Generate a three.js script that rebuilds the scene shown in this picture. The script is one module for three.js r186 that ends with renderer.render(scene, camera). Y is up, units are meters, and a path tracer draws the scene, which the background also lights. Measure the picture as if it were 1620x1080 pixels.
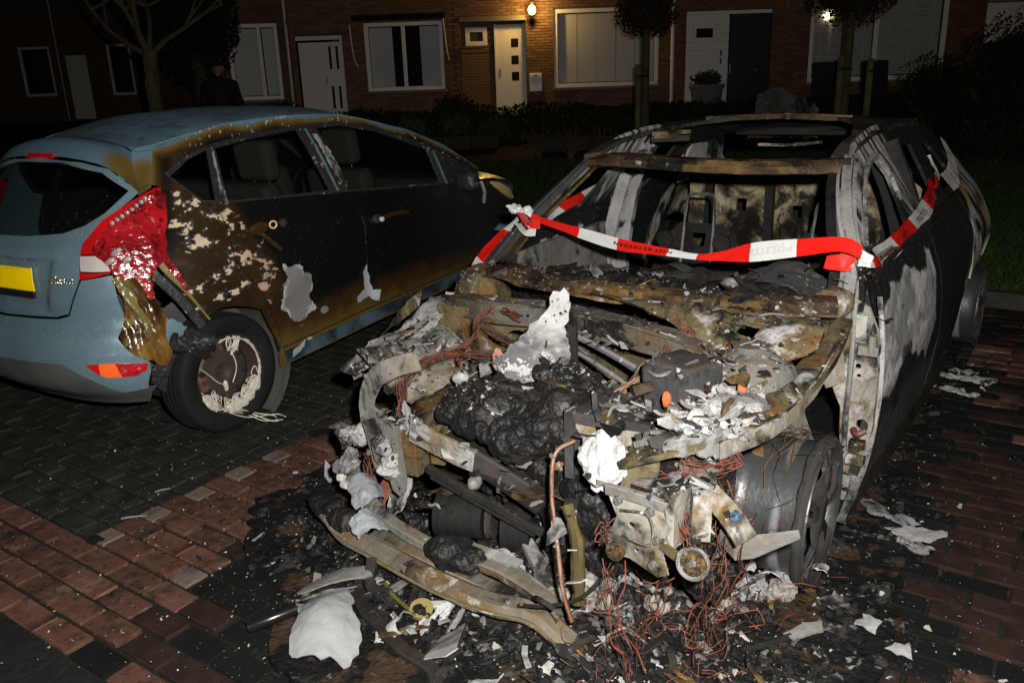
import * as THREE from 'three';
import { mergeGeometries, mergeVertices, toCreasedNormals } from 'three/addons/utils/BufferGeometryUtils.js';
import { RoundedBoxGeometry } from 'three/addons/geometries/RoundedBoxGeometry.js';
import { TessellateModifier } from 'three/addons/modifiers/TessellateModifier.js';
import { MeshBVH } from 'three-mesh-bvh';
import { MarchingCubes } from 'three/addons/objects/MarchingCubes.js';

// ---------------------------------------------------------------- camera, flash, night sky, exposure
const scene = new THREE.Scene();
const camera = new THREE.PerspectiveCamera(44.75, 1024 / 682, 0.05, 400);
camera.position.set(0, 1.65, 0);
camera.quaternion.setFromRotationMatrix(new THREE.Matrix4().makeBasis(
  new THREE.Vector3(0.99939, -0.03322, 0.01047), new THREE.Vector3(0.03483, 0.95317, -0.30043), new THREE.Vector3(0, 0.30061, 0.95375)));
const renderer = new THREE.WebGLRenderer({ antialias: true });
renderer.toneMapping = THREE.LinearToneMapping;
renderer.toneMappingExposure = 1;
renderer.shadowMap.enabled = true;
// the photographer's flash, a small source just over the lens
const flash = new THREE.SpotLight(new THREE.Color(1, 0.97, 0.93), 72, 60, 1.2, 0.6, 2);
flash.name = 'camera_flash';
flash.position.set(0.14, 1.80, 0.02);
flash.target.position.set(0.16, 0.0, -3.55);
flash.castShadow = true; flash.shadow.radius = 1.6; flash.shadow.mapSize.set(2048, 2048);
scene.add(flash, flash.target);
{ // overcast night sky over a lit town: grey, a little warmer towards the horizon
  const W = 64, H = 32, d = new Float32Array(W * H * 4);
  for (let j = 0; j < H; j++) for (let i = 0; i < W; i++) {
    const e = Math.max(0, (j + 0.5) / H * 2 - 1), o = (j * W + i) * 4, k = 0.0042;
    d[o] = k * (1.25 - 0.45 * e); d[o + 1] = k * (1.0 - 0.15 * e); d[o + 2] = k * (0.85 + 0.15 * e); d[o + 3] = 1;
  }
  const t = new THREE.DataTexture(d, W, H, THREE.RGBAFormat, THREE.FloatType);
  t.mapping = THREE.EquirectangularReflectionMapping; t.magFilter = THREE.LinearFilter; t.needsUpdate = true;
  scene.background = t; scene.environment = t;
}

// ---------------------------------------------------------------- small tools
const V3 = (x, y, z) => new THREE.Vector3(x, y, z), V2 = (x, y) => new THREE.Vector2(x, y);
const clamp = (x, a = 0, b = 1) => Math.min(b, Math.max(a, x)), mix = (a, b, t) => a + (b - a) * t;
const sst = (a, b, x) => { const t = clamp((x - a) / (b - a)); return t * t * (3 - 2 * t); };
const rng = (s) => () => { s = (s + 0x6d2b79f5) | 0; let t = Math.imul(s ^ (s >>> 15), 1 | s); t = (t + Math.imul(t ^ (t >>> 7), 61 | t)) ^ t; return ((t ^ (t >>> 14)) >>> 0) / 4294967296; };
const hash = (x, y, z) => { let h = Math.imul(x, 374761393) + Math.imul(y, 668265263) + Math.imul(z, 2147483647 ^ 1274126177) | 0; h = Math.imul(h ^ (h >>> 13), 1274126177); return ((h ^ (h >>> 16)) >>> 0) / 4294967296; };
function noise3(x, y, z) { // smooth value noise, 0..1
  const i = Math.floor(x), j = Math.floor(y), k = Math.floor(z), f = (t) => t * t * (3 - 2 * t), u = f(x - i), v = f(y - j), w = f(z - k);
  const L = (a, b, t) => a + (b - a) * t;
  return L(L(L(hash(i, j, k), hash(i + 1, j, k), u), L(hash(i, j + 1, k), hash(i + 1, j + 1, k), u), v), L(L(hash(i, j, k + 1), hash(i + 1, j, k + 1), u), L(hash(i, j + 1, k + 1), hash(i + 1, j + 1, k + 1), u), v), w);
}
const fbm3 = (x, y, z, o = 4) => { let s = 0, a = 0.5, n = 0; for (let i = 0; i < o; i++) { s += a * noise3(x, y, z); n += a; a *= 0.5; x = x * 2.03 + 5.1; y = y * 2.03 + 1.7; z = z * 2.03 + 9.2; } return s / n; };
function tn(x, y, p, seed) { // tileable value noise: x, y in 0..1, p cells
  x *= p; y *= p; const i = Math.floor(x), j = Math.floor(y), f = (t) => t * t * (3 - 2 * t), u = f(x - i), v = f(y - j), m = (a) => ((a % p) + p) % p;
  const a = hash(m(i), m(j), seed), b = hash(m(i + 1), m(j), seed), c = hash(m(i), m(j + 1), seed), d = hash(m(i + 1), m(j + 1), seed);
  return a + (b - a) * u + (c - a) * v + (a - b - c + d) * u * v;
}
const tf = (x, y, p, seed, o = 5, gain = 0.55) => { let s = 0, a = 0.5, n = 0; for (let i = 0; i < o; i++) { s += a * tn(x, y, p << i, seed + i * 17); n += a; a *= gain; } return s / n; };
function tn2(x, y, p, q, seed) { // the same with p cells across and q cells up
  x *= p; y *= q; const i = Math.floor(x), j = Math.floor(y), f = (t) => t * t * (3 - 2 * t), u = f(x - i), v = f(y - j), m = (a, k) => ((a % k) + k) % k;
  const a = hash(m(i, p), m(j, q), seed), b = hash(m(i + 1, p), m(j, q), seed), c = hash(m(i, p), m(j + 1, q), seed), d = hash(m(i + 1, p), m(j + 1, q), seed);
  return a + (b - a) * u + (c - a) * v + (a - b - c + d) * u * v;
}
// burnt metal: base tone, heat-rust streaks, wispy soot, pale ash and fine specks
function burnt(s, o) {
  const { b0, b1, rust = [0.12, 0.06, 0.018], rustK = 0.5, soot = 0.5, white = 0.3, wc = [0.34, 0.335, 0.325], dir = 0, fine = 1 } = o;
  return (u, v) => {
    const wx = tf(u, v, 4, s + 1, 4) - 0.5, wy = tf(u, v, 4, s + 2, 4) - 0.5, U = u + 0.22 * wx, Q = v + 0.22 * wy;
    const a = tf(U, Q, 3, s, 7, 0.66), f = tf(u, v, 48, s + 3, 3, 0.7), g = tn(u, v, 160, s + 4);
    const st = dir ? (tn2(U, Q, 4, 40, s + 6) * 0.6 + tn2(U, Q, 10, 96, s + 7) * 0.4) : (tn2(U, Q, 40, 4, s + 6) * 0.6 + tn2(U, Q, 96, 10, s + 7) * 0.4);
    let r = lerp3(b0, b1, clamp(a * 1.5 - 0.25 + 0.35 * (f - 0.5) * fine));
    r = lerp3(r, rust, clamp(sst(0.42, 0.72, tf(U, Q, 5, s + 9, 7, 0.66)) * (0.35 + 0.9 * st) * 2 * rustK));
    const so = tf(U, Q, 3, s + 21, 7, 0.68) + 0.16 * (f - 0.5) + 0.18 * (st - 0.5);
    r = lerp3(r, [0.006, 0.0055, 0.005], clamp(sst(0.66 - 0.36 * soot, 0.86 - 0.36 * soot, so)) * 0.96);
    r = lerp3(r, wc, clamp(sst(0.74 - 0.3 * white, 0.95 - 0.3 * white, tf(U, Q, 7, s + 31, 6, 0.7) + 0.25 * (f - 0.5))) * 0.85);
    r = lerp3(r, [0.012, 0.011, 0.010], sst(0.84, 0.97, g) * 0.3); r = lerp3(r, wc, sst(0.90, 0.97, tn(u, v, 120, s + 41)) * 0.5 * white);
    return [r[0], r[1], r[2], clamp(0.35 * a + 0.35 * f + 0.3 * st)];
  };
}
const toS = (c) => 255 * (c <= 0.0031308 ? 12.92 * c : 1.055 * Math.pow(c, 1 / 2.4) - 0.055);
// a colour map and a height map drawn by one function (u, v) -> [r, g, b, height], linear colours
function texPair(n, fn) {
  const c = new Uint8Array(n * n * 4), h = new Uint8Array(n * n * 4);
  for (let j = 0; j < n; j++) for (let i = 0; i < n; i++) {
    const r = fn((i + 0.5) / n, (j + 0.5) / n), o = (j * n + i) * 4;
    for (let k = 0; k < 3; k++) { c[o + k] = clamp(toS(clamp(r[k])), 0, 255); h[o + k] = clamp(r[3] ?? 0.5) * 255; }
    c[o + 3] = h[o + 3] = 255;
  }
  const mk = (d, s) => { const t = new THREE.DataTexture(d, n, n, THREE.RGBAFormat); t.wrapS = t.wrapT = THREE.RepeatWrapping; t.magFilter = THREE.LinearFilter; t.minFilter = THREE.LinearMipmapLinearFilter; t.generateMipmaps = true; if (s) t.colorSpace = THREE.SRGBColorSpace; t.needsUpdate = true; return t; };
  return [mk(c, true), mk(h, false)];
}
const lerp3 = (a, b, t) => [a[0] + (b[0] - a[0]) * t, a[1] + (b[1] - a[1]) * t, a[2] + (b[2] - a[2]) * t];
// rough sooty and earthy surfaces hardly shine: their specular is turned down
const std = (o = {}) => (o.roughness ?? 1) > 0.6 ? new THREE.MeshPhysicalMaterial({ side: THREE.DoubleSide, specularIntensity: 0.25, ...o }) : new THREE.MeshStandardMaterial({ side: THREE.DoubleSide, ...o });
const col = (r, g, b) => new THREE.Color().setRGB(r, g, b);
let grainMap = null; // one fine grain shared as relief by the smoother materials
function texMat(n, fn, bump, o = {}) {
  if (!grainMap) grainMap = texPair(512, (u, v) => [0, 0, 0, tf(u, v, 12, 901, 5) * 0.6 + tf(u, v, 64, 907, 3) * 0.4])[1];
  const [map, own] = texPair(n, fn), bumpMap = bump <= 0.0055 ? grainMap : own; return std({ map, bumpMap, bumpScale: bump, roughness: 0.85, ...o }); }

// ---- geometry
const names = new Map();
function numbered(n) { const k = names.get(n) ?? 0; names.set(n, k + 1); return k ? n + '_' + String(k).padStart(3, '0') : n; }
function flat(g) { // non-indexed, position + normal + uv only
  g = g.index ? g.toNonIndexed() : g;
  if (!g.attributes.normal) g.computeVertexNormals();
  for (const k of Object.keys(g.attributes)) if (!['position', 'normal', 'uv'].includes(k)) g.deleteAttribute(k);
  if (!g.attributes.uv) g.setAttribute('uv', new THREE.BufferAttribute(new Float32Array(g.attributes.position.count * 2), 2));
  return g;
}
const join = (l) => mergeGeometries(l.flat(9).map(flat));
function boxUV(g, off = 0, k = 1) { // uv in metres from the dominant face direction
  g = flat(g); const p = g.attributes.position, uv = new Float32Array(p.count * 2), a = V3(), b = V3(), c = V3();
  for (let i = 0; i < p.count; i += 3) {
    a.fromBufferAttribute(p, i); b.fromBufferAttribute(p, i + 1).sub(a); c.fromBufferAttribute(p, i + 2).sub(a); b.cross(c);
    const x = Math.abs(b.x), y = Math.abs(b.y), z = Math.abs(b.z);
    for (let j = i; j < i + 3; j++) {
      const X = p.getX(j), Y = p.getY(j), Z = p.getZ(j);
      const [u, v] = y >= x && y >= z ? [X, Z] : x >= z ? [Z, Y] : [X, Y];
      uv[j * 2] = k * u + off; uv[j * 2 + 1] = k * v + off * 0.7;
    }
  }
  g.setAttribute('uv', new THREE.BufferAttribute(uv, 2)); return g;
}
const place = (g, x, y, z, rx = 0, ry = 0, rz = 0) => g.applyMatrix4(new THREE.Matrix4().compose(V3(x, y, z), new THREE.Quaternion().setFromEuler(new THREE.Euler(rx, ry, rz, 'YXZ')), V3(1, 1, 1)));
const rbox = (w, h, d, x = 0, y = 0, z = 0, r = 0.006, rx = 0, ry = 0, rz = 0) => place(new RoundedBoxGeometry(w, h, d, 1, Math.min(r, w / 2.2, h / 2.2, d / 2.2)), x, y, z, rx, ry, rz);
const bx = (w, h, d, x = 0, y = 0, z = 0, rx = 0, ry = 0, rz = 0) => place(new THREE.BoxGeometry(w, h, d), x, y, z, rx, ry, rz);
const cyl = (r0, r1, h, x = 0, y = 0, z = 0, rx = 0, ry = 0, rz = 0, n = 20) => place(new THREE.CylinderGeometry(r1, r0, h, n, 1), x, y, z, rx, ry, rz);
const curve = (pts) => new THREE.CatmullRomCurve3(pts.map((p) => p.isVector3 ? p : V3(...p)), false, 'centripetal');
const tube = (pts, r, seg = 24, rad = 7) => new THREE.TubeGeometry(curve(pts), seg, r, rad, false);
// bar of rectangular section w x h swept along points, "up" kept near given vector
function sweep(pts, prof, up = V3(0, 1, 0), seg = 30, scale = null) {
  const c = curve(pts), pos = [], idx = [], uv = [], n = prof.length; let L = 0, last = null;
  for (let i = 0; i <= seg; i++) {
    const t = i / seg, p = c.getPoint(t), d = c.getTangent(t), s = V3().crossVectors(d, up).normalize(), u = V3().crossVectors(s, d).normalize(), k = scale ? scale(t) : 1;
    if (last) L += p.distanceTo(last); last = p; let w = 0;
    for (let j = 0; j < n; j++) { const [a, b] = prof[j]; if (j) w += Math.hypot(a - prof[j - 1][0], b - prof[j - 1][1]); const q = p.clone().addScaledVector(s, a * k).addScaledVector(u, b * k); pos.push(q.x, q.y, q.z); uv.push(L, w); }
  }
  for (let i = 0; i < seg; i++) for (let j = 0; j < n - 1; j++) { const a = i * n + j, b = a + n; idx.push(a, b, a + 1, a + 1, b, b + 1); }
  const g = new THREE.BufferGeometry(); g.setAttribute('position', new THREE.Float32BufferAttribute(pos, 3)); g.setAttribute('uv', new THREE.Float32BufferAttribute(uv, 2)); g.setIndex(idx);
  return toCreasedNormals(flat(g), 0.7);
}
const rectProf = (w, h, r = 0.004) => [[-w / 2 + r, -h / 2], [w / 2 - r, -h / 2], [w / 2, -h / 2 + r], [w / 2, h / 2 - r], [w / 2 - r, h / 2], [-w / 2 + r, h / 2], [-w / 2, h / 2 - r], [-w / 2, -h / 2 + r], [-w / 2 + r, -h / 2]];
// a sheet cut to a 2D outline (with holes), bent by fn(a, b) -> Vector3, with thickness
function panel(outer, holes, fn, o = {}) {
  const { max = 0.05, th = 0.004, k = 1, off = 0, crease = 0.9 } = o;
  const P = (l) => l.map((p) => p.isVector2 ? p.clone() : V2(p[0], p[1]));
  let A = P(outer), Hs = (holes || []).map(P);
  if (THREE.ShapeUtils.isClockWise(A)) A.reverse();
  Hs.forEach((h) => { if (!THREE.ShapeUtils.isClockWise(h)) h.reverse(); });
  const all = [...A, ...Hs.flat()], tri = THREE.ShapeUtils.triangulateShape(A, Hs), pos = [];
  for (const t of tri) for (const i of t) pos.push(all[i].x, all[i].y, 0);
  let g = new THREE.BufferGeometry(); g.setAttribute('position', new THREE.Float32BufferAttribute(pos, 3));
  g = new TessellateModifier(max, 14).modify(g); g.deleteAttribute('normal'); g.deleteAttribute('uv');
  g = mergeVertices(g, 1e-5);
  const p = g.attributes.position, uv = new Float32Array(p.count * 2);
  for (let i = 0; i < p.count; i++) { const a = p.getX(i), b = p.getY(i), q = fn(a, b); uv[i * 2] = k * a + off; uv[i * 2 + 1] = k * b + off; p.setXYZ(i, q.x, q.y, q.z); }
  g.setAttribute('uv', new THREE.BufferAttribute(uv, 2)); g.computeVertexNormals();
  if (!th) return flat(g);
  const n = g.attributes.normal, N = p.count, I = g.index.array, pos2 = [...p.array], uv2 = [...uv], idx = [...I], edge = new Map();
  for (let i = 0; i < N; i++) { pos2.push(p.getX(i) - th * n.getX(i), p.getY(i) - th * n.getY(i), p.getZ(i) - th * n.getZ(i)); uv2.push(uv[i * 2], uv[i * 2 + 1]); }
  for (let i = 0; i < I.length; i += 3) {
    idx.push(I[i + 2] + N, I[i + 1] + N, I[i] + N);
    for (let e = 0; e < 3; e++) { const a = I[i + e], b = I[i + (e + 1) % 3], kk = a < b ? a + '_' + b : b + '_' + a; if (edge.has(kk)) edge.set(kk, null); else edge.set(kk, [a, b]); }
  }
  for (const e of edge.values()) if (e) { const [a, b] = e; idx.push(b, a, a + N, b, a + N, b + N); }
  const r = new THREE.BufferGeometry(); r.setAttribute('position', new THREE.Float32BufferAttribute(pos2, 3)); r.setAttribute('uv', new THREE.Float32BufferAttribute(uv2, 2)); r.setIndex(idx);
  return toCreasedNormals(flat(r), crease);
}
// noise-displaced copy of a geometry (welded first so that it stays closed)
function rough(g, amp, freq, seed = 0, crease = 0.6) {
  g = g.clone(); for (const k of Object.keys(g.attributes)) if (k !== 'position') g.deleteAttribute(k);
  g = mergeVertices(g, 1e-4); g.computeVertexNormals();
  const p = g.attributes.position, n = g.attributes.normal;
  for (let i = 0; i < p.count; i++) {
    const x = p.getX(i), y = p.getY(i), z = p.getZ(i), d = amp * 2 * (fbm3(x * freq + seed, y * freq + 3.3, z * freq + seed * 0.7, 5) - 0.5);
    p.setXYZ(i, x + n.getX(i) * d, y + n.getY(i) * d, z + n.getZ(i) * d);
  }
  return boxUV(toCreasedNormals(flat(g), crease), seed * 0.37);
}
const lump = (rx, ry, rz, amp, freq, seed, det = 4, crease = 1.2) => rough(new THREE.IcosahedronGeometry(1, det < 3 ? det + 1 : det === 3 ? 6 : det === 4 ? 12 : 26).scale(rx, ry, rz), amp, freq, seed, crease);
// outline with ragged edges
function ragged(poly, amp, step, seed) {
  const r = rng(seed), out = [];
  for (let i = 0; i < poly.length; i++) {
    const a = poly[i], b = poly[(i + 1) % poly.length], dx = b[0] - a[0], dy = b[1] - a[1], L = Math.hypot(dx, dy), n = Math.max(1, Math.round(L / step));
    for (let j = 0; j < n; j++) { const t = j / n, w = j ? 1 : 0.4, e = (r() - 0.5) * 2 * amp * w; out.push([a[0] + dx * t - dy / L * e + (r() - 0.5) * step * 0.3 * w, a[1] + dy * t + dx / L * e]); }
  }
  return out;
}
const blob = (rx, ry, n, amp, seed) => { const r = rng(seed), ph = [r() * 6, r() * 6, r() * 6]; return Array.from({ length: n }, (_, i) => { const t = i / n * Math.PI * 2, k = 1 + amp * (Math.sin(2 * t + ph[0]) * 0.5 + Math.sin(3 * t + ph[1]) * 0.5 + Math.sin(7 * t + ph[2]) * 0.3 + (r() - 0.5) * 0.6); return [rx * k * Math.cos(t), ry * k * Math.sin(t)]; }); };

// a jagged flat-faced crumb
function jag(seed, sx = 1, sy = 0.5, sz = 0.75) { const r = rng(seed), g = mergeVertices(((q) => { q.deleteAttribute('normal'); q.deleteAttribute('uv'); return q; })(new THREE.IcosahedronGeometry(1, 1)), 1e-4), p = g.attributes.position; for (let i = 0; i < p.count; i++) { const k = 0.35 + r() * 0.95; p.setXYZ(i, p.getX(i) * k * sx, p.getY(i) * k * sy, p.getZ(i) * k * sz); } const f = g.toNonIndexed(); f.computeVertexNormals(); return boxUV(f, seed); }

// ---- things
function mesh(name, g, m, parent = null) {
  const o = new THREE.Mesh(Array.isArray(g) ? join(g) : flat(g), m); o.name = parent ? name : numbered(name); o.castShadow = o.receiveShadow = true; (parent ?? scene).add(o); return o;
}
function tag(o, label, category, group) { o.userData.label = label; o.userData.category = category; if (group) o.userData.group = group; return o; }
function thing(name, label, category, pos = [0, 0, 0], turn = 0, group) { const o = new THREE.Group(); o.name = numbered(name); o.position.set(...pos); o.rotation.y = turn; scene.add(o); return tag(o, label, category, group); }
const struct = (o) => { o.userData.kind = 'structure'; return o; };
const stuff = (o) => { o.userData.kind = 'stuff'; return o; };
// the paving grid runs 35 degrees off the view: u along the kerb, v away from the road
const PSI = 35 * Math.PI / 180, UV = (u, y, v) => V3(u * Math.cos(PSI) + v * Math.sin(PSI), y, u * Math.sin(PSI) - v * Math.cos(PSI));
const groundY = (x, z) => 0.82 * sst(-9.2, -19, z);
// ---------------------------------------------------------------- materials of the ground
const redFn = (s, tint) => (u, v) => { const a = tf(u, v, 4, s), b = tf(u, v, 32, s + 5, 3), c = tf(u, v, 9, s + 9); let r = lerp3([0.06, 0.028, 0.019], [0.115, 0.054, 0.037], a * 1.3 - 0.15); r = lerp3(r, [0.17, 0.125, 0.10], sst(0.60, 0.78, c) * tint); r = lerp3(r, [0.010, 0.009, 0.008], clamp(sst(0.46, 0.78, tf(u, v, 4, s + 31, 6, 0.65)) * 0.8 + sst(0.6, 0.8, b) * 0.5)); return [r[0], r[1], r[2], 0.5 * b + 0.5 * c]; };
const greyFn = (s) => (u, v) => { const a = tf(u, v, 5, s), b = tf(u, v, 40, s + 5, 3); let r = lerp3([0.012, 0.0112, 0.0096], [0.034, 0.032, 0.027], a); r = lerp3(r, [0.005, 0.005, 0.0045], sst(0.5, 0.8, tf(u, v, 7, s + 3)) * 0.7); return [r[0], r[1], r[2], b * 0.6 + a * 0.4]; };
const redM = [texMat(256, redFn(11, 0.15), 0.004, { roughness: 0.88 }), texMat(256, redFn(23, 0.55), 0.004, { roughness: 0.86 }), texMat(256, redFn(41, 0.3), 0.004, { roughness: 0.9 })];
const paleM = texMat(256, (u, v) => { const a = tf(u, v, 5, 71), b = tf(u, v, 32, 75, 3); let r = lerp3([0.085, 0.060, 0.049], [0.16, 0.122, 0.10], a); r = lerp3(r, [0.05, 0.045, 0.04], sst(0.58, 0.75, tf(u, v, 8, 78)) * 0.8); return [r[0], r[1], r[2], b]; }, 0.004);
const greyM = [texMat(256, greyFn(5), 0.004, { roughness: 0.8 }), texMat(256, greyFn(77), 0.004, { roughness: 0.86 })];
const sootM = texMat(512, (u, v) => { const a = tf(u, v, 5, 91), b = tf(u, v, 48, 95, 4), c = tf(u, v, 12, 97); let r = lerp3([0.005, 0.005, 0.005], [0.022, 0.021, 0.020], a); r = lerp3(r, [0.16, 0.155, 0.15], sst(0.70, 0.84, c * 0.5 + b * 0.5)); return [r[0], r[1], r[2], b * 0.7 + c * 0.3]; }, 0.012, { roughness: 0.7 });
const sootBrickM = [0, 1].map((k) => texMat(256, (u, v) => { const a = tf(u, v, 6, 191 + k * 7), b = tf(u, v, 40, 195 + k, 3); let r = lerp3([0.0028, 0.0027, 0.0025], k ? [0.034, 0.017, 0.0115] : [0.0075, 0.0072, 0.0068], a); r = lerp3(r, [0.05, 0.047, 0.044], sst(0.77, 0.87, b) * 0.5); return [r[0], r[1], r[2], b]; }, 0.005, { roughness: 0.92 }));
const jointM = texMat(512, (u, v) => { const a = tf(u, v, 24, 61), b = tf(u, v, 8, 63); const r = lerp3([0.006, 0.006, 0.0045], [0.016, 0.017, 0.011], a * 0.6 + b * 0.4); return [...r, a]; }, 0.004, { roughness: 0.95 });
const asphaltM = texMat(512, (u, v) => { const a = tf(u, v, 40, 141, 3), b = tf(u, v, 6, 143); const r = lerp3([0.005, 0.005, 0.0052], [0.016, 0.0158, 0.0155], a * 0.7 + b * 0.3); return [...r, a]; }, 0.006, { roughness: 0.9 });
const turfM = texMat(512, (u, v) => { const a = tf(u, v, 30, 151, 4), b = tf(u, v, 6, 153); const r = lerp3([0.012, 0.016, 0.006], [0.04, 0.052, 0.016], a * 0.6 + b * 0.4); return [...r, a]; }, 0.02, { roughness: 1 });

// ground: one sheet that climbs to the terrace of houses
{
  const g = new THREE.PlaneGeometry(160, 160, 160, 160).rotateX(-Math.PI / 2), p = g.attributes.position;
  for (let i = 0; i < p.count; i++) { const x = p.getX(i), z = p.getZ(i) - 10; p.setXYZ(i, x, groundY(x, z) - 0.03, z); }
  g.computeVertexNormals(); struct(mesh('ground', boxUV(g, 0, 1), turfM));
}
const quad = (u0, u1, v0, v1, y, nu = 1, nv = 1) => { const g = new THREE.PlaneGeometry(1, 1, nu, nv), p = g.attributes.position; for (let i = 0; i < p.count; i++) { const q = UV(mix(u0, u1, p.getX(i) + 0.5), y, mix(v0, v1, p.getY(i) + 0.5)); p.setXYZ(i, q.x, q.y, q.z); } g.computeVertexNormals(); return boxUV(g); };
struct(mesh('road', quad(-40, 40, -14, 0.965, -0.010), asphaltM));
struct(mesh('joint_sand', quad(-26, 12, 0.965, 6.62, -0.012), jointM));

// how sooty a paver is: scorched round the wreck
const sootAt = (u, v) => { const n = fbm3(u * 2.2, v * 2.2, 4.2, 3) - 0.5; const dx = u < -2.36 ? -2.36 - u : u > -0.6 ? (u + 0.6) * mix(0.8, 2.6, sst(-0.5, -0.2, u)) : 0, dv = v < 1.5 ? (1.5 - v) * 1.6 : v > 6 ? v - 6 : 0; return 1.0 - Math.hypot(dx, dv) / (u < -2.36 ? mix(0.12, 0.75, sst(2.2, 3.4, v)) : 0.72) + n * 1.9; };
const brickGeos = [0, 1, 2, 3].map((k) => { const s = new THREE.Shape(), w = 0.0985, h = 0.0465, r = 0.006; s.moveTo(-w + r, -h); s.lineTo(w - r, -h); s.lineTo(w, -h + r); s.lineTo(w, h - r); s.lineTo(w - r, h); s.lineTo(-w + r, h); s.lineTo(-w, h - r); s.lineTo(-w, -h + r); const g = new THREE.ExtrudeGeometry(s, { depth: 0.03, bevelEnabled: true, bevelThickness: 0.004, bevelSize: 0.004, bevelOffset: -0.004, bevelSegments: 1, curveSegments: 1 }); g.rotateX(-Math.PI / 2).translate(0, -0.034, 0); return boxUV(g, k * 0.31, 1.7); });
const halfGeos = brickGeos.map((g) => { const h = g.clone(); h.scale(0.49, 1, 1); return h; });
const br = rng(7);
// one strip of paving: its visible bricks singly, the rest joined
function paving(name, u0, u1, v0, v1, mats, individual, limit) {
  const G = new THREE.Group(); G.name = name; struct(G); scene.add(G);
  const rest = new Map(); let n = 0, row = Math.round((v0 - 0.965) / 0.1055);
  const list = [];
  for (let v = v0 + 0.053; v < v1 - 0.03; v += 0.1055, row++) {
    let u = u0, first = row % 2 === 0;
    while (u < u1 - 0.02) {
      const half = first || u + 0.2 > u1; first = false; const w = half ? 0.105 : 0.2085;
      list.push([u + w / 2, v, half && w < 0.2]); u += w;
    }
  }
  list.sort((a, b) => Math.hypot(a[0], a[1]) - Math.hypot(b[0], b[1]));
  for (const [u, v, half] of list) {
    const soot = sootAt(u, v), pick = br();
    let m = soot > 0.55 ? sootBrickM[0] : (soot > 0.12 && br() < 0.8) || (u > -0.42 && (fbm3(u * 1.7, v * 1.7, 7.7, 3) > 0.50 || (v < 3.3 && br() < 0.45))) ? sootBrickM[br() < 0.35 ? 0 : 1] : half && mats === redM ? (br() < 0.75 ? paleM : redM[1]) : mats[Math.floor(pick * mats.length)];
    const geo = (half ? halfGeos : brickGeos)[Math.floor(br() * 4)], p = UV(u, (br() - 0.5) * 0.010, v), ry = -PSI + (br() - 0.5) * 0.02 + (br() < 0.5 ? Math.PI : 0), rx = (br() - 0.5) * 0.035, rz = (br() - 0.5) * 0.022;
    if (n < limit && individual(u, v)) { n++; const o = new THREE.Mesh(geo, m); o.name = 'brick'; o.position.copy(p); o.rotation.set(rx, ry, rz, 'YXZ'); o.castShadow = o.receiveShadow = true; G.add(o); }
    else rest.set(m, [...(rest.get(m) ?? []), place(geo.clone(), p.x, p.y, p.z, rx, ry, rz)]);
  }
  for (const [m, l] of rest) stuff(mesh('brick', join(l), m, G));
}
paving('front_border', -4.6, 1.9, 0.965, 1.387, redM, (u, v) => v < 0.6 + 3 && u > -3.4 && u < 1.0, 150);
paving('parking_divider', -3.03, -2.385, 1.387, 6.6, redM, (u, v) => v < 4, 110);
paving('parking_divider_001', -0.44, 0.2, 1.387, 6.6, redM, (u, v) => v < 5.5, 140);
paving('parking_bay', -5.1, -3.035, 1.387, 6.6, greyM, (u, v) => v < 3.2, 180);
paving('parking_bay_001', -2.38, -0.445, 1.387, 6.6, greyM, (u, v) => v < 3.2, 220);
paving('parking_bay_002', 0.205, 2.3, 1.387, 6.6, redM, (u, v) => v < 4.6, 180);
paving('parking_bay_003', -9, -5.105, 1.387, 6.6, greyM, () => false, 0);
{ // concrete kerb at the head of the bays, one piece per metre
  const G = new THREE.Group(); G.name = 'kerb'; struct(G); scene.add(G);
  const m = texMat(256, (u, v) => { const a = tf(u, v, 16, 161, 4); const r = lerp3([0.018, 0.017, 0.014], [0.05, 0.046, 0.038], a); return [...r, a]; }, 0.003), geo = boxUV(rbox(0.985, 0.2, 0.1, 0, 0, 0, 0.012));
  for (let u = -9; u < 3; u += 1) { const o = new THREE.Mesh(geo, m); o.name = 'kerbstone'; o.position.copy(UV(u + 0.3, -0.0, 6.68)); o.rotation.y = -PSI; o.castShadow = o.receiveShadow = true; G.add(o); }
}
{ // footpath in front of the gardens, following the slope
  const g = new THREE.PlaneGeometry(60, 1.7, 60, 4).rotateX(-Math.PI / 2), p = g.attributes.position; for (let i = 0; i < p.count; i++) { const x = p.getX(i), z = p.getZ(i) - 14.7; p.setXYZ(i, x, groundY(x, z) - 0.012, z); } g.computeVertexNormals();
  struct(mesh('footpath', boxUV(g), greyM[1]));
}
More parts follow.
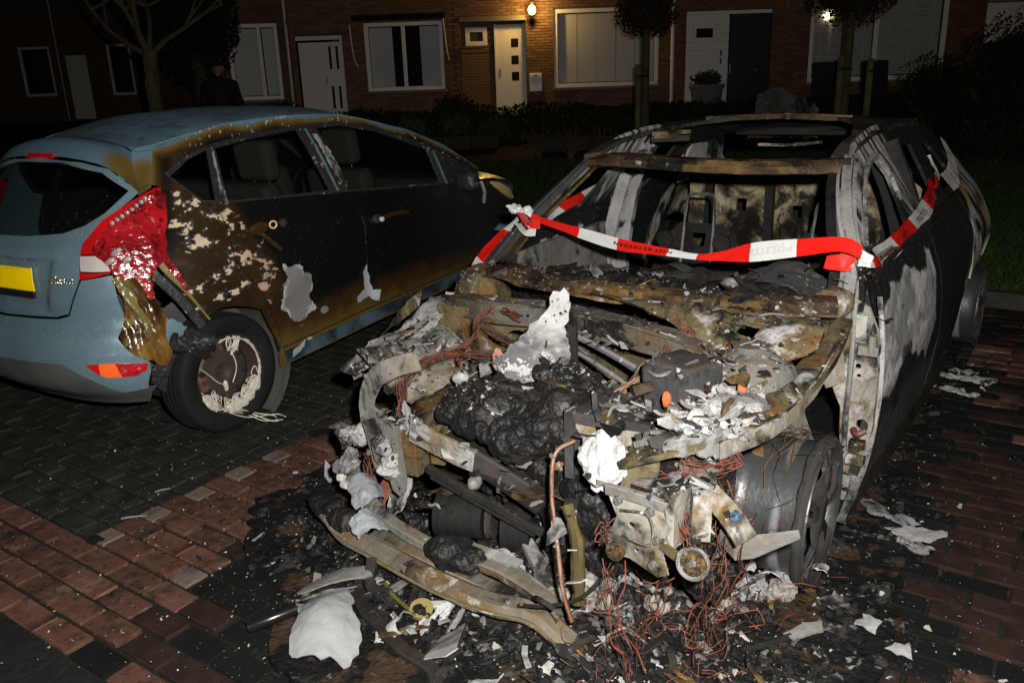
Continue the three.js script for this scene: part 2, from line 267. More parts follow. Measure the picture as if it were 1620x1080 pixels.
{ // grass blades on the verge
  const bg = new THREE.BufferGeometry(), pos = [], idx = []; const w = 0.004;
  for (let k = 0; k < 3; k++) { const a = k * 1.05, c = Math.cos(a), s = Math.sin(a), b = pos.length / 3, lx = 0.02 * Math.cos(a * 2), lz = 0.02 * Math.sin(a * 2); pos.push(-w * c, 0, -w * s, w * c, 0, w * s, lx, 0.05, lz, lx * 2.6, 0.085, lz * 2.6); idx.push(b, b + 1, b + 2, b + 2, b + 1, b + 3); }
  bg.setAttribute('position', new THREE.Float32BufferAttribute(pos, 3)); bg.setIndex(idx); bg.computeVertexNormals();
  const N = 60000, im = new THREE.InstancedMesh(bg, std({ color: col(0.022, 0.040, 0.012), roughness: 0.9 }), N), r = rng(99), M = new THREE.Matrix4(), c = new THREE.Color(); let n = 0;
  while (n < N) {
    const x = -6 + r() * 17, z = -5 - r() * 8.8, v = x * Math.sin(PSI) - z * Math.cos(PSI); if (v < 6.76) continue;
    const k = 0.6 + r() * 0.8; M.compose(V3(x, groundY(x, z) - 0.03, z), new THREE.Quaternion().setFromEuler(new THREE.Euler(0, r() * 6.3, 0)), V3(k, k, k)); im.setMatrixAt(n, M);
    const t = r(); c.setRGB(mix(0.5, 1.5, t), mix(0.6, 1.25, t), mix(0.5, 1.1, t)); im.setColorAt(n, c); n++;
  }
  im.name = 'grass'; im.castShadow = im.receiveShadow = true; stuff(im); scene.add(im); tag(im, 'short green grass on the verge behind the parking bays', 'grass');
}
// ---------------------------------------------------------------- the terrace of houses, 20 m away
const whiteM = std({ color: col(0.74, 0.72, 0.67), roughness: 0.45 }), whiteDoorM = std({ color: col(0.74, 0.71, 0.65), roughness: 0.5 });
const glassM = new THREE.MeshPhysicalMaterial({ color: 0xffffff, transmission: 1, thickness: 0, roughness: 0.03, ior: 1.5, side: THREE.DoubleSide });
const blindM = std({ color: col(0.60, 0.60, 0.59), roughness: 0.8 }), darkM = std({ color: col(0.012, 0.012, 0.013), roughness: 0.9 });
const mortarM = texMat(256, (u, v) => { const a = tf(u, v, 30, 201, 4); const r = lerp3([0.05, 0.045, 0.038], [0.11, 0.10, 0.082], a); return [...r, a]; }, 0.003);
const facadeM = texMat(256, (u, v) => { const a = tf(u, v, 9, 211), b = tf(u, v, 40, 213, 3); const r = lerp3([0.12, 0.066, 0.034], [0.26, 0.155, 0.082], a * 0.6 + b * 0.4); return [...r, b]; }, 0.004, { roughness: 0.9 });
const navyM = std({ color: col(0.006, 0.008, 0.018), roughness: 0.6 }), zincM = std({ color: col(0.35, 0.36, 0.36), roughness: 0.5, metalness: 0.4 });
const concreteM = texMat(256, (u, v) => { const a = tf(u, v, 14, 221, 4); const r = lerp3([0.11, 0.10, 0.09], [0.24, 0.22, 0.19], a); return [...r, a]; }, 0.004);
const roofM = std({ color: col(0.05, 0.035, 0.03), roughness: 0.9 });
const fbg = (() => { const g = new THREE.BoxGeometry(0.205, 0.05, 0.02); return flat(g); })();
// brick front between x0 and x1 with openings [x0, y0, x1, y1]; front face at local z = 0
function front(parent, x0, x1, y0, y1, holes, bricksTo = 3.7, seed = 1, tint = [1, 1, 1]) {
  const s = new THREE.Shape([V2(x0, y0), V2(x1, y0), V2(x1, y1), V2(x0, y1)]);
  for (const h of holes) s.holes.push(new THREE.Path([V2(h[0], h[1]), V2(h[0], h[3]), V2(h[2], h[3]), V2(h[2], h[1])]));
  mesh('wall', boxUV(new THREE.ExtrudeGeometry(s, { depth: 0.28, bevelEnabled: false }).translate(0, 0, -0.29)), mortarM, parent);
  const list = [], r = rng(seed); let row = 0;
  for (let y = y0 + 0.03; y < Math.min(y1, bricksTo); y += 0.0625, row++) for (let x = x0 + 0.11 - (row % 2) * 0.108; x < x1 + 0.05; x += 0.216) {
    let a = x - 0.1025, b = x + 0.1025; if (a < x0) a = x0; if (b > x1) b = x1;
    for (const h of holes) if (y > h[1] - 0.02 && y < h[3] + 0.02) { if (a < h[2] && b > h[0]) { if (a < h[0]) b = h[0]; else if (b > h[2]) a = h[2]; else a = b; } }
    if (b - a > 0.03) list.push([(a + b) / 2, y, b - a]);
  }
  const im = new THREE.InstancedMesh(fbg, facadeM, list.length), M = new THREE.Matrix4(), c = new THREE.Color();
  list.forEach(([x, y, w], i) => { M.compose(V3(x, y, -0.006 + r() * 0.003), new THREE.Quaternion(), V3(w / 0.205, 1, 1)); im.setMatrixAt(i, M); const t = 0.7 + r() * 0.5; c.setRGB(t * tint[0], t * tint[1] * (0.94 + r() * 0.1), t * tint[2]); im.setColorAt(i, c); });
  im.name = 'brick'; im.castShadow = im.receiveShadow = true; stuff(im); parent.add(im);
}
// window in an opening: frame bars, mullions at the given x, panes; returns the frame for further pieces
function windowIn(parent, x0, y0, x1, y1, mull, z = -0.06, bar = 0.085, fm = whiteM) {
  const g = [rbox(x1 - x0, bar, 0.07, (x0 + x1) / 2, y0 + bar / 2, z), rbox(x1 - x0, bar, 0.07, (x0 + x1) / 2, y1 - bar / 2, z), rbox(bar, y1 - y0 - 2 * bar, 0.07, x0 + bar / 2, (y0 + y1) / 2, z - 0.001), rbox(bar, y1 - y0 - 2 * bar, 0.07, x1 - bar / 2, (y0 + y1) / 2, z - 0.001)];
  for (const m of mull) g.push(rbox(bar, y1 - y0 - 2 * bar, 0.066, m, (y0 + y1) / 2, z - 0.001));
  const f = mesh('window', g, fm, parent), xs = [x0 + bar, ...mull.flatMap((m) => [m - bar / 2, m + bar / 2]), x1 - bar];
  for (let i = 0; i < xs.length; i += 2) mesh('pane', bx(xs[i + 1] - xs[i], y1 - y0 - 2 * bar, 0.004, (xs[i] + xs[i + 1]) / 2, (y0 + y1) / 2, z - 0.005), glassM, f);
  mesh('sill', rbox(x1 - x0 + 0.1, 0.05, 0.14, (x0 + x1) / 2, y0 - 0.028, 0.03), concreteM, f);
  mesh('room', [bx(x1 - x0 + 0.4, y1 - y0 + 0.4, 0.02, (x0 + x1) / 2, (y0 + y1) / 2, -1.2), bx(0.02, y1 - y0 + 0.4, 0.9, x0 - 0.15, (y0 + y1) / 2, -0.75), bx(0.02, y1 - y0 + 0.4, 0.9, x1 + 0.15, (y0 + y1) / 2, -0.75), bx(x1 - x0 + 0.4, 0.02, 0.9, (x0 + x1) / 2, y1 + 0.15, -0.75), bx(x1 - x0 + 0.4, 0.02, 0.9, (x0 + x1) / 2, y0 - 0.15, -0.75)], darkM, f);
  return f;
}
const hangBlind = (f, x0, x1, y0, y1, z = -0.16) => mesh('blind', boxUV(rbox(x1 - x0, y1 - y0, 0.008, (x0 + x1) / 2, (y0 + y1) / 2, z, 0.003)), blindM, f);
const roofOver = (h, x0, x1) => mesh('roof', place(new THREE.BoxGeometry(x1 - x0, 0.15, 6), (x0 + x1) / 2, 6.9, -2.4, 0.7, 0, 0), roofM, h);
const backOf = (h, x0, x1) => mesh('rear_wall', bx(x1 - x0 - 0.02, 4.9, 0.2, (x0 + x1) / 2, 2.9, -6), mortarM, h);

{ // house with the white panelled entrance and the two-light window
  const h = thing('row_house', 'brick row house with white side entrance and a two-light window of drawn grey curtains', 'house', [0, 0, -20]);
  front(h, -4.78, -1.06, 0.3, 5.5, [[-4.68, 0.75, -3.62, 2.75], [-3.11, 1.5, -1.33, 2.98]], 3.7, 3);
  const f = windowIn(h, -3.11, 1.5, -1.33, 2.98, [-2.23]);
  hangBlind(f, -3.02, -2.49, 1.59, 2.88); hangBlind(f, -1.86, -1.42, 1.59, 2.88);
  mesh('awning_arm', tube([[-3.42, 2.95, 0.02], [-3.36, 2.2, 0.04], [-3.28, 2.05, 0.05]], 0.012, 10, 6), whiteM, h); mesh('awning_arm', tube([[-1.30, 3.02, 0.02], [-1.24, 2.3, 0.04], [-1.2, 2.12, 0.05]], 0.012, 10, 6), whiteM, h);
  mesh('awning_box', rbox(2.1, 0.12, 0.12, -2.3, 3.08, 0.06), darkM, h);
  mesh('side_panel', [rbox(0.56, 1.84, 0.05, -4.36, 1.69, -0.1), rbox(0.5, 0.11, 0.06, -4.36, 2.45, -0.08)], whiteDoorM, h);
  const d = mesh('door', [rbox(0.46, 1.84, 0.05, -3.85, 1.69, -0.1), rbox(1.06, 0.09, 0.1, -4.15, 2.70, -0.08), rbox(0.06, 1.9, 0.08, -3.65, 1.71, -0.07)], whiteDoorM, h);
  for (const [x, y] of [[-3.93, 2.27], [-3.77, 2.27], [-3.93, 1.4], [-3.77, 1.4]]) mesh('pane', rbox(0.055, 0.5, 0.02, x, y, -0.07), darkM, d);
  mesh('handle', rbox(0.03, 0.16, 0.05, -4.05, 1.78, -0.06), zincM, d);
  mesh('step', rbox(1.3, 0.14, 0.5, -4.15, 0.77, 0.22), concreteM, h); roofOver(h, -4.78, -1.06); backOf(h, -4.78, -1.06);
}
{ // house with the lit wall lamp
  const h = thing('row_house', 'brick row house with white door, small toilet window and a lit wall lamp', 'house', [0, 0, -20]);
  front(h, -1.06, 3.9, 0.3, 5.5, [[-0.93, 0.6, 0.55, 2.92], [1.19, 1.44, 3.58, 3.13]], 3.7, 5);
  mesh('porch_wall', bx(1.6, 2.5, 0.1, -0.19, 1.75, -0.36), mortarM, h);
  { const list = [], g = []; let row = 0; for (let y = 0.72; y < 2.92; y += 0.0625, row++) for (let x = -0.86 - (row % 2) * 0.1; x < -0.15; x += 0.216) { if (y > 2.38 && y < 2.84 && x > -0.93 && x < -0.24) continue; g.push(place(fbg.clone(), x, y, -0.312)); } stuff(mesh('brick', join(g), facadeM, h)); }
  mesh('lintel', rbox(1.5, 0.1, 0.3, -0.19, 2.975, -0.12), concreteM, h);
  const sw = windowIn(h, -0.83, 2.42, -0.33, 2.82, [], -0.28, 0.1);
  const d = mesh('door', [rbox(0.62, 1.98, 0.05, 0.19, 1.87, -0.27), rbox(0.05, 2.0, 0.08, -0.145, 1.88, -0.26), rbox(0.05, 2.0, 0.08, 0.525, 1.88, -0.26)], whiteDoorM, h);
  for (const y of [2.46, 2.09, 1.73]) mesh('pane', rbox(0.17, 0.19, 0.02, 0.3, y, -0.245), darkM, d);
  mesh('handle', rbox(0.025, 0.16, 0.05, -0.04, 1.85, -0.23), zincM, d);
  mesh('step', rbox(1.5, 0.16, 0.75, -0.19, 0.8, 0.0), concreteM, h);
  const f = windowIn(h, 1.19, 1.44, 3.58, 3.13, []);
  for (let i = 0; i < 5; i++) hangBlind(f, 1.29 + i * 0.442, 1.29 + i * 0.442 + 0.436, 1.54, 3.03, -0.16 - (i % 2) * 0.008);
  const p = mesh('downpipe', [cyl(0.04, 0.04, 4.6, 3.88, 3.1, 0.06), cyl(0.05, 0.05, 0.05, 3.88, 2.0, 0.06), cyl(0.05, 0.05, 0.05, 3.88, 3.2, 0.06)], whiteM, h);
  roofOver(h, -1.06, 3.9); backOf(h, -1.06, 3.9);
}
{ // wall lamp: bracket, glass body, lit
  const t = thing('wall_lamp', 'lit wall lamp glowing yellow beside the white front door', 'lamp', [0.70, 3.0, -19.99]);
  mesh('back_plate', rbox(0.1, 0.14, 0.03, 0, -0.1, 0.012), darkM, t);
  mesh('bracket', [tube([[0, -0.12, 0.02], [0, -0.14, 0.1], [0, -0.06, 0.17], [0, -0.01, 0.17]], 0.012, 12, 7), cyl(0.05, 0.065, 0.03, 0, 0.0, 0.17)], darkM, t); mesh('lamp_cap', cyl(0.02, 0.07, 0.05, 0, 0.25, 0.17), darkM, t);
  mesh('lamp_glass', new THREE.SphereGeometry(0.085, 20, 14).scale(1, 1.25, 1).translate(0, 0.12, 0.17), std({ color: col(0.8, 0.6, 0.3), emissive: col(1, 0.60, 0.16), emissiveIntensity: 14, roughness: 0.4 }), t);
  const L = new THREE.PointLight(new THREE.Color(1, 0.60, 0.17), 5, 0, 2); L.name = 'wall_lamp_light'; L.position.set(0, 0.12, 0.30); L.castShadow = true; L.shadow.radius = 3; t.add(L);
}
{ const t = thing('letter_box', 'white letter box on the brick wall right of the lamp-lit door', 'letter box', [0.75, 1.58, -19.98]);
  mesh('box', rbox(0.29, 0.4, 0.12, 0, 0, 0.06, 0.012), whiteM, t); mesh('flap', rbox(0.24, 0.06, 0.02, 0, 0.13, 0.125, 0.004), whiteM, t); mesh('slot', rbox(0.1, 0.018, 0.012, 0, 0.155, 0.139, 0.003), darkM, t); }
{ // house with the dark door
  const h = thing('row_house', 'brick row house with a dark blue door and a blind-covered wide window', 'house', [0, 0, -20]);
  front(h, 3.9, 10.35, 0.3, 5.5, [[4.2, 0.6, 6.15, 2.98], [7.02, 1.36, 10.15, 3.5]], 3.7, 9, [0.95, 0.85, 0.75]);
  const g = []; for (let i = 0; i < 12; i++) g.push(rbox(0.98, 0.178, 0.04, 4.71, 0.8 + i * 0.18, -0.12 + (i % 2) * 0.001, 0.006));
  const e = mesh('entrance_panel', [rbox(0.98, 2.2, 0.03, 4.71, 1.83, -0.15)], whiteDoorM, h); for (const b of g) mesh('board', b, whiteDoorM, e);
  const ew = mesh('window', [rbox(0.5, 0.42, 0.05, 4.63, 2.52, -0.085, 0.01)], whiteM, e); mesh('pane', rbox(0.38, 0.2, 0.02, 4.63, 2.52, -0.065), darkM, ew);
  mesh('wall_plate', rbox(0.035, 0.13, 0.012, 5.03, 2.08, -0.09), darkM, e); mesh('wall_plate', rbox(0.035, 0.11, 0.012, 5.03, 1.9, -0.09), darkM, e);
  mesh('entrance_frame', [rbox(1.95, 0.08, 0.1, 5.17, 2.945, -0.09), rbox(0.06, 2.3, 0.09, 4.225, 1.79, -0.09)], whiteM, h);
  const d = mesh('door', [rbox(0.92, 2.18, 0.05, 5.68, 1.82, -0.12)], navyM, h); for (let i = 0; i < 5; i++) mesh('panel', rbox(0.6, 0.05, 0.02, 5.66, 1.2 + i * 0.3, -0.095), navyM, d);
  mesh('handle', rbox(0.03, 0.2, 0.05, 5.24, 1.72, -0.07), zincM, d); mesh('letter_slot', rbox(0.02, 0.05, 0.06, 5.83, 1.68, -0.07), zincM, d);
  mesh('step', rbox(2.1, 0.14, 0.7, 5.17, 0.66, 0.25), concreteM, h);
  mesh('wall_hook', rbox(0.06, 0.2, 0.05, 6.47, 3.1, 0.02), concreteM, h); mesh('wall_hook', rbox(0.07, 0.12, 0.05, 6.77, 3.05, 0.02), concreteM, h);
  const f = windowIn(h, 7.02, 1.36, 10.15, 3.5, [8.55], -0.06, 0.1);
  const sl = []; for (let y = 1.5; y < 3.4; y += 0.042) { sl.push(bx(1.38, 0.034, 0.004, 7.81, y, -0.15, 0.5)); sl.push(bx(1.42, 0.034, 0.004, 9.33, y, -0.15, 0.5)); }
  stuff(mesh('blind_slat', join(sl), blindM, f)); const lc = []; for (const x of [7.3, 7.85, 8.3, 8.85, 9.35, 9.85]) lc.push(bx(0.03, 1.9, 0.004, x, 2.45, -0.128)); mesh('ladder_tape', join(lc), std({ color: col(0.5, 0.5, 0.5) }), f);
  roofOver(h, 3.9, 10.35); backOf(h, 3.9, 10.35);
}
{ const h = thing('row_house', 'dim house behind the right-hand shrubs with a white boarded bay', 'house', [0, 0, -20]);
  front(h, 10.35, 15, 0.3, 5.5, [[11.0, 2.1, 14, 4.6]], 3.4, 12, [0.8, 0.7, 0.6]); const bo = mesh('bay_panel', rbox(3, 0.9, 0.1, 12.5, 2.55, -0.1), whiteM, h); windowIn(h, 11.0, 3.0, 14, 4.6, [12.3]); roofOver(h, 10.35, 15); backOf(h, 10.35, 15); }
{ // houses on the left: the next one angled, the far row ten metres farther back
  const h = thing('row_house', 'dim row house with white-framed corner window left of the white entrance', 'house', [-4.78, 0, -20.1], 0.15);
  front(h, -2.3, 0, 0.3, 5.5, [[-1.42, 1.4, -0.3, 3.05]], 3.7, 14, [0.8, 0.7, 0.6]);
  const f = windowIn(h, -1.42, 1.4, -0.3, 3.05, [-0.72]); hangBlind(f, -1.33, -0.78, 1.5, 2.95); hangBlind(f, -0.66, -0.4, 1.5, 2.95);
  mesh('downpipe', cyl(0.04, 0.04, 5, -0.1, 3, 0.08), zincM, h); roofOver(h, -2.3, 0); backOf(h, -2.3, 0);
  const k = thing('row_house', 'far row house at the left edge with pale window frames and a downpipe', 'house', [-11.9, 0, -30]);
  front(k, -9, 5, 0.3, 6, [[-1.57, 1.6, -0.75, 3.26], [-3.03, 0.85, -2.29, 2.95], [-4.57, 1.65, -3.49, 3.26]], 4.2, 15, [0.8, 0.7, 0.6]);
  windowIn(k, -1.57, 1.6, -0.75, 3.26, []); windowIn(k, -4.57, 1.65, -3.49, 3.26, []); mesh('door', rbox(0.74, 2.1, 0.06, -2.66, 1.9, -0.1), whiteDoorM, k); mesh('downpipe', cyl(0.04, 0.04, 5, -3.19, 3, 0.08), zincM, k); roofOver(k, -9, 5); backOf(k, -9, 5);
}
// ---------------------------------------------------------------- shared burnt materials
const ashTex = texPair(512, burnt(501, { b0: [0.10, 0.099, 0.097], b1: [0.36, 0.355, 0.345], soot: 0.46, rustK: 0.0, white: 0.45, wc: [0.36, 0.355, 0.345] }));
const ashMat = std({ map: ashTex[0], bumpMap: ashTex[1], bumpScale: 0.01, roughness: 0.9 });
const ashM = () => ashMat;
const goldLens = new THREE.MeshPhysicalMaterial({ color: col(0.55, 0.40, 0.20), roughness: 0.3, clearcoat: 0.7, side: THREE.DoubleSide });
const strandGold = () => goldLens;
function plateMat() {
  const c = document.createElement('canvas'); c.width = 512; c.height = 112; const x = c.getContext('2d');
  x.fillStyle = '#ffd800'; x.fillRect(0, 0, 512, 112);
  const r = rng(5); x.fillStyle = 'rgba(60,45,10,0.8)'; for (let i = 0; i < 9; i++) x.fillRect(300 + i * 18 + r() * 6, 8 + r() * 8, 3 + r() * 6, 2 + r() * 3);
  x.strokeStyle = 'rgba(120,90,0,0.5)'; x.lineWidth = 2; x.strokeRect(3, 3, 506, 106);
  const t = new THREE.CanvasTexture(c); t.colorSpace = THREE.SRGBColorSpace; t.wrapS = t.wrapT = THREE.RepeatWrapping; t.repeat.set(1 / 0.524, 1 / 0.107); t.offset.set(0.26 / 0.524, -0.805 / 0.107);
  return std({ map: t, roughness: 0.35 });
}
async function badge() {
  const { FontLoader } = await import('three/addons/loaders/FontLoader.js'), { TextGeometry } = await import('three/addons/geometries/TextGeometry.js');
  const f = await new FontLoader().loadAsync('fonts/droid/droid_serif_bold.typeface.json');
  const g = new TextGeometry('Fiesta', { font: f, size: 0.030, depth: 0.004, curveSegments: 3, bevelEnabled: true, bevelThickness: 0.0015, bevelSize: 0.001, bevelSegments: 1 });
  g.applyMatrix4(new THREE.Matrix4().makeShear(0, 0, 0.25, 0, 0, 0)); return flat(g);
}
// ---------------------------------------------------------------- the blue hatchback: its body as one surface, s = distance round the plan from the middle of the tail, Y = height
const CAR = { x: -2.43, z: -3.77, yaw: 31.5 * Math.PI / 180 };
const planC = curve([[-0.06, 0, -0.6], [0, 0, 0], [0.015, 0, 0.25], [0.055, 0, 0.45], [0.14, 0, 0.61], [0.29, 0, 0.725], [0.50, 0, 0.795], [0.8, 0, 0.83], [1.3, 0, 0.85], [2.2, 0, 0.855], [2.8, 0, 0.845], [3.2, 0, 0.825], [3.5, 0, 0.78], [3.74, 0, 0.68], [3.90, 0, 0.44], [3.97, 0, 0]]);
const planPts = planC.getSpacedPoints(400).filter((p) => p.z >= 0), planS = [0]; for (let i = 1; i < planPts.length; i++) planS.push(planS[i - 1] + planPts[i].distanceTo(planPts[i - 1]));
const planAt = (s) => { const L = planS.length - 1, t = clamp(s / planS[L], 0, 1) * L; let i = Math.min(L - 1, Math.floor(t)); while (i > 0 && planS[i] > s) i--; while (i < L - 1 && planS[i + 1] < s) i++; const k = clamp((s - planS[i]) / (planS[i + 1] - planS[i])); return [mix(planPts[i].x, planPts[i + 1].x, k), mix(planPts[i].z, planPts[i + 1].z, k)]; };
const pw = (x, t) => { if (x <= t[0][0]) return t[0][1]; for (let i = 1; i < t.length; i++) if (x <= t[i][0]) return mix(t[i - 1][1], t[i][1], (x - t[i - 1][0]) / (t[i][0] - t[i - 1][0])); return t[t.length - 1][1]; };
const spl = (tab) => { const c = curve(tab.map(([a, b]) => [a, b, 0])).getPoints(120); return (x) => pw(x, c.map((p) => [p.x, p.y])); };
const rearX = spl([[0.18, 0.16], [0.28, 0.08], [0.38, 0.01], [0.52, -0.01], [0.60, 0.02], [0.66, 0.055], [0.78, 0.045], [0.90, 0.05], [0.97, 0.075], [1.05, 0.13], [1.2, 0.235], [1.36, 0.36], [1.44, 0.42]]);
const kY = spl([[0.15, 0.945], [0.25, 0.965], [0.4, 0.985], [0.6, 1.0], [0.78, 1.0], [0.9, 0.988], [0.97, 0.965], [1.05, 0.925], [1.2, 0.845], [1.35, 0.755], [1.45, 0.68]]);
function carP(s, Y) { // car axes: X forward from the tail, Z to the right
  const [x, z] = planAt(Math.abs(s)), fall = Math.pow(clamp(1 - x / 1.5), 1.3);
  return [x + rearX(Y) * fall - sst(3.0, 3.95, x) * 0.16 * clamp((Y - 0.55) / 0.4, 0, 1.2), Y, Math.sign(s) * z * kY(Y)];
}
const carL = (X, Y, Z) => V3(Z, Y, -X);                      // car axes to the group's own
const carS = (s, Y) => carL(...carP(s, Y));
const carW = (X, Y, Z) => { const c = Math.cos(CAR.yaw), n = Math.sin(CAR.yaw); return V3(CAR.x + X * n + Z * c, Y, CAR.z - X * c + Z * n); };
// height of the roof / bonnet skin at (X, Z), and of the side rail
const railY = spl([[0.25, 1.335], [0.45, 1.372], [0.7, 1.40], [1.1, 1.43], [1.6, 1.432], [2.0, 1.395], [2.3, 1.325], [2.6, 1.205], [2.9, 1.045], [3.02, 0.975]]);
// paint of the blue car: colour over (s, Y), with the burn marks, blisters and bare metal the fire left
const blueC = [0.085, 0.158, 0.205], olive = [0.115, 0.074, 0.016], brown = [0.042, 0.022, 0.007], blackC = [0.0055, 0.0055, 0.005];
const ramp = (b) => b < 0.3 ? lerp3(blueC, olive, sst(0.02, 0.3, b)) : b < 0.6 ? lerp3(olive, brown, (b - 0.3) / 0.3) : lerp3(brown, blackC, sst(0.6, 0.95, b));
const railOf = (s) => pw(s, [[0.85, 1.40], [1.1, 1.445], [1.4, 1.49], [1.95, 1.508], [2.41, 1.493], [2.94, 1.376], [3.26, 1.253], [3.57, 1.068], [4.2, 0.9]]);
const S0 = 0.4, S1 = 4.5, Y0 = 0.15, Y1 = 1.6;
function sideTex(n, m) {
  const c = new Uint8Array(n * m * 4), h = new Uint8Array(n * m * 4), rr = new Uint8Array(n * m * 4);
  for (let j = 0; j < m; j++) for (let i = 0; i < n; i++) {
    const s = mix(S0, S1, (i + 0.5) / n), Y = mix(Y0, Y1, (j + 0.5) / m), N = fbm3(s * 5, Y * 5, 1.5, 4) - 0.5, F = fbm3(s * 26, Y * 26, 3.7, 3), rail = railOf(s);
    let b = clamp((rail - Y + N * 0.07) / mix(0.085, 0.05, sst(2.2, 3, s)));
    b = Math.min(b, mix(0.30, 1, sst(0.30, 0.66, Y + N * 0.22 - 0.02 * (s - 2))));
    if (s > 1.7) b = Math.min(b, 1 - 0.28 * sst(0.62, 0.42, Y + N * 0.15));
    if (s < 1.12) b = Math.min(b, sst(0.80, 0.94, s + N * 0.05 + (Y > 1.2 ? 0 : 0)) * 0.9 + (Y < 0.9 ? 0.3 : 0));
    const quarterZone = sst(0.93, 1.0, s) * sst(1.58, 1.40, s + (Y - 0.9) * 0.55); b = mix(b, Math.min(b, 0.60 + 0.30 * fbm3(s * 7, Y * 9, 31, 4)), quarterZone);
    if (s < 0.85) b = 0.42 * Math.exp(-(((s - 0.80) / 0.085) ** 2)) * sst(1.40, 1.30, Y + N * 0.06) * (0.7 + 0.6 * F); let k = ramp(b); if (s > 2.5) k = lerp3(k, [0.022, 0.030, 0.028], 0.6 * sst(2.5, 3.6, s) * sst(0.3, 0.9, b));
    let hh = 0.5 + 0.25 * F, ro = mix(0.42, 0.28, b);
    // blistered primer and bare steel on the quarter panel
    const inQ = sst(0.93, 0.99, s) * sst(1.55, 1.38, s + (Y - 0.9) * 0.55) * sst(1.27, 1.16, Y) * sst(0.585, 0.64, Y);
    if (inQ > 0) {
      const band = Math.max(Math.exp(-Math.pow((Y - 1.15 + (s - 1.05) * 0.5) / 0.05, 2)) * 0.9, Math.exp(-Math.pow((Y - 1.05 + (s - 1.1) * 0.2) / 0.035, 2)) * 0.75, Math.exp(-Math.pow((Y - 0.93 + (s - 1.2) * 0.45) / 0.055, 2)), Math.exp(-Math.pow((Y - 0.80 - (s - 1.15) * 0.32) / 0.032, 2)) * 1.05, Math.exp(-Math.pow((Y - 0.70 - (s - 1.15) * 0.2) / 0.035, 2)) * 0.9, Math.exp(-(Math.pow((s - 1.44) / 0.055, 2) + Math.pow((Y - 0.66 + (s - 1.44) * 1.1) / 0.05, 2))) * 1.5);
      const q = fbm3(s * 30, Y * 52, 8.8, 4) * 0.72 + fbm3(s * 10, Y * 14, 2.2, 2) * 0.28, T = 0.715 - 0.19 * band * inQ;
      const g = sst(T - 0.09, T - 0.06, q) * sst(0.2, 0.6, band * inQ); k = lerp3(k, [0.035, 0.034, 0.034], g * 0.85); ro = mix(ro, 0.5, g); hh -= 0.2 * g;
      const w = sst(T, T + 0.02, q) * sst(0.05, 0.3, inQ); k = lerp3(k, lerp3([0.62, 0.50, 0.33], [0.50, 0.32, 0.22], sst(1.25, 1.42, s)), w * (0.75 + 0.25 * F)); ro = mix(ro, 0.6, w); hh += 0.4 * w;
    }
    // big bare patch at the foot of the rear door
    { const d = Math.hypot((s - 1.66 - (0.6 - Y) * 0.12) / 0.115, (Y - 0.60) / 0.165) + (fbm3(s * 14, Y * 14, 6.1, 4) - 0.5) * 1.3; const e = sst(1.02, 0.97, d); k = lerp3(k, lerp3([0.12, 0.11, 0.11], [0.24, 0.23, 0.22], fbm3(s * 12, Y * 12, 4, 3)), e); ro = mix(ro, 0.6, e); hh -= 0.3 * e; const rim = e * (1 - sst(0.9, 0.7, d)); k = lerp3(k, [0.55, 0.55, 0.5], rim * 0.6 * sst(0.5, 0.62, F)); }
    { const d = Math.hypot((s - 1.845) / 0.03, (Y - 0.475) / 0.022) + (F - 0.5) * 0.6; const e = sst(1.05, 0.95, d); k = lerp3(k, [0.2, 0.2, 0.18], e); }
    { const e = sst(0.66, 0.70, fbm3(s * 18, Y * 18, 12.5, 3)) * sst(1.5, 1.6, s) * sst(1.9, 1.8, s) * sst(0.44, 0.4, Y) * sst(0.28, 0.34, Y); k = lerp3(k, [0.5, 0.48, 0.42], e * 0.8); }
    // cracks and specks in the charred lacquer along the roof edge
    const sp = sst(0.68, 0.74, fbm3(s * 60, Y * 60, 5.5, 2)) * sst(0.1, 0.07, Math.abs(rail - Y - 0.075)) * sst(1.0, 1.2, s); k = lerp3(k, [0.4, 0.39, 0.36], sp * 0.8);
    const dust = sst(0.72, 0.78, fbm3(s * 90, Y * 90, 15.5, 2)); k = lerp3(k, [0.10, 0.10, 0.09], dust * 0.22);
    const o = (j * n + i) * 4; for (let q = 0; q < 3; q++) { c[o + q] = toS(clamp(k[q])); h[o + q] = clamp(hh) * 255; rr[o + q] = clamp(ro + (F - 0.5) * 0.2) * 255; } c[o + 3] = h[o + 3] = rr[o + 3] = 255;
  }
  const mk = (d, sr) => { const t = new THREE.DataTexture(d, n, m, THREE.RGBAFormat); t.magFilter = THREE.LinearFilter; t.wrapS = t.wrapT = THREE.RepeatWrapping; if (sr) t.colorSpace = THREE.SRGBColorSpace; t.repeat.set(1 / (S1 - S0), 1 / (Y1 - Y0)); t.offset.set(-S0 / (S1 - S0), -Y0 / (Y1 - Y0)); t.needsUpdate = true; return t; };
  return [mk(c, 1), mk(h), mk(rr)];
}
const [sideMap, sideBump, sideRough] = sideTex(1536, 576);
const burntPaint = new THREE.MeshPhysicalMaterial({ map: sideMap, bumpMap: sideBump, bumpScale: 0.004, roughnessMap: sideRough, roughness: 1, metalness: 0.15, clearcoat: 0.25, clearcoatRoughness: 0.35, side: THREE.DoubleSide });
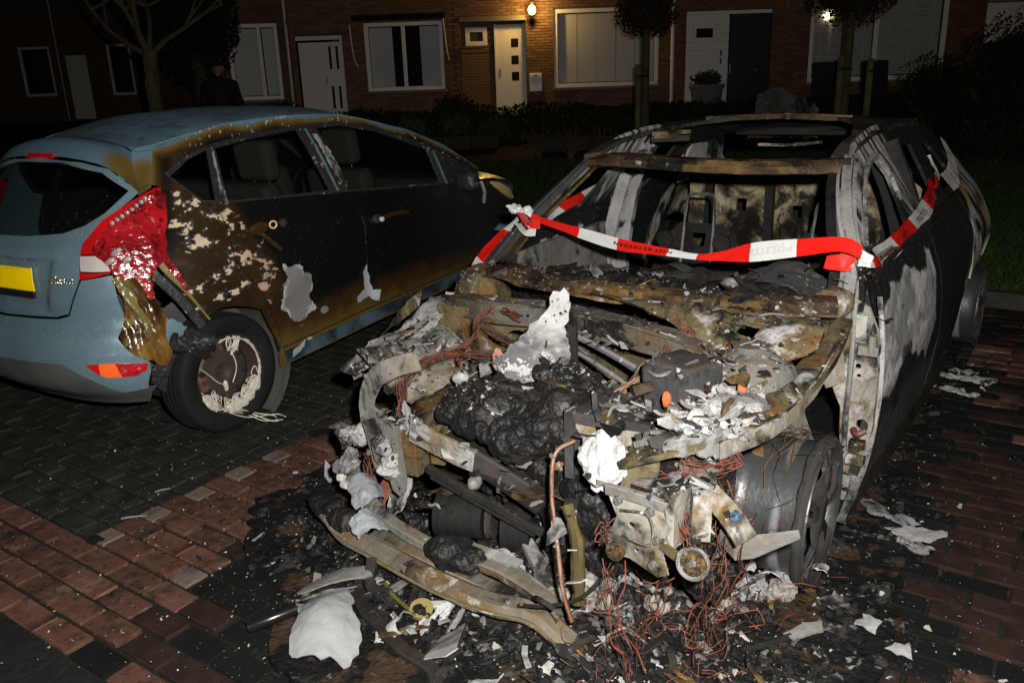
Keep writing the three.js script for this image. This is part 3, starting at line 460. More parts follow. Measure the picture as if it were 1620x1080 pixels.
// the sound blue paint with a dusting of damp and dirt
const [paintMap, paintBump] = texPair(512, (u, v) => { const a = tf(u, v, 5, 301, 3), b = tf(u, v, 60, 303, 3), c = tf(u, v, 128, 305, 2); let r = lerp3([0.095, 0.160, 0.192], [0.135, 0.212, 0.245], a); r = lerp3(r, [0.19, 0.21, 0.21], sst(0.55, 0.8, b) * 0.3); r = lerp3(r, [0.3, 0.31, 0.3], sst(0.74, 0.8, c) * 0.35); return [...r, b * 0.6 + c * 0.4]; });
const bluePaint = new THREE.MeshPhysicalMaterial({ map: paintMap, bumpMap: paintBump, bumpScale: 0.0012, roughness: 0.42, metalness: 0.25, clearcoat: 0.45, clearcoatRoughness: 0.22, side: THREE.DoubleSide });
const roofPaint = (() => { const [m, b] = texPair(512, (u, v) => { const a = tf(u, v, 6, 311, 4), c = tf(u, v, 90, 315, 3), d = tf(u, v, 20, 317, 3); let r = lerp3([0.065, 0.125, 0.165], [0.115, 0.185, 0.23], a); r = lerp3(r, [0.025, 0.045, 0.058], sst(0.45, 0.8, d) * 0.6); r = lerp3(r, [0.25, 0.29, 0.3], sst(0.62, 0.8, c) * 0.4); return [...r, c]; }); return new THREE.MeshPhysicalMaterial({ map: m, bumpMap: b, bumpScale: 0.002, roughness: 0.6, metalness: 0.2, clearcoat: 0.15, clearcoatRoughness: 0.5, side: THREE.DoubleSide }); })();
const sootedPaint = new THREE.MeshPhysicalMaterial({ ...(() => { const [map, bumpMap] = texPair(256, (u, v) => { const a = tf(u, v, 5, 411, 5, 0.65); return [...lerp3([0.012, 0.018, 0.02], [0.055, 0.10, 0.125], sst(0.3, 0.72, a)), a]; }); return { map, bumpMap, bumpScale: 0.002 }; })(), roughness: 0.5, clearcoat: 0.3, clearcoatRoughness: 0.3, side: THREE.DoubleSide });
const darkGlass = new THREE.MeshPhysicalMaterial({ color: col(0.66, 0.71, 0.69), transmission: 1, thickness: 0, roughness: 0.04, ior: 1.5, side: THREE.DoubleSide });
const sootGlass = new THREE.MeshPhysicalMaterial({ color: col(0.66, 0.68, 0.65), transmission: 1, thickness: 0, roughness: 0.05, ior: 1.5, side: THREE.DoubleSide });
const charM = texMat(512, (u, v) => { const a = tf(u, v, 6, 321), b = tf(u, v, 40, 323, 4); let r = lerp3([0.006, 0.006, 0.006], [0.028, 0.027, 0.026], a); r = lerp3(r, [0.28, 0.27, 0.26], sst(0.72, 0.8, b) * 0.7); return [...r, b]; }, 0.006, { roughness: 0.5 });
const rubberM = texMat(256, (u, v) => { const a = tf(u, v, 10, 331, 4); const r = lerp3([0.005, 0.005, 0.005], [0.017, 0.0165, 0.0155], a); return [...r, a]; }, 0.002, { roughness: 0.75 });
const greyPlasM = texMat(256, (u, v) => { const a = tf(u, v, 8, 341, 5); const r = lerp3([0.045, 0.046, 0.045], [0.095, 0.095, 0.09], a); return [...r, a]; }, 0.002, { roughness: 0.7 });
const lensM = new THREE.MeshPhysicalMaterial({ color: col(0.45, 0.006, 0.008), roughness: 0.18, clearcoat: 1, clearcoatRoughness: 0.08, side: THREE.DoubleSide });
const redMelt = (() => { const [m, b] = texPair(512, (u, v) => { const a = tf(u, v, 8, 351, 4), c = tf(u, v, 36, 353, 4); let r = lerp3([0.10, 0.003, 0.005], [0.50, 0.012, 0.018], a * 1.2 - 0.1); r = lerp3(r, [0.02, 0.004, 0.004], sst(0.56, 0.72, c) * 0.8); r = lerp3(r, [0.45, 0.25, 0.22], sst(0.74, 0.82, tf(u, v, 40, 359, 3)) * 0.5); return [...r, c * 0.6 + a * 0.4]; }); return new THREE.MeshPhysicalMaterial({ map: m, bumpMap: b, bumpScale: 0.016, roughness: 0.22, clearcoat: 1, clearcoatRoughness: 0.12, side: THREE.DoubleSide }); })();
const whiteLensM = new THREE.MeshPhysicalMaterial({ color: col(0.42, 0.40, 0.37), roughness: 0.3, clearcoat: 0.8, side: THREE.DoubleSide });
const orangeM = new THREE.MeshPhysicalMaterial({ color: col(0.85, 0.13, 0.02), roughness: 0.3, clearcoat: 0.8, side: THREE.DoubleSide });
const meltBrown = (() => { const [m, b] = texPair(512, (u, v) => { const a = tf(u, v, 5, 361, 4), c = tf(u, v, 24, 363, 4), st = 0.5 + 0.5 * Math.sin((u * 9 + a * 1.6) * Math.PI * 2); let r = lerp3([0.030, 0.012, 0.004], [0.17, 0.075, 0.012], sst(0.3, 0.7, a)); r = lerp3(r, [0.24, 0.20, 0.06], st * 0.5 * sst(0.45, 0.6, c)); return [...r, c * 0.5 + st * 0.5]; }); return new THREE.MeshPhysicalMaterial({ map: m, bumpMap: b, bumpScale: 0.01, roughness: 0.25, clearcoat: 0.9, clearcoatRoughness: 0.15, side: THREE.DoubleSide }); })();
const oliveMelt = (() => { const [m, b] = texPair(256, (u, v) => { const a = tf(u, v, 6, 371, 4), c = tf(u, v, 30, 373, 3); const r = lerp3([0.06, 0.045, 0.010], [0.24, 0.20, 0.07], a); return [...r, c]; }); return new THREE.MeshPhysicalMaterial({ map: m, bumpMap: b, bumpScale: 0.006, roughness: 0.3, clearcoat: 0.7, side: THREE.DoubleSide }); })();
const seatM = texMat(256, (u, v) => { const a = tf(u, v, 40, 381, 3); const r = lerp3([0.05, 0.055, 0.053], [0.10, 0.105, 0.10], a); return [...r, a]; }, 0.002, { roughness: 0.95 });
const rimRust = texMat(512, (u, v) => { const a = tf(u, v, 5, 391, 4), b = tf(u, v, 24, 393, 4); let r = lerp3([0.022, 0.018, 0.015], [0.075, 0.055, 0.042], a); r = lerp3(r, [0.24, 0.085, 0.028], sst(0.56, 0.74, b * 0.5 + a * 0.5)); return [...r, b]; }, 0.004, { roughness: 0.6, metalness: 0.2 });
const strandM = new THREE.MeshPhysicalMaterial({ color: col(0.50, 0.47, 0.40), roughness: 0.35, clearcoat: 0.4, side: THREE.DoubleSide });
const chromeM = std({ color: col(0.55, 0.53, 0.48), metalness: 0.9, roughness: 0.25 });
const goldM = new THREE.MeshPhysicalMaterial({ color: col(0.05, 0.028, 0.008), roughness: 0.25, metalness: 0.3, clearcoat: 0.9, side: THREE.DoubleSide });
const peelM = texMat(256, (u, v) => { const a = tf(u, v, 8, 401, 4); const r = lerp3([0.17, 0.185, 0.19], [0.42, 0.45, 0.46], a); return [...r, a]; }, 0.003);

const blueCar = thing('hatchback', 'blue hatchback seen from behind, right side scorched brown and black with a melted tail lamp', 'car', [CAR.x, 0, CAR.z], -CAR.yaw);
{
  const B = blueCar, inset = (d) => (s, Y) => { const p = carS(s, Y); return V3(p.x - Math.sign(s) * d, p.y, p.z); };
  const both = (fn) => { fn(1); fn(-1); };
  const mir = (poly, sg) => poly.map(([a, b]) => [a * sg, b]);
  const doorHole = [[0.925, 1.285], [1.0, 1.33], [1.094, 1.362], [1.263, 1.398], [1.611, 1.432], [2.075, 1.452], [2.406, 1.455], [2.699, 1.40], [3.109, 1.262], [3.44, 1.075], [3.49, 0.985], [3.465, 0.965], [3.43, 0.67], [3.372, 0.43], [2.2, 0.385], [1.525, 0.335], [1.507, 0.453], [1.39, 0.68], [1.284, 0.83], [1.25, 1.058], [1.225, 1.12], [1.159, 1.128], [1.036, 1.215]];
  const side = [[0.79, 1.226], [0.819, 1.31], [0.848, 1.398], [1.1, 1.445], [1.4, 1.49], [1.7, 1.502], [1.952, 1.508], [2.412, 1.493], [2.94, 1.376], [3.262, 1.253], [3.571, 1.068], [3.50, 0.985], [3.475, 0.965], [3.44, 0.67], [3.38, 0.42], [3.37, 0.336], [2.305, 0.29], [1.485, 0.236], [1.49, 0.30], [1.531, 0.375], [1.51, 0.46], [1.472, 0.531], [1.41, 0.58], [1.33, 0.615], [1.24, 0.638], [1.155, 0.645], [1.1, 0.628], [1.05, 0.575], [0.944, 0.757], [0.9, 0.84], [0.912, 0.867], [0.937, 1.054], [0.931, 1.189], [0.881, 1.239], [0.84, 1.245]];
  both((g) => {
    const m = g > 0 ? burntPaint : bluePaint, N = (n) => n;
    const sd = mesh('body_side', panel(mir(side, g), [mir(doorHole, g)], (a, b) => carS(a, b), { max: 0.06, th: 0.004 * g }), m, B);
    mesh('door_frame', panel(mir(doorHole, g).map(([a, b]) => [a + (a > 2 ? 0.01 : -0.01) * g, b + (b > 0.9 ? 0.012 : -0.012)]), [mir([[0.975, 1.27], [1.1, 1.338], [1.245, 1.372], [1.245, 1.14], [1.165, 1.148], [1.05, 1.225]], g), mir([[1.315, 1.375], [1.611, 1.405], [2.045, 1.428], [2.085, 1.098], [1.32, 1.128]], g), mir([[2.2, 1.428], [2.406, 1.43], [2.69, 1.378], [3.09, 1.235], [3.10, 1.022], [2.215, 1.08]], g)], inset(0.018), { max: 0.08, th: 0.012 * g }), charM, B);
    const rd = mesh('rear_door', panel(mir([[1.236, 1.125], [1.262, 1.058], [1.296, 0.832], [1.402, 0.684], [1.518, 0.457], [1.535, 0.347], [2.192, 0.394], [2.208, 0.646], [2.227, 0.92], [2.2, 1.073], [1.7, 1.103]], g), [], (a, b) => carS(a, b), { max: 0.06, th: 0.01 * g }), m, B);
    const fd = mesh('front_door', panel(mir([[2.213, 1.072], [2.241, 0.92], [2.223, 0.646], [2.207, 0.395], [3.362, 0.438], [3.42, 0.672], [3.455, 0.962], [3.1, 1.008]], g), [], (a, b) => carS(a, b), { max: 0.06, th: 0.01 * g }), m, B);
    mesh('quarter_window', panel(mir([[0.965, 1.268], [1.1, 1.345], [1.25, 1.38], [1.25, 1.135], [1.16, 1.142], [1.045, 1.222]], g), [], inset(0.024), { max: 0.1, th: 0.003 * g }), g > 0 ? sootGlass : darkGlass, B);
    mesh('rear_window', panel(mir([[1.31, 1.38], [1.611, 1.41], [2.05, 1.433], [2.09, 1.092], [1.315, 1.122]], g), [], inset(0.026), { max: 0.1, th: 0.003 * g }), g > 0 ? sootGlass : darkGlass, rd);
    mesh('front_window', panel(mir([[2.195, 1.433], [2.406, 1.435], [2.69, 1.383], [3.095, 1.24], [3.105, 1.018], [2.21, 1.076]], g), [], inset(0.026), { max: 0.1, th: 0.003 * g }), g > 0 ? sootGlass : darkGlass, fd);
    mesh('mirror_base', panel(mir([[3.12, 1.225], [3.44, 1.07], [3.47, 0.985], [3.12, 1.018]], g), [], inset(0.004), { max: 0.08, th: 0.02 * g }), charM, fd);
    // front wing, ahead of the door
    mesh('front_wing', panel(mir([[3.475, 0.955], [3.444, 0.67], [3.384, 0.34], [3.42, 0.35], [3.5, 0.5], [3.62, 0.62], [3.78, 0.665], [3.95, 0.64], [4.08, 0.52], [4.15, 0.4], [4.2, 0.62], [4.12, 0.78], [3.98, 0.88], [3.62, 0.985]], g), [], (a, b) => carS(a, b), { max: 0.06, th: 0.004 * g }), m, B);
    const wheelZ = 0.72 * g;
    // rear wheel well
    mesh('wheel_liner', [new THREE.CylinderGeometry(0.365, 0.365, 0.3, 28, 1, true, 0, Math.PI * 1.02).rotateX(Math.PI / 2).rotateZ(-0.06).rotateY(Math.PI / 2).translate(0.64 * g, 0.30, -0.70), new THREE.CircleGeometry(0.365, 28, 0, Math.PI).rotateY(Math.PI / 2).translate(0.5 * g, 0.3, -0.7)], greyPlasM, B);
  });
  // crumbled and silvered strips on the burnt door pillars
  const strip = (poly, m, d, sd, amp = 0.006) => mesh('peeled_strip', panel(ragged(poly, amp, 0.012, sd), [], (a, b) => { const p = carS(a, b); return V3(p.x + d + 0.004 * (fbm3(a * 70, b * 70, sd, 2) - 0.5), p.y, p.z); }, { max: 0.02, th: 0.003 }), m, B);
  strip([[2.125, 1.40], [2.155, 1.40], [2.19, 1.13], [2.155, 1.12]], ashM(), 0.004, 5); strip([[2.165, 1.33], [2.185, 1.33], [2.21, 1.12], [2.192, 1.1]], ashM(), 0.006, 6);
  strip([[2.085, 1.43], [2.10, 1.43], [2.128, 1.09], [2.112, 1.09]], bluePaint, 0.002, 7, 0.001); strip([[1.262, 1.36], [1.278, 1.37], [1.29, 1.13], [1.27, 1.13]], ashM(), 0.002, 8);
  strip([[1.27, 1.2], [1.29, 1.2], [1.31, 1.118], [1.262, 1.12]], ashM(), 0.003, 9);
  strip([[3.12, 1.225], [3.135, 1.22], [3.14, 1.012], [3.12, 1.012]], bluePaint, 0.002, 10, 0.001);
  // dull blue door bottom edge (sill)
  mesh('sill_trim', panel([[1.53, 0.245], [2.3, 0.30], [3.36, 0.35], [3.37, 0.41], [2.3, 0.372], [1.53, 0.318]], [], (a, b) => { const p = carS(a, b); return V3(p.x + 0.006, p.y, p.z); }, { max: 0.08, th: 0.006 }), sootedPaint, B);
  // flake hanging at the door gap
  mesh('paint_flake', [panel(ragged([[2.165, 0.62], [2.20, 0.66], [2.21, 0.56], [2.23, 0.50], [2.28, 0.49], [2.262, 0.43], [2.225, 0.445], [2.20, 0.47], [2.11, 0.45], [2.10, 0.48], [2.17, 0.52]], 0.005, 0.02, 3), [], (a, b) => { const p = carS(a, b); return V3(p.x + 0.012 + 0.03 * sst(2.2, 2.28, a), p.y, p.z); }, { max: 0.02, th: 0.002 })], peelM, B);
  mesh('paint_flake', [panel(ragged([[1.57, 0.27], [1.66, 0.31], [1.68, 0.35], [1.58, 0.31]], 0.004, 0.02, 4), [], (a, b) => { const p = carS(a, b); return V3(p.x + 0.014, p.y, p.z); }, { max: 0.02, th: 0.002 })], peelM, B);
  // roof, spoiler, windscreen, bonnet
  const rail = (X) => { // side rail (car axes) at X
    let s = X + 0.33; for (let i = 0; i < 12; i++) { const p = carP(s, railOf(s)); s += (X - p[0]) * 0.9; } return carP(s, railOf(s)); };
  const topP = (X, t) => { const r = rail(Math.max(0.50, X)), z = r[2] * t; const back = sst(0.55, 0.2, X); return carL(X, r[1] + 0.055 * (1 - t * t) * (1 - 0.35 * back) - 0.05 * back * back - 0.012 * sst(0.9, 1, Math.abs(t)), z * (1 - 0.1 * back * back)); };
  const grid = (x0, x1, f, nx = 30, nz = 24) => { const pos = [], idx = [], uv = []; for (let i = 0; i <= nx; i++) for (let j = 0; j <= nz; j++) { const X = mix(x0, x1, i / nx), t = mix(-1, 1, j / nz), p = f(X, t); pos.push(p.x, p.y, p.z); uv.push(-p.z, p.x); } for (let i = 0; i < nx; i++) for (let j = 0; j < nz; j++) { const a = i * (nz + 1) + j, b = a + nz + 1; idx.push(a, b, a + 1, a + 1, b, b + 1); } const g = new THREE.BufferGeometry(); g.setAttribute('position', new THREE.Float32BufferAttribute(pos, 3)); g.setAttribute('uv', new THREE.Float32BufferAttribute(uv, 2)); g.setIndex(idx); g.computeVertexNormals(); return g; };
  mesh('roof', grid(0.535, 2.45, topP, 40), roofPaint, B);
  { const E = (t) => { const s = Math.abs(t) * 0.80; return carS(Math.sign(t) * s, pw(s, [[0, 1.378], [0.25, 1.374], [0.4, 1.362], [0.52, 1.345], [0.6, 1.324], [0.70, 1.278], [0.745, 1.25], [0.80, 1.215]])); };
    const g = grid(0, 1, (k, t) => { const p = topP(0.527, t).lerp(E(t), k); p.y += 0.030 * Math.sin(Math.PI * k) * (1 - 0.6 * t * t) ; p.z += 0.03 * Math.sin(Math.PI * k) * Math.abs(t) ** 3; p.x += 0.03 * Math.sin(Math.PI * k) * Math.abs(t) ** 3 * Math.sign(t); return p; }, 14, 40);
    const uv = g.attributes.uv, n = 41; for (let q = 0; q < uv.count; q++) { const t = Math.abs(mix(-1, 1, (q % n) / 40)), k = Math.floor(q / n) / 14; uv.setXY(q, 0.46 + 0.36 * t * (t > 0.6 ? 1 : 0.8), mix(1.40, 1.22, k * t)); }
    mesh('spoiler', g, burntPaint, B); }
  mesh('roof_seam', tube([0.55, 0.9, 1.4, 1.9, 2.4].map((X) => { const p = topP(X, 0.985); return [p.x, p.y + 0.004, p.z]; }), 0.005, 30, 6), bluePaint, B);
  mesh('pillar_filler', panel([[0.66, 1.285], [0.72, 1.262], [0.79, 1.20], [0.85, 1.23], [0.875, 1.40], [0.84, 1.415], [0.75, 1.405], [0.66, 1.36]], [], (a, b) => { const p = carS(a, b); return V3(p.x - 0.012, p.y, p.z - 0.010); }, { max: 0.04, th: 0.006 }), burntPaint, B);
  mesh('high_brake_light', panel([[-0.13, 1.392], [0.13, 1.392], [0.15, 1.372], [-0.15, 1.372]], [], (a, b) => { const p = carS(a, b); return V3(p.x, p.y, p.z + 0.012); }, { max: 0.05, th: 0.01 }), lensM, B);
  const bonX = (X) => pw(X, [[2.95, 1.03], [3.2, 1.005], [3.5, 0.955], [3.75, 0.87], [3.9, 0.76]]), bonW = (X) => pw(X, [[2.9, 0.79], [3.3, 0.765], [3.6, 0.70], [3.8, 0.58], [3.92, 0.42]]);
  mesh('windscreen', grid(2.46, 3.0, (X, t) => { const k = (X - 2.46) / 0.54, a = rail(2.46), z = mix(a[2], 0.74, k), y = mix(a[1] + 0.05, 1.035, k); return carL(X + 0.05 * (1 - t * t), y - 0.02 * t * t, z * t); }, 10), darkGlass, B);
  mesh('bonnet', grid(2.98, 3.9, (X, t) => carL(X + 0.05 * (1 - t * t), bonX(X) + 0.04 * (1 - t * t) - 0.03 * Math.pow(Math.abs(t), 6), bonW(X) * t), 20), bluePaint, B);
  mesh('front_bumper', rbox(1.5, 0.5, 0.3, 0, 0.42, -3.68, 0.1), bluePaint, B);
  both((g) => { const h = mesh('headlamp', panel(mir([[3.66, 0.965], [3.80, 0.945], [4.0, 0.88], [4.10, 0.80], [4.0, 0.80], [3.84, 0.86], [3.72, 0.92]], g), [], (a, b) => { const p = carS(a, b); return V3(p.x + 0.012 * g, p.y, p.z); }, { max: 0.05, th: 0.02 * g }), g > 0 ? strandGold() : whiteLensM, B); });
  // tailgate with its glass
  const R = (l) => [...l, ...l.slice().reverse().filter(([a]) => a > 0).map(([a, b]) => [-a, b])];
  const tg = mesh('tailgate', panel(R([[0, 1.368], [0.4, 1.352], [0.60, 1.322], [0.745, 1.245], [0.785, 1.215], [0.748, 1.186], [0.635, 1.115], [0.548, 1.018], [0.542, 0.876], [0.475, 0.765], [0.44, 0.71], [0.37, 0.692], [0, 0.675]]), [R([[0, 1.352], [0.231, 1.352], [0.56, 1.308], [0.735, 1.226], [0.625, 1.137], [0.54, 1.092], [0.429, 1.06], [0.2, 1.042], [0, 1.038]]).filter((p, i, a) => true)], (a, b) => { const p = carS(a, b), f = sst(0.40, 0.36, Math.abs(a) - (b - 0.9) * 0.35) * sst(0.70, 0.74, b), d = 0.022 * f * sst(0.955, 0.945, b) - 0.008 * Math.exp(-Math.pow((b - 0.985) / 0.02, 2)) * sst(0.5, 0.4, Math.abs(a)); return V3(p.x, p.y, p.z - d); }, { max: 0.03, th: 0.004 }), bluePaint, B);
  mesh('rear_glass', panel(R([[0, 1.372], [0.231, 1.370], [0.57, 1.323], [0.758, 1.23], [0.625, 1.128], [0.54, 1.082], [0.429, 1.05], [0.2, 1.033], [0, 1.028]]), [], (a, b) => { const p = carS(a, b); return V3(p.x * 0.995, p.y, p.z - 0.006); }, { max: 0.08, th: 0.003 }), darkGlass, tg);
  const rp = (a, b, d) => { const p = carS(a, b); return V3(p.x, p.y, p.z + d); };
  mesh('number_plate', panel([[-0.26, 0.805], [0.262, 0.805], [0.262, 0.912], [-0.26, 0.912]], [], (a, b) => rp(a, b, -0.004), { max: 0.1, th: 0.008 }), plateMat(), tg);
  mesh('plate_holder', panel([[-0.27, 0.772], [0.255, 0.772], [0.262, 0.806], [-0.27, 0.806]], [], (a, b) => rp(a, b, -0.002), { max: 0.1, th: 0.012 }), std({ color: col(0.012, 0.012, 0.012), roughness: 0.4 }), tg);
  { // chrome script badge
    const f = await badge(); const bb = f; const p0 = V2(0.388, 0.852); const pos = bb.attributes.position; for (let i = 0; i < pos.count; i++) { const q = rp(p0.x + pos.getX(i) , p0.y + pos.getY(i), 0.004 + pos.getZ(i)); pos.setXYZ(i, q.x, q.y, q.z); } bb.computeVertexNormals(); mesh('model_badge', bb, chromeM, tg); }
  // rear bumper: blue skin torn at the right, dark lower part, reflectors
  const low = (a) => pw(Math.abs(a), [[0, 0.478], [0.3, 0.487], [0.43, 0.487], [0.56, 0.405], [0.66, 0.33], [0.8, 0.33]]);
  const top = [[-0.9, 0.87], [-0.69, 0.885], [-0.551, 0.868], [-0.484, 0.757], [-0.447, 0.70], [-0.375, 0.682], [0, 0.666], [0.375, 0.682], [0.447, 0.70], [0.484, 0.757], [0.551, 0.866], [0.69, 0.882], [0.692, 0.78], [0.70, 0.69], [0.692, 0.60], [0.72, 0.56], [0.75, 0.525], [0.80, 0.485], [0.82, 0.466], [0.815, 0.42], [0.77, 0.335]];
  const bump = [...top, [0.66, 0.33], [0.56, 0.405], [0.43, 0.487], [0.3, 0.487], [0, 0.478], [-0.3, 0.487], [-0.43, 0.487], [-0.56, 0.405], [-0.66, 0.33], [-1.0, 0.33], [-1.02, 0.55]];
  const bulge = (a, b) => 0.012 * Math.exp(-Math.pow((b - 0.60) / 0.05, 2));
  const bm = mesh('rear_bumper', panel(bump, [], (a, b) => rp(a, b, 0.004 + bulge(a, b)), { max: 0.04, th: 0.006 }), bluePaint, B);
  mesh('lower_bumper', panel([...[0, 0.3, 0.43, 0.56, 0.66, 0.80].map((a) => [a, low(a) + 0.008]), [0.74, 0.30], [0.667, 0.244], [0.3, 0.235], [0, 0.232], [-0.667, 0.244], [-0.8, 0.3], ...[-0.8, -0.66, -0.56, -0.43, -0.3].map((a) => [a, low(a) + 0.008])], [], (a, b) => rp(a, b, -0.006 + 0.05 * sst(0.34, 0.24, b) * -1), { max: 0.05, th: 0.005 }), greyPlasM, bm);
  const rf = mesh('reflector', panel([[0.555, 0.487], [0.612, 0.49], [0.61, 0.435], [0.597, 0.447]], [], (a, b) => rp(a, b, 0.014), { max: 0.03, th: 0.01 }), lensM, bm); mesh('amber_lens', panel([[0.614, 0.49], [0.685, 0.486], [0.70, 0.415], [0.637, 0.421], [0.612, 0.434]], [], (a, b) => rp(a, b, 0.014), { max: 0.03, th: 0.01 }), orangeM, rf);
  mesh('lens_end', rough(panel([[0.688, 0.486], [0.82, 0.465], [0.812, 0.433], [0.76, 0.412], [0.702, 0.415]], [], (a, b) => rp(a, b, 0.016), { max: 0.015, th: 0.014 }), 0.005, 40, 3), redMelt, rf);
  mesh('reflector', panel([[-0.555, 0.487], [-0.82, 0.465], [-0.76, 0.412], [-0.637, 0.421]], [], (a, b) => rp(a, b, 0.014), { max: 0.05, th: 0.01 }), lensM, bm);
  // tail lamps
  const lamp = [[0.551, 0.876], [0.557, 1.02], [0.643, 1.118], [0.757, 1.189], [0.85, 1.232], [0.90, 1.222], [0.931, 1.189], [0.937, 1.054], [0.912, 0.93], [0.80, 0.915], [0.70, 0.90], [0.62, 0.882]];
  const lb = (a, b, sg = 1) => { const d = Math.min(1, Math.min(a - 0.55, 0.93 - a) * 12, 1); const p = carS(a * sg, b), n = V3(sg * sst(0.45, 0.85, a), 0, sst(0.9, 0.6, a)).normalize(); return p.addScaledVector(n, 0.012 + 0.02 * clamp(d)); };
  { const t = mesh('tail_lamp', panel([[0.557, 0.98], [0.557, 1.02], [0.643, 1.118], [0.757, 1.189], [0.85, 1.232], [0.89, 1.225], [0.87, 1.1], [0.80, 1.0], [0.70, 0.98]], [], (a, b) => lb(a, b), { max: 0.03, th: 0.02 }), lensM, B);
    mesh('reversing_lens', panel([[0.558, 0.972], [0.653, 0.973], [0.70, 0.935], [0.69, 0.905], [0.562, 0.908]], [], (a, b) => lb(a, b), { max: 0.03, th: 0.02 }), whiteLensM, t);
    mesh('lower_lens', panel([[0.555, 0.902], [0.69, 0.9], [0.74, 0.915], [0.70, 0.90], [0.62, 0.882], [0.552, 0.872]], [], (a, b) => lb(a, b), { max: 0.03, th: 0.02 }), lensM, t);
    const melt = rough(panel(ragged([[0.60, 1.0], [0.68, 1.11], [0.76, 1.176], [0.86, 1.225], [0.925, 1.195], [0.935, 1.06], [0.925, 0.96], [0.965, 0.88], [1.0, 0.80], [0.99, 0.77], [0.96, 0.79], [0.93, 0.87], [0.90, 0.92], [0.86, 0.90], [0.835, 0.85], [0.83, 0.77], [0.81, 0.76], [0.795, 0.83], [0.77, 0.87], [0.73, 0.86], [0.70, 0.9], [0.66, 0.955]], 0.008, 0.03, 12), [], (a, b) => lb(a, b).add(V3(0.008, 0, 0.006)), { max: 0.011, th: 0.02 }), 0.012, 18, 5, 1.4);
    mesh('melted_lens', melt, redMelt, t);
    const sil = []; for (let i = 0; i < 8; i++) { const p = lb(0.69 + i * 0.018, 1.105 + i * 0.0125).add(V3(0.02, 0, 0.024)); sil.push(lump(0.012, 0.011, 0.008, 0.003, 60, i, 2).translate(p.x, p.y, p.z)); } mesh('silver_beads', join(sil), std({ color: col(0.6, 0.58, 0.56), metalness: 0.5, roughness: 0.25 }), t);
    const wb = []; for (const [a, b, w] of [[0.72, 0.985, 0.045], [0.76, 0.95, 0.03], [0.70, 0.95, 0.035]]) { const p = lb(a, b).add(V3(0.022, 0, 0.028)); wb.push(place(lump(w, 0.014, 0.014, 0.006, 40, a * 9, 3), p.x, p.y, p.z, 0, 0, 0.45)); } mesh('melted_reflector', join(wb), std({ color: col(0.62, 0.55, 0.52), metalness: 0.4, roughness: 0.2 }), t);
    mesh('tail_lamp', panel(lamp.map(([a, b]) => [-a, b]), [], (a, b) => lb(-a, b, -1), { max: 0.04, th: -0.02 }), lensM, B); }
  // melted bumper corner: brown skin hanging in folds, blue sliver and a black edge strip behind it
  const fold = (a, b) => { const t = (a - 0.69) * 1.0 - (0.9 - b) * 0.42; return 0.010 * Math.sin(t * 95 + fbm3(a * 9, b * 9, 1, 2) * 5) + 0.014 * Math.sin(t * 41 + 1) + 0.02 * fbm3(a * 16, b * 16, 9, 3); };
  mesh('melted_bumper_skin', panel(ragged([[0.688, 0.872], [0.74, 0.885], [0.80, 0.885], [0.83, 0.84], [0.85, 0.74], [0.875, 0.65], [0.91, 0.55], [0.925, 0.50], [0.90, 0.455], [0.87, 0.45], [0.81, 0.475], [0.755, 0.52], [0.72, 0.565], [0.695, 0.60], [0.685, 0.64], [0.70, 0.70], [0.715, 0.76], [0.705, 0.82]], 0.006, 0.02, 31), [], (a, b) => { const p = carS(a, b), f = 0.016 + fold(a, b); return V3(p.x + f * 0.75, p.y, p.z + f * 0.65); }, { max: 0.011, th: 0.004, crease: 1.3 }), meltBrown, B);
  mesh('olive_skin', panel(ragged([[0.69, 0.868], [0.735, 0.88], [0.765, 0.80], [0.79, 0.70], [0.83, 0.60], [0.885, 0.50], [0.905, 0.46], [0.86, 0.53], [0.80, 0.62], [0.755, 0.70], [0.725, 0.78]], 0.004, 0.02, 33), [], (a, b) => { const p = carS(a, b), f = 0.030 + fold(a, b); return V3(p.x + f * 0.75, p.y, p.z + f * 0.65); }, { max: 0.012, th: 0.003, crease: 1.3 }), oliveMelt, B);
  mesh('bumper_remnant', panel(ragged([[0.80, 0.80], [0.83, 0.78], [0.90, 0.655], [1.02, 0.59], [1.0, 0.55], [0.955, 0.515], [0.90, 0.56], [0.86, 0.66]], 0.005, 0.02, 35), [], (a, b) => { const p = carS(a, b); return V3(p.x - 0.03, p.y, p.z + 0.01); }, { max: 0.02, th: 0.004 }), bluePaint, B);
  mesh('edge_strip', sweep([[0.82, 0.93], [0.87, 0.85], [0.95, 0.735], [1.06, 0.585]].map(([a, b]) => { const p = carS(a, b); return V3(p.x + 0.012, p.y, p.z + 0.004); }), rectProf(0.045, 0.014), V3(1, 0, 0.3), 20), charM, B);
  mesh('olive_edge', sweep([[0.835, 0.95], [0.885, 0.865], [0.965, 0.745], [1.065, 0.60]].map(([a, b]) => { const p = carS(a + 0.012, b + 0.01); return V3(p.x + 0.02, p.y, p.z - 0.01); }), rectProf(0.024, 0.008), V3(1, 0, 0.3), 20, (t) => 0.4 + 1.4 * Math.pow(1 - t, 1.5)), oliveMelt, B);
  { const g = []; for (let i = 0; i < 7; i++) { const r = rng(i + 3), a = carS(0.93 + r() * 0.1, 0.56 - r() * 0.05); g.push(tube([[a.x + 0.01, a.y + 0.02, a.z], [a.x + 0.05, a.y - 0.02, a.z - 0.05 + r() * 0.1], [a.x + 0.02 + r() * 0.03, a.y - 0.05 - r() * 0.05, a.z - 0.06 - r() * 0.08]], 0.012 + r() * 0.01, 10, 6)); }
    g.push(place(lump(0.10, 0.035, 0.035, 0.02, 18, 4, 4), carS(1.0, 0.53).x + 0.03, 0.525, carS(1.02, 0.53).z, 0, 0.9, -0.1));
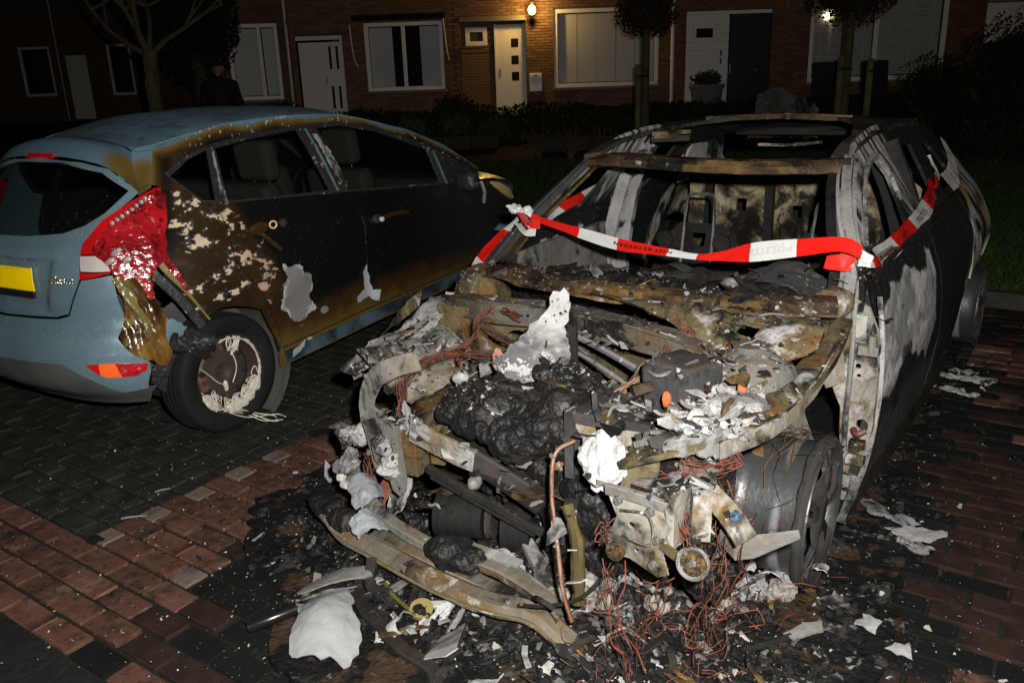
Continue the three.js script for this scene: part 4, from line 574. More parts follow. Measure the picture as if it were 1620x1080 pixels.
    mesh('charred_liner', join(g.map((x) => rough(x, 0.006, 30, 2))), charM, B); }
  // black wheel-arch liner drooping behind the bumper
  mesh('torn_liner', rough(panel(ragged([[0.84, 0.44], [0.95, 0.47], [0.99, 0.36], [1.0, 0.26], [0.96, 0.24], [0.93, 0.17], [0.90, 0.165], [0.89, 0.2], [0.84, 0.27], [0.80, 0.36]], 0.012, 0.03, 41), [], (a, b) => { const p = carS(a, Math.max(b, 0.2)); return V3(p.x - 0.02, b, p.z); }, { max: 0.02, th: 0.006 }), 0.012, 20, 8), charM, B);
  // floor and cabin
  mesh('floor', bx(1.3, 0.1, 3.2, 0, 0.28, -2.0), charM, B);
  mesh('inner_tail', bx(1.1, 0.35, 0.02, 0, 0.78, -0.32), seatM, B);
  const seat = (x, z, wd) => { const s = mesh('seat', [rbox(wd, 0.16, 0.5, x, 0.55, z - 0.1, 0.05), rbox(wd, 0.62, 0.13, x, 0.86, z + 0.2, 0.05, 0.22)], seatM, B); return s; };
  const hr = (s, x, y, z, w = 0.26) => { const h = mesh('head_rest', rbox(w, 0.23, 0.11, x, y, z, 0.045, 0.15), seatM, s); for (const k of [-1, 1]) mesh('head_rest_post', cyl(0.006, 0.006, 0.14, x + k * 0.06, y - 0.15, z - 0.02, 0, 0, 0, 8), chromeM, h); };
  const rs = seat(0, -1.52, 1.22); hr(rs, 0.42, 1.275, -1.33, 0.27); hr(rs, -0.42, 1.275, -1.33, 0.27);
  const s1 = seat(0.36, -2.3, 0.5), s2 = seat(-0.36, -2.3, 0.5); hr(s1, 0.36, 1.29, -2.08); hr(s2, -0.36, 1.29, -2.08);
  mesh('dashboard', [rbox(1.35, 0.25, 0.35, 0, 0.9, -2.85, 0.08)], seatM, B);
  mesh('steering_wheel', place(new THREE.TorusGeometry(0.18, 0.016, 8, 30), -0.36, 0.95, -2.5, -0.4), charM, B);
  // handles
  { const h = mesh('door_handle', rough(sweep([[2.36, 0.905], [2.45, 0.912], [2.6, 0.905]].map(([a, b]) => { const p = carS(a, b); return V3(p.x + 0.03, p.y, p.z); }), rectProf(0.028, 0.03, 0.008), V3(1, 0, 0), 12), 0.003, 30, 2), goldM, B); const p = carS(2.35, 0.90); mesh('handle_cup', new THREE.SphereGeometry(0.036, 14, 10).scale(0.5, 0.8, 1.2).translate(p.x, p.y, p.z), charM, h); mesh('handle_end', lump(0.014, 0.018, 0.018, 0.004, 40, 3, 2).translate(p.x + 0.035, p.y, p.z + 0.0), strandM, h);
    const q = carS(1.47, 0.965), g = mesh('door_handle', rough(sweep([[1.37, 0.985], [1.45, 0.955], [1.52, 0.89], [1.545, 0.868]].map(([a, b]) => { const w = carS(a, b); return V3(w.x + 0.035, w.y, w.z); }), rectProf(0.022, 0.018, 0.005), V3(1, 0, 0), 14), 0.004, 26, 5), goldM, B); mesh('handle_cup', new THREE.SphereGeometry(0.045, 14, 10).scale(0.35, 0.7, 1.5).translate(q.x, q.y + 0.02, q.z), goldM, g); mesh('handle_end', place(new THREE.TorusGeometry(0.018, 0.005, 8, 16), q.x + 0.03, q.y + 0.028, q.z - 0.06, 0, 1.2), strandGold(), g); const c = carS(1.63, 0.985); mesh('lock_cap', new THREE.SphereGeometry(0.025, 12, 8).translate(c.x, c.y, c.z), charM, g); }
  both((g) => { const p = carS(3.22 * g, 1.0), m = mesh('door_mirror', rough(new RoundedBoxGeometry(0.16, 0.13, 0.10, 4, 0.045).rotateY(-0.2 * g).translate(p.x + 0.10 * g, p.y + 0.02, p.z), g > 0 ? 0.012 : 0.001, 16, 4), g > 0 ? charM : bluePaint, B); if (g > 0) mesh('melted_drip', rough(tube([[p.x + 0.13, p.y - 0.0, p.z - 0.12], [p.x + 0.12, p.y - 0.07, p.z - 0.17], [p.x + 0.08, p.y - 0.15, p.z - 0.22]], 0.013, 14, 7), 0.008, 30, 3), ashM(), m); });
  // wheels
  const tyreG = new THREE.LatheGeometry([[0.195, -0.075], [0.21, -0.092], [0.255, -0.100], [0.285, -0.092], [0.298, -0.075], [0.301, -0.05], [0.301, 0.05], [0.298, 0.075], [0.285, 0.092], [0.255, 0.100], [0.21, 0.092], [0.195, 0.075]].map(([a, b]) => V2(a, b)), 56).rotateZ(-Math.PI / 2);
  const rimG = new THREE.LatheGeometry([[0.0, 0.012], [0.03, 0.012], [0.035, 0.03], [0.075, 0.034], [0.085, 0.02], [0.13, 0.035], [0.155, 0.02], [0.165, -0.03], [0.178, -0.02], [0.185, 0.06], [0.197, 0.082], [0.205, 0.08], [0.2, 0.05], [0.195, -0.08]].map(([a, b]) => V2(a, b)), 48).rotateZ(-Math.PI / 2);
  for (const [X, g, n] of [[0.655, 1, 1], [0.655, -1, 0], [3.15, 1, 0], [3.15, -1, 0]]) {
    const w = new THREE.Group(); w.name = 'wheel'; w.position.copy(carL(X, 0.30, 0.715 * g)); if (g < 0) w.rotation.y = Math.PI; B.add(w);
    const ty = mesh('tyre', boxUV(tyreG.clone()), rubberM, w);
    const rm = mesh('rim', boxUV(rimG.clone()), rimRust, w);
    const grooves = []; for (const x of [-0.045, -0.015, 0.015, 0.045]) grooves.push(new THREE.TorusGeometry(0.3005, 0.004, 5, 60).rotateY(Math.PI / 2).translate(x, 0, 0)); mesh('tread_groove', join(grooves), darkM, w);
    const nuts = []; for (let i = 0; i < 4; i++) { const a = i * Math.PI / 2 + 0.5; nuts.push(cyl(0.009, 0.009, 0.02, 0.04, 0.055 * Math.sin(a), 0.055 * Math.cos(a), 0, 0, Math.PI / 2, 6)); } nuts.forEach((q) => mesh('wheel_nut', q, rimRust, w));
    const holes = []; for (let i = 0; i < 8; i++) { const a = i * Math.PI / 4 + 0.2; const q = new THREE.SphereGeometry(0.016, 10, 8).scale(0.35, 1, 1.3).rotateX(-a).translate(0.030, 0.133 * Math.sin(a), 0.133 * Math.cos(a)); holes.push(q); } mesh('rim_hole', join(holes), darkM, w);
    if (n) { // remains of the plastic wheel trim: strings along the rim
      const r = rng(17), st = [];
      const P = (rad, ang, x = 0.075) => V3(x, rad * Math.sin(ang), -rad * Math.cos(ang));
      for (let k = 0; k < 5; k++) st.push(tube(Array.from({ length: 26 }, (_, i) => { const a = -2.9 + i * 0.185; return P(0.183 + (r() - 0.5) * 0.014, a + 0.2, 0.082 + r() * 0.008); }), 0.0016 + r() * 0.002, 120, 5));
      for (let k = 0; k < 46; k++) { const a = -1.57 + (r() - 0.5) * 2.3, l = r(); st.push(tube([P(0.19, a), P(0.165 - 0.05 * l, a + (r() - 0.5) * 0.4, 0.07), P(0.14 + r() * 0.04, a + (r() - 0.5) * 0.8, 0.078), P(0.192, a + (r() - 0.5) * 0.9, 0.085)], 0.0012 + r() * 0.002, 22, 5)); }
      for (let k = 0; k < 12; k++) { const a = 1.05 + r() * 0.5; st.push(tube([P(0.19, a), P(0.15, a + (r() - 0.5) * 0.2), P(0.09 + r() * 0.04, a + (r() - 0.5) * 0.4, 0.06)], 0.002 + r() * 0.003, 14, 5)); }
      st.push(tube([P(0.19, 2.7), P(0.12, 2.9, 0.06), P(0.07, 3.6, 0.06), P(0.06, 4.2, 0.06)], 0.003, 20, 5), tube([P(0.11, 1.2, 0.06), P(0.06, 0.6, 0.07), P(0.05, -0.2, 0.06), P(0.06, -1.2, 0.06)], 0.0035, 20, 5));
      const tr = mesh('melted_wheel_trim', join(st.map((q) => boxUV(q))), strandM, w);
      const lm = []; for (let k = 0; k < 16; k++) { const a = -1.57 + (r() - 0.5) * 2.2; const p = P(0.175 + r() * 0.02, a, 0.075); lm.push(lump(0.012, 0.02 + r() * 0.015, 0.02 + r() * 0.02, 0.01, 40, k, 2).translate(p.x, p.y, p.z)); } { const p = P(0.06, 4.3, 0.06); lm.push(lump(0.012, 0.03, 0.015, 0.008, 40, 3, 2).translate(p.x, p.y, p.z)); }
      mesh('plastic_clot', join(lm), strandM, tr);
      mesh('fallen_string', join(Array.from({ length: 4 }, (_, k) => tube([[0.09, -0.19, 0.05 - k * 0.02], [0.10, -0.25, -0.05 - k * 0.02], [0.13 + r() * 0.05, -0.285, -0.1 - r() * 0.12], [0.16 + r() * 0.06, -0.29, -0.15 - r() * 0.1]], 0.002 + r() * 0.002, 18, 5))), strandM, tr);
    }
  }
}
// ---------------------------------------------------------------- the burnt-out car; its axes: x to the right of the picture along the kerb, y up, v away from the road
const creamM = texMat(512, burnt(601, { b0: [0.11, 0.104, 0.088], b1: [0.32, 0.31, 0.275], rust: [0.12, 0.075, 0.022], rustK: 0.5, soot: 0.6, white: 0.45 }), 0.005, { roughness: 0.7 });
const oliveSteelM = texMat(512, burnt(611, { b0: [0.05, 0.04, 0.018], b1: [0.17, 0.145, 0.08], rust: [0.12, 0.055, 0.014], rustK: 0.6, soot: 0.62, white: 0.42 }), 0.005, { roughness: 0.7 });
const rustM = texMat(512, burnt(621, { b0: [0.018, 0.013, 0.009], b1: [0.085, 0.054, 0.028], rust: [0.17, 0.105, 0.036], rustK: 0.55, soot: 0.5, white: 0.46, dir: 1 }), 0.006, { roughness: 0.62 });
const sootSteelM = texMat(512, burnt(631, { b0: [0.005, 0.005, 0.0047], b1: [0.022, 0.021, 0.020], rust: [0.045, 0.03, 0.015], rustK: 0.25, soot: 0.3, white: 0.25, wc: [0.12, 0.118, 0.115] }), 0.006, { roughness: 0.72 });
const greySteelM = texMat(512, burnt(641, { b0: [0.075, 0.073, 0.068], b1: [0.21, 0.205, 0.19], rust: [0.11, 0.075, 0.025], rustK: 0.3, soot: 0.5, white: 0.35 }), 0.005, { roughness: 0.6 });
const darkGreyM = texMat(512, burnt(651, { b0: [0.014, 0.014, 0.0145], b1: [0.058, 0.058, 0.059], rustK: 0.08, soot: 0.4, white: 0.32, wc: [0.16, 0.16, 0.158] }), 0.006, { roughness: 0.68 });
const coalM = texMat(512, burnt(661, { b0: [0.002, 0.002, 0.002], b1: [0.0085, 0.0083, 0.008], rustK: 0.04, soot: 0.2, white: 0.16, wc: [0.05, 0.05, 0.049] }), 0.03, { roughness: 0.62, specularIntensity: 0.7 });
const pillarM = texMat(512, burnt(671, { b0: [0.09, 0.088, 0.084], b1: [0.34, 0.335, 0.32], rust: [0.08, 0.05, 0.02], rustK: 0.22, soot: 0.52, white: 0.4 }), 0.005, { roughness: 0.75 });
const whiteAshM = texMat(512, (u, v) => { const a = tf(u, v, 5, 681, 6, 0.65), b = tf(u, v, 24, 683, 4); let r = lerp3([0.20, 0.20, 0.196], [0.44, 0.44, 0.43], a * 1.5 - 0.25); r = lerp3(r, [0.05, 0.048, 0.045], sst(0.48, 0.72, tf(u, v, 4, 687, 6, 0.66)) * 0.8); return [...r, b]; }, 0.012, { roughness: 0.95 });
const copperM = texMat(256, (u, v) => { const a = tf(u, v, 12, 691, 5, 0.65); let r = lerp3([0.06, 0.013, 0.006], [0.27, 0.065, 0.030], a * 1.4 - 0.2); r = lerp3(r, [0.012, 0.008, 0.007], sst(0.52, 0.72, tf(u, v, 9, 693, 5, 0.65)) * 0.9); return [...r, a]; }, 0.001, { roughness: 0.6 });
const copperPaleM = texMat(256, (u, v) => { const a = tf(u, v, 10, 695, 5, 0.65); let r = lerp3([0.07, 0.028, 0.012], [0.27, 0.135, 0.075], a * 1.4 - 0.2); r = lerp3(r, [0.30, 0.28, 0.25], sst(0.60, 0.75, tf(u, v, 14, 697, 4)) * 0.5); r = lerp3(r, [0.015, 0.011, 0.009], sst(0.55, 0.75, tf(u, v, 8, 698, 4)) * 0.8); return [...r, a]; }, 0.001, { roughness: 0.5, metalness: 0.2 });
const pinkM = texMat(256, (u, v) => { const a = tf(u, v, 8, 699, 4); return [...lerp3([0.28, 0.09, 0.065], [0.42, 0.21, 0.17], a), a]; }, 0.003);
const alloyM = std({ color: col(0.36, 0.36, 0.36), metalness: 0.6, roughness: 0.4 });
const tyreWireM = std({ color: col(0.025, 0.022, 0.018), roughness: 0.6, metalness: 0.3 }), rustWireM = std({ color: col(0.16, 0.09, 0.03), roughness: 0.6, metalness: 0.3 });

const UC = -1.46, VC = 3.6;
const W = (x, y, v) => V3(x, y, VC - v);
const Wl = (l) => l.map((p) => W(...p));
const WP = (x, y, v) => UV(x + UC, y, v); // the same point in the world, for loose things
const wreck = thing('burnt_out_car', 'burnt-out car shell stripped to bare scorched metal, its engine bay open', 'car', UV(UC, 0, VC).toArray(), -PSI);
const sideX = (y, v) => { let b = y < 0.95 ? 0.935 - 0.075 * clamp((y - 0.5) / 0.45) ** 2 - 0.02 * clamp((0.5 - y) / 0.3) ** 2 : 0.86 - (y - 0.95) * 0.66; b += 0.04 * clamp((v - 2.8) / 1.6) * clamp((1.05 - y) / 0.3) + 0.05 * Math.exp(-(((v - 5.6) / 0.5) ** 2) - ((y - 0.72) / 0.25) ** 2); if (v > 5.8) b -= 0.3 * ((v - 5.8) / 0.6) ** 2; return b; };
{
  const K = wreck, P = (name, g, m, par = K) => mesh(name, g, m, par);
  const inPoly = (x, y, p) => { let c = false; for (let i = 0, j = p.length - 1; i < p.length; j = i++) if ((p[i][1] > y) !== (p[j][1] > y) && x < (p[j][0] - p[i][0]) * (y - p[i][1]) / (p[j][1] - p[i][1]) + p[i][0]) c = !c; return c; };
  const edgeD = (x, y, p) => { let d = 9; for (let i = 0, j = p.length - 1; i < p.length; j = i++) { const ax = p[j][0], ay = p[j][1], bx_ = p[i][0] - ax, by = p[i][1] - ay, t = clamp(((x - ax) * bx_ + (y - ay) * by) / (bx_ * bx_ + by * by)); d = Math.min(d, Math.hypot(x - ax - bx_ * t, y - ay - by * t)); } return inPoly(x, y, p) ? d : -d; };
  // scorch pattern of the near side over (v, y): soot, with pale burnt-through areas
  const patch = [[3.07, 0.78], [3.04, 0.54], [3.08, 0.46], [3.2, 0.44], [3.36, 0.50], [3.58, 0.50], [3.92, 0.43], [4.09, 0.57], [4.14, 0.74], [4.12, 0.86], [4.02, 0.90], [3.95, 0.80], [3.66, 0.83], [3.53, 0.89], [3.26, 0.86]];
  const sideM = (() => {
    const n = 1024, m = 384, c = new Uint8Array(n * m * 4), h = new Uint8Array(n * m * 4), v0 = 2.6, v1 = 6.4, y0 = 0.1, y1 = 1.5;
    for (let j = 0; j < m; j++) for (let i = 0; i < n; i++) {
      const v = mix(v0, v1, (i + 0.5) / n), y = mix(y0, y1, (j + 0.5) / m), N = fbm3(v * 6, y * 6, 2.2, 4) - 0.5, F = fbm3(v * 24, y * 24, 7.1, 3);
      let k = lerp3([0.0055, 0.0055, 0.0055], [0.020, 0.0195, 0.019], fbm3(v * 3, y * 3, 5, 4)), pale = 0;
      const d = edgeD(v + N * 0.22, y + (fbm3(v * 6, y * 6, 9.2, 4) - 0.5) * 0.16, patch);
      const sw = fbm3(v * 5 + N * 2, y * 12 + N * 3, 11, 4);
      k = lerp3(k, lerp3([0.20, 0.20, 0.198], [0.52, 0.52, 0.51], sst(0.25, 0.7, sw)), sst(-0.006, 0.012, d) * mix(1, sst(0.72, 0.60, fbm3(v * 9, y * 9, 3.3, 4)), 0.85));
      // grey upright beside the door mirror, and the greyish lower door
      k = lerp3(k, [0.045, 0.044, 0.043], sst(0.48, 0.3, y) * sst(2.9, 3.2, v) * sst(5.0, 4.2, v) * sst(0.4, 0.62, fbm3(v * 5, y * 4, 8, 3)));
      // front and centre pillars, window arch
      const top = sst(0.97, 1.03, y);
      pale = Math.max(pale, top * sst(3.12, 3.0, v - (y - 0.95) * 2.1 - N * 0.2) * 0.9 * sst(1.4, 1.3, y));
      pale = Math.max(pale, top * sst(0.17, 0.11, Math.abs(v - 4.22 - (1.0 - y) * -0.12 + N * 0.1)) * sst(0.72, 0.5, fbm3(v * 14, y * 5, 6.6, 3)));
      pale = Math.max(pale, sst(1.2, 1.27, y) * sst(3.5, 3.7, v) * sst(4.42, 4.36, v) * 0.8);
      // rear quarter: pale scorched steel along the shoulder and the tail edge
      const q = sst(0.16, 0.10, Math.abs(v - 5.42 - (y - 0.95) * 0.55 + N * 0.12)) * sst(0.36, 0.5, y) * sst(1.04, 0.97, y); pale = Math.max(pale, q * 0.95); const q2 = sst(5.5, 5.62, v + N * 0.1) * sst(0.3, 0.45, y) * sst(1.22, 1.08, y); pale = Math.max(pale, q2 * 0.9);
      k = lerp3(k, lerp3(lerp3([0.16, 0.157, 0.15], [0.46, 0.455, 0.44], sst(0.3, 0.7, fbm3(v * 24, y * 10, 4.4, 5))), [0.32, 0.24, 0.11], sst(0.5, 0.64, fbm3(v * 5, y * 5, 14, 3)) * sst(5.0, 5.3, v)), pale * sst(0.70, 0.50, fbm3(v * 26, y * 9, 13, 5)));
      const sp = sst(0.75, 0.8, fbm3(v * 80, y * 80, 21, 2)); k = lerp3(k, [0.12, 0.12, 0.115], sp * 0.4);
      const o = (j * n + i) * 4; for (let z = 0; z < 3; z++) { c[o + z] = toS(k[z]); h[o + z] = F * 255; } c[o + 3] = h[o + 3] = 255;
    }
    const mk = (d, s) => { const t = new THREE.DataTexture(d, n, m, THREE.RGBAFormat); t.magFilter = THREE.LinearFilter; t.wrapS = t.wrapT = THREE.RepeatWrapping; if (s) t.colorSpace = THREE.SRGBColorSpace; t.repeat.set(1 / (v1 - v0), 1 / (y1 - y0)); t.offset.set(-v0 / (v1 - v0), -y0 / (y1 - y0)); t.needsUpdate = true; return t; };
    return std({ map: mk(c, 1), bumpMap: mk(h), bumpScale: 0.005, roughness: 0.62 });
  })();
  const sideP = (s, off = 0) => (v, y) => { const wob = 0.012 * (fbm3(v * 3.3, y * 3.3, s * 4, 3) - 0.5); return W(s * (sideX(y, v) + wob - off), y - (s < 0 ? 0.05 * sst(3.6, 2.8, v) : 0), v + (s < 0 ? 0.30 * sst(4.15, 3.3, v) : 0)); };
  const frame = [[2.90, 0.86], [3.05, 1.0], [3.2, 1.09], [3.42, 1.19], [3.63, 1.288], [3.9, 1.355], [4.23, 1.385], [4.8, 1.392], [5.3, 1.365], [5.58, 1.29], [5.78, 1.16], [5.95, 1.03], [5.9, 0.985], [5.15, 0.985], [4.2, 0.965], [3.02, 0.935]];
  const w1 = [[3.11, 0.955], [3.22, 1.035], [3.34, 1.085], [3.56, 1.165], [3.76, 1.23], [3.95, 1.266], [4.06, 1.262], [4.10, 1.19], [4.03, 1.09], [3.95, 1.02], [3.9, 0.975]], w2 = [[4.30, 0.99], [4.36, 1.06], [4.46, 1.16], [4.58, 1.262], [4.72, 1.275], [4.86, 1.262], [4.80, 1.14], [4.73, 1.0]], w3 = [[4.98, 1.02], [5.02, 1.12], [5.10, 1.24], [5.24, 1.25], [5.36, 1.16], [5.44, 1.02]];
  const quarter = [[5.16, 0.98], [5.22, 0.80], [5.16, 0.62], [5.19, 0.5], [5.25, 0.56], [5.34, 0.63], [5.46, 0.68], [5.6, 0.70], [5.74, 0.68], [5.85, 0.63], [5.93, 0.56], [5.98, 0.45], [6.1, 0.40], [6.2, 0.6], [6.18, 0.9], [5.98, 1.02]];
  for (const s of [1, -1]) {
    const sp = sideP(s);
    P('side_frame', panel(frame, [w1, w2, w3], sp, { max: 0.05, th: 0.018 * s }), sideM);
    P('front_door', panel([[3.0, 0.925], [2.99, 0.7], [2.96, 0.5], [2.90, 0.3], [2.88, 0.18], [4.12, 0.16], [4.24, 0.45], [4.2, 0.8], [4.17, 0.958]], [], (v, y) => sp(v, y), { max: 0.06, th: 0.03 * s }), sideM);
    P('rear_door', panel([[4.183, 0.958], [4.215, 0.8], [4.255, 0.45], [4.135, 0.16], [4.9, 0.17], [5.0, 0.36], [5.14, 0.6], [5.2, 0.8], [5.14, 0.978]], [], (v, y) => sp(v, y), { max: 0.06, th: 0.03 * s }), sideM);
    P('rear_quarter', panel(quarter, [], sp, { max: 0.05, th: 0.01 * s }), sideM);
    P('sill', sweep(Wl([[s * 0.86, 0.16, 2.85], [s * 0.89, 0.15, 3.6], [s * 0.90, 0.15, 4.95]]), rectProf(0.12, 0.1), V3(0, 1, 0), 10), sootSteelM);
    P('waist_moulding', sweep([3.03, 3.4, 3.8, 4.2, 4.7, 5.1].map((v) => { const p = sp(v, 0.945 + 0.012 * (v - 3)); p.x += s * 0.006; return p; }), rectProf(0.02, 0.025), V3(0, 1, 0), 20), sootSteelM);
  }
  // roof skin with the open sunroof
  const railAt = (v) => pw(v, [[3.63, 1.275], [3.9, 1.335], [4.23, 1.36], [4.8, 1.368], [5.3, 1.345], [5.6, 1.27]]), roofP = (x, v) => { const r = railAt(v), hw = 0.86 - (r - 0.95) * 0.66 + 0.01; return W(x, r + 0.05 * (1 - (x / hw) ** 2) + 0.02 * (fbm3(x * 4, v * 4, 2, 3) - 0.5), v); };
  P('roof', panel([[-0.63, 3.66], [-0.55, 3.685], [-0.545, 3.9], [-0.52, 4.2], [-0.45, 4.6], [-0.38, 4.74], [0.30, 4.76], [0.42, 4.6], [0.53, 4.1], [0.55, 3.685], [0.63, 3.66], [0.605, 4.2], [0.60, 4.8], [0.615, 5.3], [0.63, 5.56], [0, 5.62], [-0.63, 5.56], [-0.6, 5.3], [-0.59, 4.8], [-0.6, 4.2]], [], roofP, { max: 0.04, th: 0.02 }), texMat(512, burnt(641 + 40, { b0: [0.006, 0.006, 0.0055], b1: [0.045, 0.043, 0.04], rust: [0.10, 0.05, 0.014], rustK: 0.4, soot: 0.45, white: 0.32, wc: [0.16, 0.157, 0.15] }), 0.012, { roughness: 0.75 }));
  P('header_beam', rough(sweep(Wl([[-0.605, 1.245, 3.74], [-0.45, 1.262, 3.66], [-0.2, 1.258, 3.62], [0.1, 1.25, 3.61], [0.4, 1.254, 3.62], [0.64, 1.265, 3.66]]), [[-0.06, -0.026], [0.0, -0.034], [0.05, -0.022], [0.055, 0.01], [0.03, 0.03], [-0.04, 0.034], [-0.06, 0.02], [-0.06, -0.026]], V3(0, 1, 0), 60), 0.006, 14, 3), rustM);
  P('roof_rear_rail', rough(sweep(Wl([[-0.44, 1.394, 4.80], [0, 1.408, 4.80], [0.36, 1.396, 4.80]]), rectProf(0.06, 0.03), V3(0, 1, 0), 30), 0.004, 14, 8), rustM);
  P('sunroof_rail', rough(sweep(Wl([[0.20, 1.335, 3.80], [0.34, 1.335, 3.80], [0.47, 1.345, 3.84]]), rectProf(0.018, 0.014), V3(0, 1, 0), 12), 0.004, 20, 9), creamM);
  P('sunroof_motor', [rough(bx(0.12, 0.02, 0.3, -0.44, 1.345, VC - 4.25, 0, 0.3), 0.01, 12, 4), rough(bx(0.04, 0.02, 0.22, -0.38, 1.36, VC - 4.15, 0, -0.5), 0.008, 14, 6)], oliveSteelM);
  P('sunroof_motor_soot', rough(bx(0.2, 0.04, 0.34, -0.43, 1.33, VC - 4.3, 0, 0.3), 0.02, 10, 7), sootSteelM);
  // windscreen pillars
  for (const s of [1, -1]) { const d = s < 0 ? -0.05 : 0; const c = Wl(s > 0 ? [[0.835, 0.80, 2.88], [0.80, 0.99, 3.08], [0.735, 1.10, 3.24], [0.665, 1.21, 3.48], [0.615, 1.285, 3.72]] : [[-0.86, 0.74, 3.02], [-0.82, 0.93, 3.30], [-0.74, 1.09, 3.52], [-0.665, 1.21, 3.68], [-0.615, 1.285, 3.77]]);
    P('windscreen_pillar', rough(sweep(c, [[-0.034, -0.018], [0.034, -0.018], [0.037, 0.008], [0.022, 0.012], [0.016, 0.022], [-0.020, 0.022], [-0.026, 0.012], [-0.037, 0.008], [-0.034, -0.018]], V3(0, 1, -0.4), 40), 0.002, 9, 5 + s), s > 0 ? pillarM : darkGreyM);
    const c2 = c.map((p, i) => p.clone().add(V3(-s * 0.055, -0.012, -0.012))); P('pillar_inner_flange', rough(sweep(c2, rectProf(s < 0 ? 0.058 : 0.045, 0.016), V3(0, 1, -0.4), 30), 0.004, 18, 15 + s), s < 0 ? rustM : sootSteelM);
    P('centre_pillar', rough(sweep(Wl([[s * 0.84, 0.2, 4.36], [s * 0.80, 0.7, 4.36], [s * 0.74, 1.0, 4.34], [s * 0.62, 1.30, 4.32]]), rectProf(0.15, 0.05), V3(0, 0, 1), 24), 0.006, 12, 21 + s), s < 0 ? pillarM : sootSteelM);
  }
  { const arch = w1.slice(1, 9).map(([v, y]) => { const p = sideP(1)(v, y); p.x += 0.006; return p; }); P('window_frame', rough(sweep(arch, rectProf(0.03, 0.022), V3(1, 0, 0), 50), 0.003, 20, 4), pillarM); }
  P('pillar_cover', rough(sweep(Wl([[-0.86, 0.52, 4.30], [-0.80, 0.82, 4.28], [-0.70, 1.12, 4.26]]), rectProf(0.07, 0.03), V3(0, 0, 1), 24), 0.01, 16, 31), pillarM);
  // cabin: floor, far door linings, rear bulkhead, seat frames, dash rubble
  P('floor_pan', bx(1.66, 0.06, 3.1, 0, 0.2, VC - 4.4), coalM);
  P('door_lining', rough(panel([[3.15, 0.88], [4.2, 0.90], [4.25, 0.35], [3.1, 0.35]], [[[3.5, 0.56], [3.9, 0.58], [3.9, 0.46], [3.52, 0.44]]], (v, y) => W(-0.80, y - 0.04, v), { max: 0.08, th: 0.02 }), 0.02, 6, 3), greySteelM);
  P('rear_bulkhead', rough(panel([[-0.66, 0.3], [0.70, 0.3], [0.70, 1.0], [0.6, 1.08], [-0.55, 1.08], [-0.66, 1.0]], [[[-0.35, 0.82], [-0.28, 0.82], [-0.28, 0.9], [-0.35, 0.9]], [[0.0, 0.8], [0.06, 0.8], [0.06, 0.87], [0.0, 0.87]]], (x, y) => W(x, y, 5.0 + 0.1 * y), { max: 0.06, th: 0.02 }), 0.012, 9, 5), texMat(512, burnt(701, { b0: [0.005, 0.0045, 0.004], b1: [0.04, 0.03, 0.02], rust: [0.32, 0.275, 0.16], rustK: 0.6, soot: 0.55, white: 0.3 }), 0.01));
  P('bulkhead_rib', [-0.5, -0.12, 0.22, 0.55].map((x) => rough(bx(0.05, 0.7, 0.04, x, 0.68, VC - 5.03), 0.006, 14, x * 9)), sootSteelM);
  P('load_bay', [bx(1.5, 0.05, 1.1, 0, 0.42, VC - 5.6), bx(1.55, 0.55, 0.04, 0, 0.68, VC - 6.15), bx(1.1, 0.1, 0.05, 0, 1.30, VC - 5.62)], sootSteelM);
  P('load_bay_shell', rough(panel([[4.9, 1.0], [5.1, 1.22], [5.5, 1.22], [5.8, 1.0]], [], (v, y) => W(-0.66, y, v), { max: 0.06, th: 0.02 }), 0.02, 8, 14), pillarM);
  for (const [x, v, a] of [[-0.24, 4.12, 0], [0.46, 4.05, 1]]) {
    const st = P('seat_frame', [rough(panel([[-0.22, 0.42], [0.22, 0.42], [0.24, 0.62], [0.19, 0.80], [0.12, 0.88], [-0.12, 0.88], [-0.19, 0.80], [-0.24, 0.62]], [[[-0.035, 0.76], [0.035, 0.76], [0.04, 0.83], [-0.04, 0.83]], [[-0.13, 0.5], [0.13, 0.5], [0.14, 0.62], [-0.14, 0.62]]], (q, y) => W(x + q, y, v + 0.25 * (y - 0.4) + 0.3 * q * q), { max: 0.05, th: 0.012 }), 0.006, 14, x * 8), rough(bx(0.48, 0.06, 0.46, x, 0.38, VC - v + 0.2), 0.02, 9, x * 3)], sootSteelM);
    P('head_rest_hoop', tube(Wl([[x - 0.085, 0.66, v + 0.06], [x - 0.08, 0.94, v + 0.11], [x - 0.065, 1.03, v + 0.12], [x, 1.035, v + 0.12], [x + 0.065, 1.03, v + 0.12], [x + 0.08, 0.94, v + 0.11], [x + 0.085, 0.66, v + 0.06]]), 0.008, 40, 7), pillarM, st);
    P('seat_side_tube', [tube(Wl([[x - 0.23, 0.40, v], [x - 0.235, 0.62, v + 0.05], [x - 0.18, 0.83, v + 0.1]]), 0.016, 20, 8), tube(Wl([[x + 0.23, 0.40, v], [x + 0.235, 0.62, v + 0.05], [x + 0.18, 0.83, v + 0.1]]), 0.016, 20, 8)], sootSteelM, st);
    for (const k of [-1, 1]) P('recliner_plate', rough(cyl(0.045, 0.045, 0.02, x + k * 0.16, 0.80, VC - v - 0.02, Math.PI / 2), 0.004, 20, 4 + k), sootSteelM, st);
  }
  P('dash_rubble', [[-0.3, 0.76, 3.1, 0.3, 0.08, 0.16, 3], [0.1, 0.76, 3.15, 0.3, 0.09, 0.2, 7], [0.52, 0.83, 3.0, 0.16, 0.08, 0.13, 9], [0.6, 0.74, 3.25, 0.2, 0.1, 0.2, 11], [-0.55, 0.71, 3.25, 0.2, 0.09, 0.2, 13]].map(([x, y, v, a, b, c, s]) => lump(a, b, c, 0.05, 7, s, 4, 0.9).translate(x, y, VC - v)), coalM);
